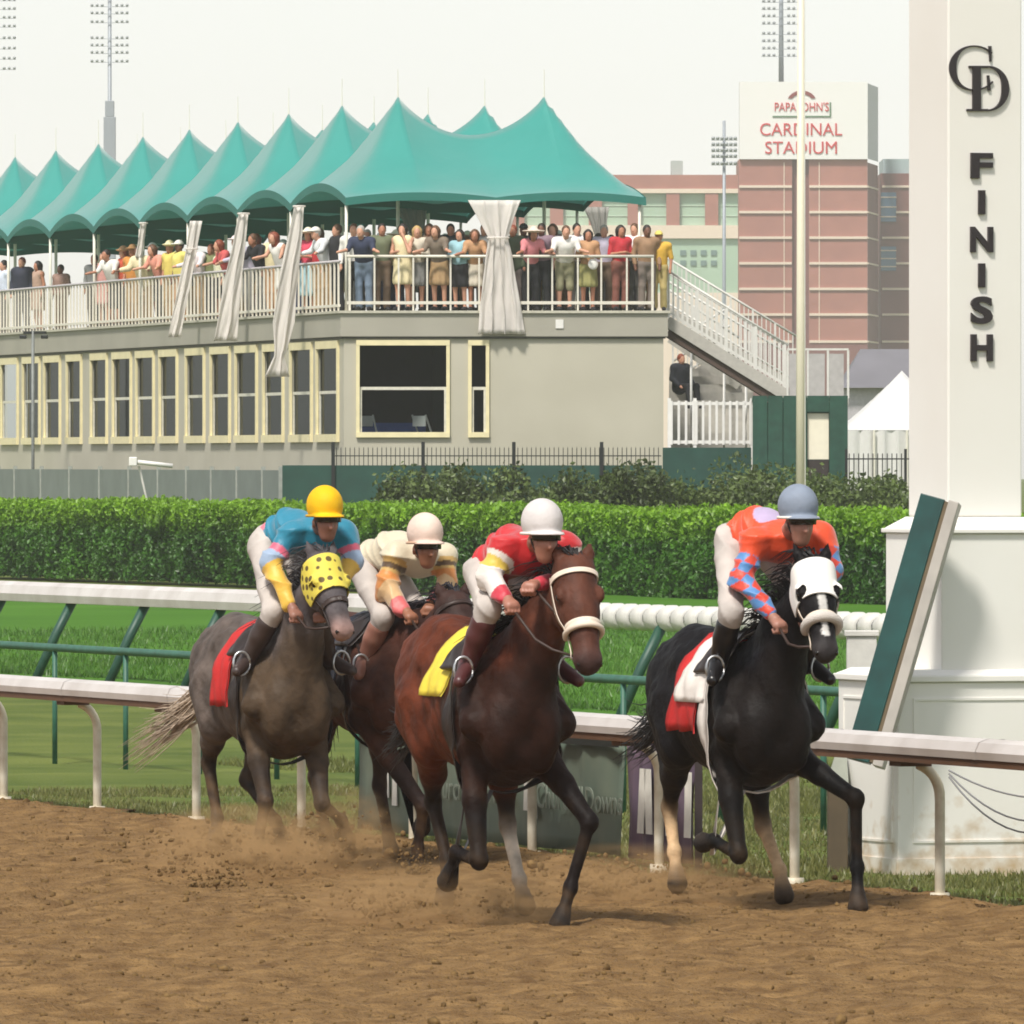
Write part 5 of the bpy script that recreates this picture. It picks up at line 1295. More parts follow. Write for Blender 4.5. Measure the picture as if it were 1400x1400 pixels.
    if opts.get('roll'):
        G = []
        pts = []
        for j in range(25):
            th = -2.0 + 4.0 * j / 24; d = side * math.sin(th) + upv * math.cos(th); c = hp_(.68, 0, -.04); p = ray_surface(bvh, c, d, .02, .35) or Vector(c + d * .09); pts.append(p)
        mb = MB(); mb.tube(pts, .030 if opts.get('hood') else .017, 10); link('shadow_roll', make_mesh('shadow_roll', mb.v, mb.f, True), opts['roll'], o)
    if opts.get('hood'):
        eyeC = [hp_(.32, s * .09, .012) for s in (-1, 1)]; G = []; nA, nT = 60, 130
        for i in range(nA + 1):
            a = -.03 + opts.get('hoodlen', .60) * i / nA; row = []
            for j in range(nT + 1):
                th = -2.3 + 4.6 * j / nT; d = side * math.sin(th) + upv * math.cos(th); c = hp_(a, 0, -.05); p = ray_surface(bvh, c, d, .010, .4) or Vector(c + d * .1); row.append((p, d))
            G.append(row)
        V_, F_ = shell(G, .008); V_ = [Vector(v) for v in V_]
        F2 = []
        for f in F_:
            c = sum((V_[i] for i in f), Vector()) / len(f)
            if min((c - Vector(e))  .length for e in eyeC) > opts.get('eyehole', .042): F2.append(f)
        link('blinker_hood', make_mesh('blinker_hood', V_, F2, True), opts['hood'], o)
        for s in ((-1, 1) if opts.get('cups', 1) else ()):                                     # blinker cups beside the eyes
            mb = MB(); c = Vector(hp_(.27, s * .105, .0)); P = []
            for i in range(6):
                a = math.pi * .5 * i / 5; r_ = .052 * math.cos(a) ** .5 if i < 5 else .004
                P.append([c + Vector(-h * (.055 * math.sin(a) - .02)) * 1.0 + Vector(side * s) * (r_ * .55 * math.cos(b) + .012) + Vector(upv) * (r_ * math.sin(b)) for b in np.linspace(0, 2 * math.pi, 13)])
            mb.grid(P); link('blinker_cup', make_mesh('blinker_cup', mb.v, mb.f, True), opts['hood'], o)
    o2 = dict(o=o, bvh=bvh, hp=hp_, side=side, zb=zb, B=B)
    return o2
def LP(O, lst): return [hloc(O, *q) for q in lst]
CB = dict(body=lin((72, 34, 20)), flank=lin((88, 42, 24)), leg=lin((20, 13, 11)), head=lin((84, 50, 38)), muz=lin((56, 42, 40)), hoof=lin((36, 32, 30)), chest=lin((40, 20, 12)), mane=lin((24, 18, 17)), tail=lin((22, 17, 16)), sock=lin((196, 182, 164)))
CK = dict(body=lin((20, 19, 24)), flank=lin((15, 13, 15)), leg=lin((12, 11, 11)), head=lin((18, 16, 18)), muz=lin((58, 54, 54)), hoof=lin((40, 36, 34)), chest=lin((22, 17, 15)), mane=lin((16, 15, 17)), tail=lin((17, 16, 19)), sock=lin((204, 172, 134)))
CG = dict(body=lin((100, 92, 90)), flank=lin((88, 78, 72)), leg=lin((48, 40, 35)), head=lin((88, 82, 84)), muz=lin((150, 120, 112)), hoof=lin((48, 42, 38)), chest=lin((74, 60, 46)), mane=lin((60, 58, 62)), tail=lin((178, 160, 140)), sock=lin((150, 136, 120)))
CD4 = dict(body=lin((70, 42, 34)), flank=lin((84, 52, 42)), leg=lin((46, 32, 28)), head=lin((58, 40, 36)), muz=lin((46, 38, 36)), hoof=lin((40, 34, 30)), chest=lin((74, 46, 36)), mane=lin((24, 24, 34)), tail=lin((28, 22, 22)), sock=lin((160, 140, 120)))
M_YEL = mat('cloth_yellow', lin((222, 200, 64)), .7, var=.1, bump=.3, bscale=30); M_REDC = mat('cloth_red', lin((190, 28, 26)), .7, var=.1, bump=.3, bscale=30)
M_WCL = mat('cloth_white', lin((226, 218, 210)), .7, var=.05, bump=.3, bscale=30); M_CREAM = mat('bridle_cream', lin((220, 204, 186)), .6, var=.08)
M_DKBR = mat('bridle_brown', lin((48, 32, 26)), .5); M_FLEECE = mat('fleece_white', lin((206, 198, 190)), .95, var=.1, bump=.8, bscale=150)
M_NAVY = mat('cloth_navy', lin((34, 38, 52)), .7, var=.12)
# dotted yellow hood
def dotted(name, c1, c2, scale, thr):
    m = bpy.data.materials.new(name); m.use_nodes = True; nt = m.node_tree; b = nt.nodes['Principled BSDF']; b.inputs['Roughness'].default_value = .7
    tc = nt.nodes.new('ShaderNodeTexCoord'); vo = nt.nodes.new('ShaderNodeTexVoronoi'); vo.inputs['Scale'].default_value = scale; vo.inputs['Randomness'].default_value = .25
    nt.links.new(tc.outputs['Object'], vo.inputs['Vector']); cr = nt.nodes.new('ShaderNodeValToRGB'); cr.color_ramp.elements[0].position = thr; cr.color_ramp.elements[0].color = (*c2, 1); cr.color_ramp.elements[1].position = thr + .06; cr.color_ramp.elements[1].color = (*c1, 1)
    nt.links.new(vo.outputs['Distance'], cr.inputs[0]); nt.links.new(cr.outputs[0], b.inputs['Base Color']); return m
M_HOODY = dotted('hood_yellow_dots', lin((216, 198, 78)), lin((92, 76, 34)), 16, .30)
OB, OK_, OG, O4 = (-.079, 57.58), (1.388, 59.83), (-1.506, 65.73), (-.83, 66.5)
HB = horse('bay', 'dark bay horse with white sheepskin bridle and yellow saddle cloth, leading', OB, CB,
    dict(LF=LP(OB, [(806, 1124, .46), (780, 1214, .44), (765, 1264, .50)]), RF=LP(OB, [(655, 1176, .34), (624, 1166, .10), (612, 1205, .0)]),
         RH=LP(OB, [(592, 1096, -.98), (611, 1176, -.80), (608, 1230, -.74)]), LH=LP(OB, [(694, 1128, -.72), (710, 1202, -.50), (718, 1238, -.42)])),
    hloc(OB, 786, 778, .80), hloc(OB, 806, 903, 1.10), None,
    dict(socks={'LH': 1}, tail=(535, 1030, -1.65), cloth=(-.44, .02, -1.4, 1.4), cloth_mat=M_YEL, pad=None, bridle=M_CREAM, girth_mat=M_LEATH, mud=.35, roll=M_CREAM, dz=.03, croup=.09))
HK = horse('black', 'black horse in a white blinker hood with red saddle cloth beside the rail', OK_, CK,
    dict(LF=LP(OK_, [(1170, 1092, .60), (1172, 1186, .60), (1173, 1240, .66)]), RF=LP(OK_, [(1010, 1168, .36), (976, 1150, .10), (962, 1152, -.02)]),
         RH=LP(OK_, [(915, 1103, -1.02), (922, 1165, -.95), (926, 1208, -.88)]), LH=LP(OK_, [(1043, 1128, -.62), (1066, 1190, -.44), (1072, 1224, -.38)])),
    hloc(OK_, 1113, 778, .78), hloc(OK_, 1130, 888, 1.12), None,
    dict(socks={'LH': 1, 'RH': 1}, tail=(856, 1030, -1.7), cloth=(-.52, .0, -2.0, 2.0), cloth_mat=M_REDC, pad=M_WCL, bridle=M_CREAM, hood=mat('hood_white', lin((232, 228, 222)), .7, var=.04), roll=M_FLEECE, girth_mat=M_WCL, mud=.25, dz=-.04, croup=.06, hs=1.03, blaze=.02, cups=0, eyehole=.056, hoodlen=.44))
HG = horse('grey', 'grey horse in a spotted yellow hood with red saddle cloth', OG, CG,
    dict(RF=LP(OG, [(363, 1095, .38), (353, 1152, .36), (341, 1186, .42)]), LF=LP(OG, [(440, 1098, .42), (467, 1122, .22), (474, 1150, .14)]),
         RH=LP(OG, [(285, 1042, -.98), (297, 1118, -.86), (293, 1152, -.80)]), LH=LP(OG, [(337, 1066, -.78), (376, 1122, -.52), (389, 1152, -.44)])),
    hloc(OG, 442, 770, .78), hloc(OG, 471, 860, 1.08), None,
    dict(tail=(180, 1032, -1.8), cloth=(-.46, -.04, -1.95, 1.95), cloth_mat=M_REDC, pad=None, bridle=M_DKBR, hood=M_HOODY, mud=.85, dz=-.05, croup=.05, hs=.98, hoodlen=.50))
H4 = horse('brown', 'brown horse running between the grey and the rail, mostly hidden', O4, CD4,
    dict(RF=LP(O4, [(579, 1103, .5), (571, 1160, .45), (570, 1187, .5)]), LF=[(.42, .20, .55), (.25, .2, .36), (.17, .2, .25)],
         RH=[(-.95, -.18, .55), (-.78, -.16, .2), (-.72, -.16, .08)], LH=[(-.75, .2, .5), (-.55, .2, .17), (-.48, .2, .06)]),
    hloc(O4, 622, 826, .95), hloc(O4, 655, 912, 1.28), None,
    dict(tail=(440, 1020, -1.6), cloth=(-.44, .0, -1.7, 1.7), cloth_mat=M_NAVY, pad=None, bridle=M_DKBR, mud=.6))
# ------------------------------------------------------------------ jockeys
M_SKIN = vmat('skin', .5, .05, 80, var=.08)
M_SILK = vmat('racing_silks', .5, .8, 16, sheen=.3, var=.06, scale=7)
M_BREECH = mat('breeches_white', lin((186, 177, 170)), .7, var=.14, bump=.4, bscale=20)
M_BOOT = mat('boot_black', lin((24, 22, 24)), .3, var=.15)
M_GOG = mat('goggles_dark', (.015, .013, .012), .1)
def wrinkle(V, Q, amp, seed, fr):
    """push cloth in and out along its normals with ridged folds"""
    a = V[Q[:, 1]] - V[Q[:, 0]]; b = V[Q[:, 3]] - V[Q[:, 0]]; n = np.cross(a, b); N = np.zeros_like(V)
    for k in range(4): np.add.at(N, Q[:, k], n)
    N /= np.linalg.norm(N, axis=1, keepdims=True) + 1e-9
    w = fbm(V[:, 0] + .6 * V[:, 1] + 3, V[:, 2] * .45 + V[:, 1] * .3 + 5, seed, [(2.5, .8)]); ph = (V[:, 0] * .55 + V[:, 2] * .9 + V[:, 1] * .35) * fr + w * 9
    r = 1 - np.abs(np.sin(ph)); m = np.clip(fbm(V[:, 0] + V[:, 2], V[:, 1] - V[:, 2] + 7, seed + 3, [(3.5, 1.6)]) + .6, 0, 1.2)
    return V + N * ((r ** 2 - .3) * m * amp)[:, None]
def finger_hand(w, fdir, up, sgn, scale=1.0):
    """closed hand round the reins: palm, four curled fingers of unequal length, thumb at the side"""
    B = Body(); f = nrm(np.array(fdir)); u = nrm(np.array(up) - f * np.dot(up, f)); s = np.cross(u, f) * sgn      # s: towards the thumb
    P = lambda a, b, c: np.array(w) + (f * a + s * b + u * c) * scale
    B.cone(P(0, .01, 0), P(.06, .012, 0), .026, .032, .02); B.cone(P(0, -.01, 0), P(.06, -.022, 0), .026, .028, .02)
    for k, (b, L) in enumerate(((.032, .030), (.011, .034), (-.010, .031), (-.030, .024))):
        k1 = P(.075, b, .004); k2 = P(.078 + L * .5, b, -.022); k3 = P(.062 + L * .2, b, -.046); k4 = P(.042, b, -.040)
        B.cone(P(.055, b, 0), k1, .0125, .0115, .006); B.cone(k1, k2, .0115, .0105, .004); B.cone(k2, k3, .0105, .0095, .004); B.cone(k3, k4, .0095, .0085, .004)
    B.cone(P(.015, .03, -.005), P(.045, .052, -.022), .014, .012, .008); B.cone(P(.045, .052, -.022), P(.068, .040, -.040), .0115, .010, .004)
    return B
def jockey(label, H, O, J, silk, helm, helm_mat_, skin=lin((150, 104, 82)), breech=None, boot=None, lean=None):
    o = thing('person', label, 'person', (O[0], O[1], 0), HROT, 'jockeys riding the race horses')
    L = lambda k: hloc(O, *J[k])
    head, pel, shR, shL, elR, haR, elL, haL, knR, anR, toR = (L(k) for k in ('head', 'pel', 'shR', 'shL', 'elR', 'haR', 'elL', 'haL', 'knR', 'anR', 'toR'))
    mir = lambda p: np.array((p[0], -p[1], p[2]))
    knL, anL, toL = mir(knR), mir(anR), mir(toR)
    chest = (shR + shL) / 2 + np.array((-.05, 0, -.02)); hipR = pel + np.array((.02, -.09, -.03)); hipL = pel + np.array((.02, .09, -.03))
    neck = (shR + shL) / 2 + np.array((.03, 0, .03)); mid = (pel + chest) / 2 + np.array((-.02, 0, .05))
    face = head + np.array((.055, 0, -.125)); chin = head + np.array((.055, 0, -.20))
    def torso(B, g=0.0, c=0):
        B.cone(pel, mid, .112 + g, .112 + g, .06, c=c); B.cone(mid, chest, .112 + g, .118 + g, .06, c=c)
        B.cone(shR + np.array((-.02, .05, -.02)), shL + np.array((-.02, -.05, -.02)), .082 + g, .082 + g, .06, c=c)
        B.ell(pel + np.array((-.03, 0, -.02)), (.135 + g, .14 + g, .115 + g), .05, 0, c)
    def arms(B, g=0.0, c=0, end=1.0):
        for sh, el, ha in ((shR, elR, haR), (shL, elL, haL)):
            B.cone(sh, el, .052 + g, .041 + g, .04, c=c); B.cone(el, el + (ha - el) * end, .041 + g, .028 + g * .8, .03, c=c)
            B.ell(sh, (.062 + g, .06 + g, .06 + g), .04, 0, c)
    def legs(B, g=0.0, c=0, lo=True, hi=True):
        for hp, kn, an, to in ((hipR, knR, anR, toR), (hipL, knL, anL, toL)):
            if hi: B.cone(hp, kn, .085 + g, .056 + g, .05, c=c)
            if hi or lo: B.ell(kn, (.056 + g, .054 + g, .056 + g), .03, 0, c)
            if lo:
                m_ = kn + (an - kn) * .35; B.cone(kn, m_, .056 + g, .058 + g, .03, c=c); B.cone(m_, an, .058 + g, .038 + g, .03, c=c)
                d = nrm(to - an); B.cone(an, to, .042 + g, .030 + g, .02, c=c); B.ell(an + np.array((-.02, 0, -.02)), (.045 + g, .036 + g, .045 + g), .02, 0, c)
    B = Body(); torso(B); arms(B); legs(B)
    B.cone(neck, head + np.array((.0, 0, -.10)), .058, .055, .03)
    B.ell(head + np.array((.0, 0, -.02)), (.10, .078, .105), .03); B.ell(face, (.07, .066, .085), .03); B.ell(chin, (.042, .045, .035), .03)
    B.cone(face + np.array((.055, 0, .025)), face + np.array((.085, 0, -.018)), .012, .017, .012)                     # nose
    B.ell(chin + np.array((.030, 0, .032)), (.016, .026, .010), .008, 0, 1)                                          # lips
    for s in (-1, 1): B.ell(face + np.array((-.055, s * .072, .01)), (.022, .012, .034), .01)                        # ears
    for w, e in ((haR, elR), (haL, elL)): B.ell(w, (.038, .034, .030), .02)
    V, Q = B.mesh(.011); C = B.colors(V, [skin, tuple(c * .6 for c in skin)], .006)
    body = link('body', make_mesh('rider_body', V, Q, True, C), M_SKIN, o)
    for sg, w, e in ((1, haR, elR), (-1, haL, elL)):
        fd = nrm(w - e); HB_ = finger_hand(w, nrm(fd + np.array((.5, 0, -.1))), (0, 0, 1.), sg, .95); V, Q = HB_.mesh(.0055)
        link('hand', make_mesh('hand', V, Q, True, np.repeat(np.array([skin]), len(V), 0)), M_SKIN, o)
    # silks
    S = Body(); torso(S, .020); arms(S, .026, end=.84)
    for el in (elR, elL): S.ell(el + np.array((-.01, 0, -.015)), (.066, .064, .066), .03)
    V, Q = S.mesh(.0085); loc = dict(V=V, pel=pel, chest=chest, shR=shR, shL=shL, elR=elR, elL=elL, haR=haR, haL=haL)
    keep_x = pel[0] + .02
    ax_ = nrm(chest - pel); along = (V - pel) @ ax_
    # crease the cloth a little
    V = wrinkle(V, Q, .020, 33, 17.0); V = wrinkle(V, Q, .026, 41, 8.0)
    C = silk(loc); fk = along[Q].mean(1) > -.02
    link('silks', make_mesh('silks', V, Q[fk], True, C), M_SILK, o)
    # breeches: seat, thighs and knees
    T = Body(); T.ell(pel + np.array((-.03, 0, -.02)), (.150, .153, .130), .05); legs(T, .012, 0, False, True)
    for kn, an in ((knR, anR), (knL, anL)): T.cone(kn, kn + (an - kn) * .30, .066, .066, .03)
    V, Q = T.mesh(.010); V = wrinkle(V, Q, .012, 35, 19.0); V = wrinkle(V, Q, .012, 36, 9.0)
    link('breeches', make_mesh('breeches', V, Q, True), breech or M_BREECH, o)
    for kn, an, to, nm_ in ((knR, anR, toR, 'R'), (knL, anL, toL, 'L')):
        K_ = Body(); a = kn + (an - kn) * .26; m_ = kn + (an - kn) * .5; K_.cone(a, m_, .072, .068, .02); K_.cone(m_, an, .068, .050, .02)
        K_.cone(an, to, .052, .036, .02); K_.ell(an + np.array((-.025, 0, -.02)), (.055, .042, .055), .02)
        V, Q = K_.mesh(.011); link('boot', make_mesh('boot', V, Q, True), boot or M_BOOT, o)
        mb = MB(); pts = [Vector(an + (to - an) * .55) + Vector((0, .055 * math.cos(t_), .075 * math.sin(t_) + .02)) for t_ in np.linspace(0, 2 * math.pi, 17)]; mb.tube(pts, .009, 6)
        link('stirrup', make_mesh('stirrup', mb.v, mb.f, True), mat('stirrup_metal', (.55, .55, .55), .3, metal=.9), o)
        mb = MB(); mb.bar(Vector(an + (to - an) * .55) + Vector((0, 0, .09)), Vector((.05, np.sign(an[1]) * .22, 1.50 + H['zb'])), .018, .006); link('stirrup_leather', make_mesh('stirrup_leather', mb.v, mb.f), M_LEATH, o)
    # helmet cover with peak
    hl = Body(); hl.ell(head, (.142, .115, .130), .02); hl.ell(head + np.array((.095, 0, -.07)), (.10, .098, .016), .02)
    cutf = lambda X: -(X[..., 2] - (head[2] - .075))
    V, Q = hl.mesh(.009, cut=cutf); link('helmet', make_mesh('helmet', V, Q, True), helm_mat_, o)
    mb = MB(); pts = [Vector(head) + Vector((.14 * math.cos(t_) - .0, .114 * math.sin(t_), -.066)) for t_ in np.linspace(0, 2 * math.pi, 33)]; mb.tube(pts, .009, 6); link('helmet_band', make_mesh('helmet_band', mb.v, mb.f, True), helm, o)
    G = []
    for dz in (-.022, 0.0, .022):
        G.append([(Vector(face) + Vector((.078 * math.cos(t_) - .004, .076 * math.sin(t_), .040 + dz)), Vector((math.cos(t_), math.sin(t_), 0))) for t_ in np.linspace(-1.25, 1.25, 17)])
    V_, F_ = shell(G, .014); link('goggles', make_mesh('goggles', V_, F_, True), M_GOG, o)
    # chin strap
    mb = MB(); mb.tube([Vector(face) + Vector((-.02 + .03 * math.cos(t_), .073 * math.cos(t_ * 1.0) if False else .075 * math.sin(t_), -.095 * abs(math.cos(t_)) + .03)) for t_ in np.linspace(-math.pi / 2, math.pi / 2, 15)], .006, 5); link('chin_strap', make_mesh('chin_strap', mb.v, mb.f, True), M_LEATH, o)
    # reins belong to the horse's bridle
    for ha, s in ((haR, -1), (haL, 1)):
        bit = H['hp'](.90, s * -.0, -.05) + H['side'] * (.062 if np.dot(H['side'], (0, 1, 0)) * s > 0 else -.062)
        a, b = Vector(bit), Vector(ha) + Vector((.03, 0, -.02)); mid_ = a.lerp(b, .5) + Vector((0, .04 * s, -.05))
        mb = MB(); mb.tube([a, a.lerp(mid_, .5) + Vector((0, .015 * s, -.01)), mid_, mid_.lerp(b, .5), b], .009, 6); link('rein', make_mesh('rein', mb.v, mb.f, True), opts_rein, H['o'])
    return o
opts_rein = mat('rein_leather', lin((52, 34, 26)), .55)
def blend(V, p, r): return np.clip(1 - np.linalg.norm(V - p, axis=1) / r, 0, 1)
def silk_red(d):
    V = d['V']; C = np.repeat(np.array([lin((190, 22, 30))]), len(V), 0)
    for sh, el, ha in ((d['shR'], d['elR'], d['haR']), (d['shL'], d['elL'], d['haL'])):
        t = ((V - sh) @ (el - sh)) / ((el - sh) @ (el - sh)); near = np.linalg.norm(V - (sh + np.clip(t, 0, 1)[:, None] * (el - sh)), axis=1) < .1
        a = near & (t > .25); C[a] = lin((224, 216, 208))
        dm = np.linalg.norm(V - (sh * .35 + el * .65) , axis=1); C[a & (dm < .085)] = lin((206, 178, 70))
        u = ((V - el) @ (ha - el)) / ((ha - el) @ (ha - el)); nf = np.linalg.norm(V - (el + np.clip(u, 0, 1)[:, None] * (ha - el)), axis=1) < .075
        C[nf & (u > .1)] = lin((222, 214, 208)); C[nf & (u > .62)] = lin((188, 40, 60))
    return C
def silk_orange(d):
    V = d['V']; C = np.repeat(np.array([lin((224, 74, 30))]), len(V), 0)
    bk = np.linalg.norm(V - (d['pel'] * .35 + d['chest'] * .65 + np.array((0, .02, .13))), axis=1) < .13; C[bk] = lin((176, 158, 190))
    for sh, el, ha in ((d['shR'], d['elR'], d['haR']), (d['shL'], d['elL'], d['haL'])):
        t = ((V - sh) @ (el - sh)) / ((el - sh) @ (el - sh)); near = np.linalg.norm(V - (sh + np.clip(t, 0, 1)[:, None] * (el - sh)), axis=1) < .1
        u = ((V - el) @ (ha - el)) / ((ha - el) @ (ha - el)); nf = np.linalg.norm(V - (el + np.clip(u, 0, 1)[:, None] * (ha - el)), axis=1) < .08
        a = (near & (t > .45)) | (nf & (u > 0)); ck = (np.floor(V[:, 2] * 15 + V[:, 1] * 9) + np.floor(V[:, 2] * 13 - V[:, 1] * 12)) % 2 > .5
        C[a] = lin((78, 130, 186)); C[a & ck] = lin((206, 62, 40))
    return C
def silk_teal(d):
    V = d['V']; C = np.repeat(np.array([lin((22, 122, 150))]), len(V), 0)
    pk = fbm(V[:, 0] * 1.1 + V[:, 1], V[:, 2] + V[:, 1], 3, [(5, 1), (9, .6)]) > .22; C[pk & (V[:, 1] < d['pel'][1])] = lin((206, 110, 126))
    for sh, el, ha in ((d['shR'], d['elR'], d['haR']), (d['shL'], d['elL'], d['haL'])):
        t = ((V - sh) @ (el - sh)) / ((el - sh) @ (el - sh)); near = np.linalg.norm(V - (sh + np.clip(t, 0, 1)[:, None] * (el - sh)), axis=1) < .095
        u = ((V - el) @ (ha - el)) / ((ha - el) @ (ha - el)); nf = np.linalg.norm(V - (el + np.clip(u, 0, 1)[:, None] * (ha - el)), axis=1) < .08
        C[near & (t > .55)] = lin((206, 90, 116)); C[near & (t > .75)] = lin((150, 170, 196)); C[nf & (u > .08)] = lin((222, 178, 66))
    return C
def silk_cream(d):
    V = d['V']; C = np.repeat(np.array([lin((206, 194, 168))]), len(V), 0)
    for sh, el, ha in ((d['shR'], d['elR'], d['haR']), (d['shL'], d['elL'], d['haL'])):
        t = ((V - sh) @ (el - sh)) / ((el - sh) @ (el - sh)); near = np.linalg.norm(V - (sh + np.clip(t, 0, 1)[:, None] * (el - sh)), axis=1) < .1
        u = ((V - el) @ (ha - el)) / ((ha - el) @ (ha - el)); nf = np.linalg.norm(V - (el + np.clip(u, 0, 1)[:, None] * (ha - el)), axis=1) < .08
        C[near & (t > .2)] = lin((196, 160, 92)); C[near & (t > .35) & (t < .5)] = lin((84, 62, 36)); C[near & (t > .6)] = lin((206, 132, 64)); C[nf & (u > .05)] = lin((214, 176, 128)); C[nf & (u > .55)] = lin((206, 96, 96))
    return C
hm = lambda n, c: mat(n, lin(c), .66, var=.10, scale=9, bump=.6, bscale=14, spec=.25)
jockey('person in red and white silks with white helmet riding the dark bay horse', HB, OB, dict(head=(741, 713, 0.66), pel=(676, 778, -0.04), shR=(689, 752, 0.36), shL=(770, 748, 0.38), elR=(668, 786, 0.38), haR=(695, 822, 0.60), elL=(786, 788, 0.46), haL=(728, 800, 0.70), knR=(668, 832, 0.40), anR=(640, 908, 0.24), toR=(628, 932, 0.38)), silk_red, M_WCL, hm('helmet_white', (206, 200, 198)), skin=lin((164, 112, 94)), boot=mat('boot_maroon', lin((78, 38, 38)), .4))
jockey('person in orange and blue silks with grey helmet riding the black horse', HK, OK_, dict(head=(1091, 692, 0.66), pel=(1016, 734, -0.04), shR=(1032, 740, 0.36), shL=(1122, 732, 0.38), elR=(1014, 790, 0.42), haR=(1060, 848, 0.66), elL=(1136, 780, 0.46), haL=(1106, 842, 0.70), knR=(1000, 838, 0.40), anR=(982, 906, 0.24), toR=(974, 930, 0.38)), silk_orange, M_WCL, hm('helmet_grey', (132, 142, 158)), skin=lin((158, 112, 96)))
jockey('person in teal and yellow silks with yellow helmet riding the grey horse', HG, OG, dict(head=(444, 691, 0.66), pel=(376, 738, -0.04), shR=(400, 730, 0.36), shL=(470, 728, 0.38), elR=(370, 768, 0.40), haR=(401, 834, 0.62), elL=(482, 768, 0.46), haL=(440, 834, 0.66), knR=(374, 836, 0.40), anR=(338, 903, 0.24), toR=(324, 918, 0.38)), silk_teal, mat('helmet_band_yellow', lin((200, 160, 20)), .5), hm('helmet_yellow', (236, 184, 20)), skin=lin((142, 98, 82)), boot=mat('boot_brown', lin((58, 44, 40)), .45))
jockey('person in cream and orange silks with off-white helmet riding the brown horse', H4, O4, dict(head=(581, 728, 0.66), pel=(510, 768, -0.04), shR=(541, 758, 0.36), shL=(608, 760, 0.38), elR=(527, 803, 0.41), haR=(557, 838, 0.61), elL=(612, 797, 0.46), haL=(588, 828, 0.66), knR=(524, 843, 0.40), anR=(498, 905, 0.24), toR=(490, 923, 0.38)), silk_cream, mat('helmet_band_peach', lin((206, 168, 140)), .5), hm('helmet_peach', (222, 198, 184)), skin=lin((150, 100, 76)), boot=mat('boot_tan', lin((150, 104, 88)), .5))
# ------------------------------------------------------------------ dirt thrown up by the hooves
rs = np.random.default_rng(88); P = []; S = []
def spray(p, n, spread, hmax, back, smax=.026):
    p = Vector(p)
    for i in range(n):
        u = rs.random() ** 1.6; w = p - HD * (back * rs.random() * (0.3 + u)) + HL * float(rs.normal() * spread * (.3 + u)) + HD * float(rs.normal() * spread * .6)
        P.append((w.x, w.y, .01 + hmax * u * (1 - .3 * rs.random()))); S.append(min(smax, .0042 * math.exp(rs.normal() * .8)))
def gpx(px, py): return ground(px, py)
for px, py, n, sp_, hm2, bk in ((340, 1196, 900, .13, .30, .5), (280, 1190, 500, .28, .25, .8), (395, 1190, 420, .15, .3, .5), (470, 1190, 600, .13, .4, .5), (300, 1215, 300, .25, .15, .5), (565, 1262, 420, .22, .16, .6), (630, 1262, 420, .2, .18, .5), (830, 1225, 420, .25, .22, .5), (925, 1225, 320, .18, .2, .5), (1000, 1222, 200, .22, .15, .5), (720, 1255, 200, .15, .12, .4), (575, 1195, 250, .12, .2, .4)):
    spray(gpx(px, py), n, sp_, hm2, bk)
for px, py, n, hm2 in ((335, 1200, 90, .36), (290, 1205, 70, .30), (400, 1205, 50, .25), (470, 1200, 60, .40), (560, 1262, 70, .22), (640, 1270, 50, .2), (825, 1232, 70, .26), (900, 1235, 50, .2)):
    g = gpx(px, py)
    for i in range(n):
        w = g + HL * float(rs.normal() * .22) - HD * float(rs.random() * .7); P.append((w.x, w.y, .02 + hm2 * rs.random() ** 1.5)); S.append(.006 + .014 * rs.random() ** 2)
V, Q = lump_cloud(np.array(P), np.array(S), 5)
o = link('flying_dirt', make_mesh('flying_dirt', V, Q, True), M_CLOD); tag(o, 'brown dirt thrown up in the air behind the galloping hooves', 'dirt', kind='stuff')
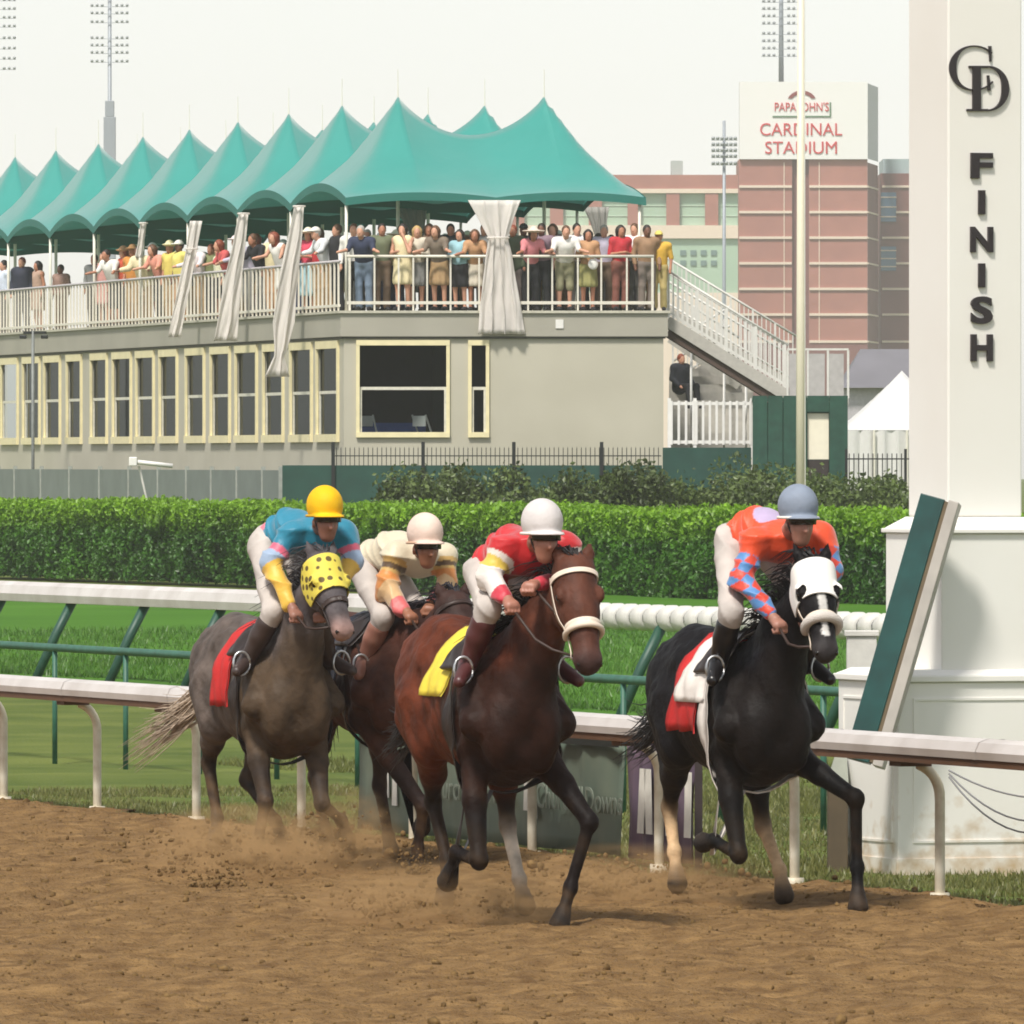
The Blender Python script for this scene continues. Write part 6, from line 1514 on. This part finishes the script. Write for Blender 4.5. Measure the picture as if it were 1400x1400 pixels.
# ------------------------------------------------------------------ spectators
M_HAIRP = mat('hair_dark', lin((36, 26, 22)), .6, var=.3, scale=40); HAIRS = {'dark': M_HAIRP, 'brown': mat('hair_brown', lin((92, 62, 40)), .6, var=.3, scale=40), 'red': mat('hair_red', lin((130, 62, 40)), .6, var=.3, scale=40), 'blonde': mat('hair_blonde', lin((190, 158, 106)), .6, var=.2, scale=40), 'grey': mat('hair_grey', lin((168, 162, 154)), .6, var=.2, scale=40)}
SKINS = [mat('skin_a', lin((202, 150, 124)), .55, var=.06), mat('skin_b', lin((176, 120, 94)), .55, var=.06), mat('skin_c', lin((112, 74, 56)), .55, var=.06)]
def cloth(rgb):
    return mat('cloth_%d_%d_%d' % tuple(rgb), lin(rgb), .8, var=.10, scale=9, bump=.25, bscale=25)
PM = {}
def pose_joints(pose, fem):
    w = .17 if fem else .205
    J = dict(hip=np.array((0, 0, .95)), chest=np.array((.02, 0, 1.30)), neck=np.array((.02, 0, 1.45)), head=np.array((.04, 0, 1.60)))
    arm = {'lean': ((.18, .05, 1.22), (.36, .16, 1.10)), 'stand': ((-.02, .06, 1.14), (.06, .05, .90)), 'face': ((.18, .02, 1.16), (.16, -.12, 1.48)), 'fold': ((.02, .06, 1.13), (.22, -.10, 1.16)), 'sit': ((.02, .06, 1.14), (.24, .02, .98))}
    for s, nm in ((1, 'L'), (-1, 'R')):
        e, h_ = arm[pose if not (pose == 'face' and s < 0) else 'fold']
        J['sh' + nm] = np.array((.01, s * w, 1.40)); J['el' + nm] = np.array((e[0], s * (w + e[1]), e[2])); J['ha' + nm] = np.array((h_[0], s * (w + h_[1]), h_[2]))
        if pose == 'sit':
            J['hp' + nm] = np.array((.02, s * .09, .92)); J['kn' + nm] = np.array((.44, s * .13, .96)); J['an' + nm] = np.array((.50, s * .12, .52)); J['to' + nm] = np.array((.66, s * .13, .46))
        else:
            J['hp' + nm] = np.array((0, s * .09, .92)); J['kn' + nm] = np.array((.03, s * .10, .50)); J['an' + nm] = np.array((-.02, s * .10, .09)); J['to' + nm] = np.array((.13, s * .12, .035))
    if pose == 'lean':
        for k in list(J):
            if J[k][2] > 1.0: J[k] = J[k] + np.array(((J[k][2] - .95) * .38, 0, -(J[k][2] - .95) * .08))
        for s, nm in ((1, 'L'), (-1, 'R')): J['ha' + nm][2] = 1.16
    return J
def pmesh(kind, pose, fem):
    key = (kind, pose, fem)
    if key in PM: return PM[key]
    J = pose_joints(pose, fem); B = Body(); wv = .95 if fem else 1.08
    def torso(g):
        B.cone(J['hip'], J['chest'], (.125 + g) * 1.0, .125 * wv + g, .06, q=1.25 if not fem else 1.15, qa=1); B.cone(J['shL'] * np.array((1, .7, 1)), J['shR'] * np.array((1, .7, 1)), .075 + g, .075 + g, .06)
    def arms(g, end):
        for n in 'LR':
            B.ell(J['sh' + n], (.065 + g, .062 + g, .065 + g), .04); B.cone(J['sh' + n], J['el' + n], .048 + g, .038 + g, .03)
            if end > 0: B.cone(J['el' + n], J['el' + n] + (J['ha' + n] - J['el' + n]) * end, .037 + g, .028 + g, .03)
    def legs(g, end, hi=True):
        for n in 'LR':
            if hi: B.cone(J['hp' + n], J['kn' + n], .088 + g, .056 + g, .05)
            if end > 0: B.cone(J['kn' + n], J['kn' + n] + (J['an' + n] - J['kn' + n]) * end, .054 + g, .036 + g + (.02 if g else 0), .03)
    if kind == 'body':
        torso(0); arms(0, 1); legs(0, 1); h = J['head']; B.cone(J['neck'] - np.array((0, 0, .03)), h - np.array((.01, 0, .06)), .055, .05, .03)
        B.ell(h, (.092, .076, .115), .02); B.ell(h + np.array((.03, 0, -.07)), (.058, .052, .055), .03); B.cone(h + np.array((.088, 0, .0)), h + np.array((.105, 0, -.03)), .010, .014, .01)
        for s, n in ((1, 'L'), (-1, 'R')):
            B.ell(h + np.array((-.01, s * .078, -.015)), (.02, .010, .028), .01); d = nrm(J['ha' + n] - J['el' + n]); B.cone(J['ha' + n], J['ha' + n] + d * .09, .032, .028, .02); B.cone(J['ha' + n] + d * .03, J['ha' + n] + d * .07 + np.array((.0, -s * .04, .01)), .014, .011, .01)
            B.cone(J['an' + n] - np.array((.04, 0, .03)), J['to' + n], .042, .032, .03)
        V, Q = B.mesh(.020)
    elif kind in ('shirt', 'longshirt'):
        torso(.018); arms(.016, 0 if kind == 'shirt' else .95); V, Q = B.mesh(.022, cut=lambda X: (.93 - X[..., 2]))
    elif kind == 'jacket':
        torso(.035); arms(.026, .97); B.cone(J['hip'] - np.array((0, 0, .05)), J['hip'] + np.array((0, 0, .2)), .165, .15, .05, q=1.2); V, Q = B.mesh(.022)
    elif kind in ('trousers', 'shorts'):
        B.ell(J['hip'], (.15, .185, .14), .05); legs(.02, .97 if kind == 'trousers' else .12); V, Q = B.mesh(.022)
    elif kind in ('skirt', 'dress', 'longskirt'):
        if kind == 'dress': torso(.02)
        ln = .36 if kind == 'longskirt' else (.52 if kind == 'dress' else .50)
        B.ell(J['hip'], (.14, .18, .12), .05); B.cone((.0, 0, .88), (.01, 0, ln + .08), .155, .17, .05, q=1.2)
        V, Q = B.mesh(.022, cut=lambda X: (ln - X[..., 2]))
        a = np.arctan2(V[:, 1], V[:, 0]); k = np.clip((.95 - V[:, 2]) / .5, 0, 1); V[:, 0] *= 1 + .07 * k * np.sin(a * 9); V[:, 1] *= 1 + .07 * k * np.sin(a * 9 + .6)
    elif kind in ('hair', 'longhair', 'bob'):
        h = J['head']; B.ell(h + np.array((-.018, 0, .025)), (.098, .086, .108), .03)
        if kind != 'hair':
            e = h + np.array((-.075, 0, -.24 if kind == 'longhair' else -.12)); B.cone(h + np.array((-.05, 0, 0)), e, .088, .06, .05, q=1.15)
            for s in (-1, 1): B.cone(h + np.array((0, s * .07, .03)), e + np.array((.03, s * .05, .02)), .035, .025, .03)
        V, Q = B.mesh(.018, cut=lambda X: np.minimum(X[..., 0] - (h[0] + .055), (h[2] + .045) - X[..., 2]))
    elif kind == 'cap':
        h = J['head']; B.ell(h + np.array((0, 0, .035)), (.108, .094, .10), .02); B.ell(h + np.array((.12, 0, .045)), (.075, .075, .014), .02); V, Q = B.mesh(.017, cut=lambda X: (h[2] + .030) - X[..., 2])
    elif kind in ('sunhat', 'hat'):
        h = J['head']; r = .25 if kind == 'sunhat' else .165; B.ell(h + np.array((0, 0, .055)), (.105, .095, .105), .03); B.ell(h + np.array((.01, 0, .055)), (r, r * .95, .026), .03); V, Q = B.mesh(.017, cut=lambda X: (h[2] + .022) - X[..., 2])
    elif kind == 'shoes':
        for n in 'LR': B.cone(J['an' + n] - np.array((.05, 0, .035)), J['to' + n] + np.array((.02, 0, 0)), .050, .040, .02)
        V, Q = B.mesh(.018, cut=lambda X: -X[..., 2] - .0 if pose != 'sit' else -X[..., 2])
    elif kind == 'bag':
        c = J['haL'] + np.array((.06, .02, -.18)); B.ell(c, (.05, .11, .12), .02); B.cone(c + np.array((0, .07, .08)), J['haL'] + np.array((.05, .03, .0)), .012, .012, .01); B.cone(c + np.array((0, -.07, .08)), J['haL'] + np.array((.05, -.01, .0)), .012, .012, .01); V, Q = B.mesh(.018)
    me = make_mesh('person_' + kind, V, Q, True); PM[key] = me; return me
def person(label, pos, rz, pose, fem, sc, skin, parts, group):
    o = thing('person', label, 'person', pos, rz, group); Mx = Matrix.Scale(sc, 4)
    for nm, kind, m in [('body', 'body', SKINS[skin])] + parts:
        me = pmesh(kind, pose, fem)
        ob = bpy.data.objects.new(nm, me); COL.objects.link(ob); ob.parent = o; ob.matrix_basis = Mx
        if len(me.materials) == 0: me.materials.append(m)
        ob.material_slots[0].link = 'OBJECT'; ob.material_slots[0].material = m
    return o
NAV, OLV, CRE, BRN, KHK, AQU, BLK, WHT, MAU, TAN, RED, GRY, YLW, PNK, LAV, GLD, JEAN, DGRN, FLO = (44, 52, 78), (104, 110, 84), (226, 212, 170), (112, 92, 74), (168, 138, 100), (150, 190, 200), (34, 34, 38), (232, 228, 222), (134, 112, 124), (186, 142, 104), (186, 46, 56), (132, 132, 130), (220, 198, 104), (214, 132, 138), (196, 188, 206), (204, 150, 70), (110, 126, 146), (66, 78, 58), (206, 196, 178)
def outfit(top, tcol, bot, bcol, hair, hat=None, hcol=None, bag=None, shoes=BLK):
    L = [('top', top, cloth(tcol))] if top != 'dress' else [('dress', 'dress', cloth(tcol))]
    if bot: L.append((bot.replace('longskirt', 'skirt'), bot, cloth(bcol)))
    if hair: L.append(('hair', hair[0], HAIRS[hair[1]]))
    if hat: L.append(('hat', hat, cloth(hcol)))
    if bag: L.append(('handbag', 'bag', cloth(bag)))
    L.append(('shoes', 'shoes', cloth(shoes))); return L
def fpos(px, back): p = front_pt(px, -back); p.z = DECK + .003; return p
G1 = 'spectators on the tented balcony'
# front railing: (column, metres behind rail, head row, pose, female, skin, outfit, label)
FR = [
 (484, .75, 301, 'stand', 0, 0, outfit('longshirt', WHT, 'trousers', BLK, ('hair', 'brown')), 'person in white shirt half hidden behind the corner pole of the balcony'),
 (498, .30, 303, 'lean', 0, 0, outfit('shirt', NAV, 'trousers', JEAN, ('hair', 'grey')), 'person in navy polo shirt and jeans leaning on the front railing'),
 (522, .55, 291, 'stand', 0, 1, outfit('shirt', OLV, 'trousers', BRN, ('hair', 'dark')), 'tall person in olive shirt and brown trousers at the front railing'),
 (551, .30, 306, 'face', 1, 0, outfit('dress', CRE, None, None, ('bob', 'dark')), 'person in cream dress holding hands to the face at the front railing'),
 (570, .55, 309, 'fold', 1, 0, outfit('longshirt', FLO, 'skirt', GRY, ('longhair', 'blonde')), 'person in patterned cream top and grey skirt on the balcony'),
 (587, .75, 304, 'stand', 1, 1, outfit('shirt', BRN, 'trousers', BLK, ('longhair', 'brown')), 'person in plain brown top behind the front railing'),
 (601, .30, 305, 'lean', 1, 0, outfit('shirt', (120, 106, 92), 'skirt', KHK, ('bob', 'brown')), 'person in grey-brown top and khaki skirt leaning on the front railing'),
 (616, .95, 298, 'stand', 0, 1, outfit('jacket', BLK, 'trousers', BLK, ('hair', 'dark')), 'person in black jacket standing back from the front railing'),
 (629, .32, 314, 'fold', 1, 0, outfit('longshirt', AQU, 'skirt', BLK, ('bob', 'dark')), 'person in pale aqua top and black skirt at the front railing'),
 (650, .36, 316, 'lean', 1, 1, outfit('shirt', TAN, 'skirt', FLO, ('bob', 'brown')), 'person in tan top and floral skirt beside the front curtain'),
 (663, .9, 306, 'stand', 0, 0, outfit('jacket', GRY, 'trousers', GRY, ('hair', 'brown')), 'person in grey suit behind the front curtain'),
 (702, .34, 308, 'stand', 0, 1, outfit('jacket', DGRN, 'trousers', (120, 108, 104), ('hair', 'red')), 'person in dark green jacket right of the front curtain'),
 (716, .8, 302, 'stand', 0, 2, outfit('longshirt', BLK, 'trousers', BLK, None, 'cap', BLK), 'person in black shirt and black cap behind the front railing'),
 (725, .32, 314, 'lean', 1, 1, outfit('shirt', PNK, 'trousers', BLK, ('bob', 'dark'), 'sunhat', (222, 204, 190)), 'person in pale wide hat, pink top and black trousers at the railing'),
 (741, .5, 301, 'stand', 0, 2, outfit('shirt', MAU, 'trousers', BLK, ('hair', 'dark')), 'person in mauve shirt and black trousers at the front railing'),
 (756, .9, 306, 'stand', 1, 0, outfit('shirt', LAV, 'skirt', BLK, ('bob', 'brown')), 'person in lavender top and black skirt behind the mauve shirt'),
 (772, .30, 306, 'lean', 0, 0, outfit('shirt', WHT, 'shorts', (142, 138, 108), ('hair', 'brown')), 'person in white shirt and khaki shorts leaning on the front railing'),
 (788, .62, 298, 'stand', 0, 0, outfit('longshirt', (226, 222, 226), 'trousers', GRY, ('hair', 'dark')), 'person in white long sleeves and grey trousers behind the shorts'),
 (804, .30, 314, 'fold', 1, 1, outfit('shirt', TAN, 'skirt', (150, 146, 92), ('longhair', 'dark'), bag=WHT), 'person in tan top with olive skirt and white bag at the railing'),
 (826, .95, 308, 'stand', 0, 0, outfit('shirt', LAV, 'trousers', BRN, ('hair', 'grey')), 'person in lavender shirt well behind the front railing'),
 (848, .30, 308, 'fold', 1, 1, outfit('shirt', RED, 'trousers', (128, 78, 66), ('longhair', 'dark')), 'person in red top and brown trousers'),
 (868, .5, 304, 'stand', 0, 0, outfit('shirt', (238, 236, 234), 'trousers', (76, 74, 70), ('hair', 'brown')), 'person in bright white shirt and dark trousers near the right end post'),
 (884, .36, 308, 'stand', 0, 2, outfit('longshirt', (150, 118, 90), 'trousers', (124, 112, 104), ('hair', 'dark')), 'person in brown long sleeves beside the right end post of the railing'),
 (901, .55, 316, 'stand', 0, 1, outfit('shirt', (218, 172, 66), 'trousers', (188, 168, 110), ('hair', 'dark'), 'cap', YLW), 'person in yellow shirt and yellow cap at the top of the stairs'),
]
for px, back, hy, pose, fem, sk, parts, lab in FR:
    p = fpos(px, back); sc = min(1.16, max(.86, (CAMZ + (HY - hy) / F * p.y - DECK) / (1.72 if pose != 'lean' else 1.64)))
    person(lab, p, -math.pi / 2 + random.uniform(-.35, .35), pose, fem, sc, sk, parts, G1)
# side railing
LR = [
 (463, .5, 305, 'stand', 0, 0, outfit('jacket', BLK, 'trousers', BLK, ('hair', 'brown')), 'person in black suit just left of the corner pole'),
 (450, .35, 300, 'lean', 0, 0, outfit('longshirt', (224, 224, 226), 'trousers', KHK, ('hair', 'grey'), 'cap', WHT), 'person in white cap and white sleeves leaning on the side railing'),
 (437, .5, 312, 'stand', 1, 0, outfit('shirt', RED, 'trousers', KHK, ('bob', 'brown')), 'person in bright red top and khaki trousers at the side railing'),
 (423, .32, 313, 'fold', 1, 0, outfit('shirt', (214, 74, 98), 'longskirt', (168, 204, 214), ('bob', 'brown'), 'sunhat', (232, 224, 204)), 'person in broad cream hat, pink top and pale blue skirt'),
 (411, .7, 310, 'stand', 0, 1, outfit('jacket', NAV, 'trousers', NAV, ('hair', 'dark')), 'person in navy suit beside the longest curtain'),
 (388, .4, 309, 'lean', 1, 0, outfit('dress', WHT, None, None, ('longhair', 'red')), 'person in white dress at the side railing'),
 (374, .5, 313, 'stand', 0, 1, outfit('longshirt', CRE, 'trousers', TAN, ('hair', 'brown')), 'person in cream shirt and tan trousers at the side railing'),
 (361, .35, 319, 'lean', 0, 1, outfit('shirt', BLK, 'trousers', GRY, ('hair', 'brown')), 'person in black top and grey trousers leaning on the side railing'),
 (351, .7, 316, 'stand', 1, 0, outfit('shirt', PNK, 'skirt', KHK, ('bob', 'red')), 'person in pink top and khaki skirt on the side balcony'),
 (341, .35, 318, 'lean', 0, 0, outfit('longshirt', LAV, 'trousers', GRY, ('hair', 'grey'), 'cap', (230, 214, 212)), 'person in pale pink cap and lavender shirt leaning on the side railing'),
 (316, .5, 330, 'lean', 1, 0, outfit('shirt', (200, 88, 88), 'trousers', GRY, ('bob', 'red')), 'person in coral top and grey trousers beside the second curtain'),
 (301, .4, 336, 'stand', 1, 0, outfit('shirt', (222, 220, 190), 'skirt', BLK, ('bob', 'dark')), 'person in pale cream top and black skirt between two curtains'),
 (290, .55, 334, 'stand', 0, 1, outfit('shirt', (124, 128, 86), 'trousers', BLK, ('hair', 'red')), 'person in moss green shirt and black trousers between two curtains'),
 (278, .38, 333, 'lean', 0, 0, outfit('longshirt', (232, 218, 220), 'trousers', KHK, ('hair', 'brown')), 'person in pinkish white shirt and khaki trousers at the side railing'),
 (247, .4, 323, 'stand', 0, 2, outfit('shirt', (228, 212, 118), 'trousers', TAN, ('hair', 'dark'), 'cap', WHT), 'person in lemon shirt and white cap at the side railing'),
 (234, .45, 328, 'stand', 1, 1, outfit('shirt', YLW, 'trousers', KHK, None, 'hat', (226, 216, 170)), 'person in yellow top and straw hat at the side railing'),
 (222, .38, 333, 'lean', 1, 0, outfit('shirt', (224, 150, 130), 'trousers', BLK, ('bob', 'brown')), 'person in salmon top and black trousers at the side railing'),
 (211, .6, 323, 'stand', 1, 1, outfit('shirt', (222, 140, 170), 'skirt', GRY, None, 'hat', WHT), 'person in rose pink top and white hat on the side balcony'),
 (200, .38, 337, 'lean', 0, 2, outfit('jacket', (222, 208, 170), 'trousers', KHK, ('hair', 'dark')), 'person in cream jacket leaning on the side railing'),
 (183, .42, 336, 'stand', 0, 1, outfit('shirt', (206, 138, 64), 'trousers', KHK, None, 'hat', (150, 112, 70)), 'person in orange shirt and brown hat at the side railing'),
 (171, .6, 336, 'stand', 1, 0, outfit('shirt', (196, 86, 58), 'trousers', BLK, ('bob', 'red'), 'hat', (196, 150, 110)), 'person in rust top and tan hat behind the orange shirt'),
 (158, .4, 342, 'lean', 0, 1, outfit('shirt', WHT, 'shorts', BLK, ('hair', 'dark')), 'person in white shirt and black shorts at the side railing'),
 (143, .4, 345, 'stand', 1, 0, outfit('dress', (206, 150, 142), None, None, ('bob', 'brown')), 'person in dusty pink dress at the side railing'),
 (130, .8, 348, 'stand', 0, 1, outfit('longshirt', GRY, 'trousers', BLK, ('hair', 'dark')), 'person in grey shirt and black trousers behind the pink dress'),
 (84, .6, 362, 'stand', 0, 2, outfit('longshirt', (150, 120, 108), 'trousers', BRN, ('hair', 'dark')), 'person in dull brown shirt far along the side railing'),
 (53, .5, 357, 'stand', 1, 1, outfit('dress', (176, 146, 128), None, None, ('longhair', 'dark')), 'person in a beige dress far along the railing'),
 (31, .45, 352, 'stand', 0, 0, outfit('jacket', (40, 44, 60), 'trousers', (40, 44, 60), ('hair', 'red')), 'person in dark blue suit far along the side railing'),
 (7, .45, 356, 'stand', 0, 0, outfit('longshirt', (206, 214, 230), 'trousers', BLK, ('hair', 'dark')), 'person in pale blue shirt beyond the dark blue suit'),
]
for px, back, hy, pose, fem, sk, parts, lab in LR:
    t = left_t(px, -back); p = left_pt(t, -back, DECK + .003); sc = min(1.18, max(.86, (CAMZ + (HY - hy) / F * p.y - DECK) / (1.72 if pose != 'lean' else 1.64)))
    person(lab, p, math.atan2(LNrm.y, LNrm.x) + random.uniform(.1, .9), pose, fem, sc, sk, parts, G1)
BK = [('sky blue', (130, 168, 206)), ('maroon', (96, 34, 44)), ('beige', (204, 186, 152)), ('charcoal', (58, 58, 62)), ('pale green', (168, 194, 150)), ('coral', (222, 120, 98)), ('ivory', (236, 230, 212)), ('purple', (96, 66, 120)), ('peach', (232, 184, 150)), ('dark teal', (30, 84, 92)), ('mustard', (190, 150, 52)), ('ash grey', (150, 150, 150)), ('scarlet', (206, 36, 40)), ('pale yellow', (234, 224, 160)), ('chocolate', (82, 56, 42))]
GAR = [('shirt', 'short sleeved shirt'), ('longshirt', 'long sleeved shirt'), ('jacket', 'jacket')]
hats = [(None, None, ''), ('cap', (226, 222, 216), ' and white cap'), ('sunhat', (232, 222, 196), ' and broad straw hat'), ('hat', (70, 60, 54), ' and dark brimmed hat')]
n_ = 0
for px in list(np.linspace(488, 640, 12)) + list(np.linspace(700, 880, 13)) + list(np.linspace(462, 140, 22)):
    cn, rgb = BK[(n_ * 7) % 15]; g, gn = GAR[(n_ // 15 + n_) % 3]; ht, hc, hn = hats[(0, 0, 1, 0, 2, 0, 3)[n_ % 7]]; fem = n_ % 2
    front = n_ < 25; bk = 1.15 + .5 * random.random(); q = px + random.uniform(-4, 4)
    p = fpos(q, bk) if front else left_pt(left_t(q, -bk), -bk, DECK + .003)
    rz = (-math.pi / 2 if front else math.atan2(LNrm.y, LNrm.x) + .5) + random.uniform(-.7, .7)
    person('person in %s %s%s back row, %s balcony' % (cn, gn, hn, 'front' if front else 'side'), p, rz, random.choice(['stand', 'fold', 'stand', 'face']), fem, random.uniform(.93, 1.1), random.choice([0, 0, 1, 1, 2]), outfit(g, rgb, random.choice(['trousers', 'trousers', 'skirt' if fem else 'trousers']), random.choice([BLK, KHK, GRY, NAV]), (random.choice(['hair', 'bob', 'longhair'] if fem else ['hair']), random.choice(['dark', 'brown', 'grey', 'blonde', 'dark'])), ht, hc), G1); n_ += 1
# man sitting on the steps under the stairs
p = Vector(((936 - CX) / F * 237.45, 237.45, 3.20)); 
person('person in dark suit sitting on the grey steps under the staircase', Vector(((930 - CX) / F * 239.7, 239.7, 3.41)), -.9, 'sit', 0, 1.0, 0, outfit('jacket', (30, 32, 42), 'trousers', (34, 34, 40), ('hair', 'red')), None)
# ------------------------------------------------------------------ haze
hz = MB(); hz.box(-620, 620, -80, 1520, -2, 90)
ho = hz.build('haze', None); ho['kind'] = 'stuff'; ho['label'] = 'thin pale haze in the air'
hm_ = bpy.data.materials.new('haze_air'); hm_.use_nodes = True; nt = hm_.node_tree; nt.nodes.clear()
o_ = nt.nodes.new('ShaderNodeOutputMaterial'); pv = nt.nodes.new('ShaderNodeVolumePrincipled')
pv.inputs['Color'].default_value = (.98, .98, .98, 1); pv.inputs['Density'].default_value = 0.0002; pv.inputs['Anisotropy'].default_value = 0.0
nt.links.new(pv.outputs[0], o_.inputs['Volume']); ho.data.materials.append(hm_)

# dust hanging behind the hooves
dm_ = bpy.data.materials.new('dust_air'); dm_.use_nodes = True; nt = dm_.node_tree; nt.nodes.clear()
o_ = nt.nodes.new('ShaderNodeOutputMaterial'); pv = nt.nodes.new('ShaderNodeVolumePrincipled'); pv.inputs['Color'].default_value = (*lin((206, 172, 126)), 1)
tc = nt.nodes.new('ShaderNodeTexCoord'); nz = nt.nodes.new('ShaderNodeTexNoise'); nz.inputs['Scale'].default_value = 4.0; nz.inputs['Detail'].default_value = 3
ln_ = nt.nodes.new('ShaderNodeVectorMath'); ln_.operation = 'LENGTH'; fo = nt.nodes.new('ShaderNodeMapRange'); fo.inputs[1].default_value = 1.0; fo.inputs[2].default_value = .1; fo.inputs[3].default_value = 0.0; fo.inputs[4].default_value = 1.0; fo.clamp = True
mp = nt.nodes.new('ShaderNodeMapRange'); mp.inputs[1].default_value = .42; mp.inputs[2].default_value = .75; mp.inputs[3].default_value = 0; mp.inputs[4].default_value = 6.5
mu = nt.nodes.new('ShaderNodeMath'); mu.operation = 'MULTIPLY'
nt.links.new(tc.outputs['Object'], ln_.inputs[0]); nt.links.new(ln_.outputs['Value'], fo.inputs[0]); nt.links.new(tc.outputs['Object'], nz.inputs['Vector']); nt.links.new(nz.outputs['Fac'], mp.inputs[0])
nt.links.new(fo.outputs[0], mu.inputs[0]); nt.links.new(mp.outputs[0], mu.inputs[1]); nt.links.new(mu.outputs[0], pv.inputs['Density']); nt.links.new(pv.outputs[0], o_.inputs['Volume'])
Bd = Body(); Bd.ell((0, 0, 0), (1, 1, 1), .1); Vd, Qd = Bd.mesh(.25)
dme = make_mesh('dust_cloud', Vd, Qd, True); dme.materials.append(dm_)
for i, (px, py, rx, ry, rz_, lab) in enumerate(((330, 1200, .75, 1.3, .34, 'brown dust round the hooves of the grey horse'), (455, 1192, .45, .9, .42, 'brown dust beside the grey horse near the brown horse'), (600, 1265, .75, 1.1, .26, 'brown dust behind the hooves of the dark bay horse'), (880, 1235, .6, 1.1, .26, 'brown dust behind the hooves of the black horse'))):
    g = ground(px, py); o = bpy.data.objects.new('dust_cloud', dme); COL.objects.link(o); o.location = (g.x, g.y, rz_ * .45); o.scale = (rx, ry, rz_); o.rotation_euler = (0, 0, .3 * i); tag(o, lab, 'dust', kind='stuff')
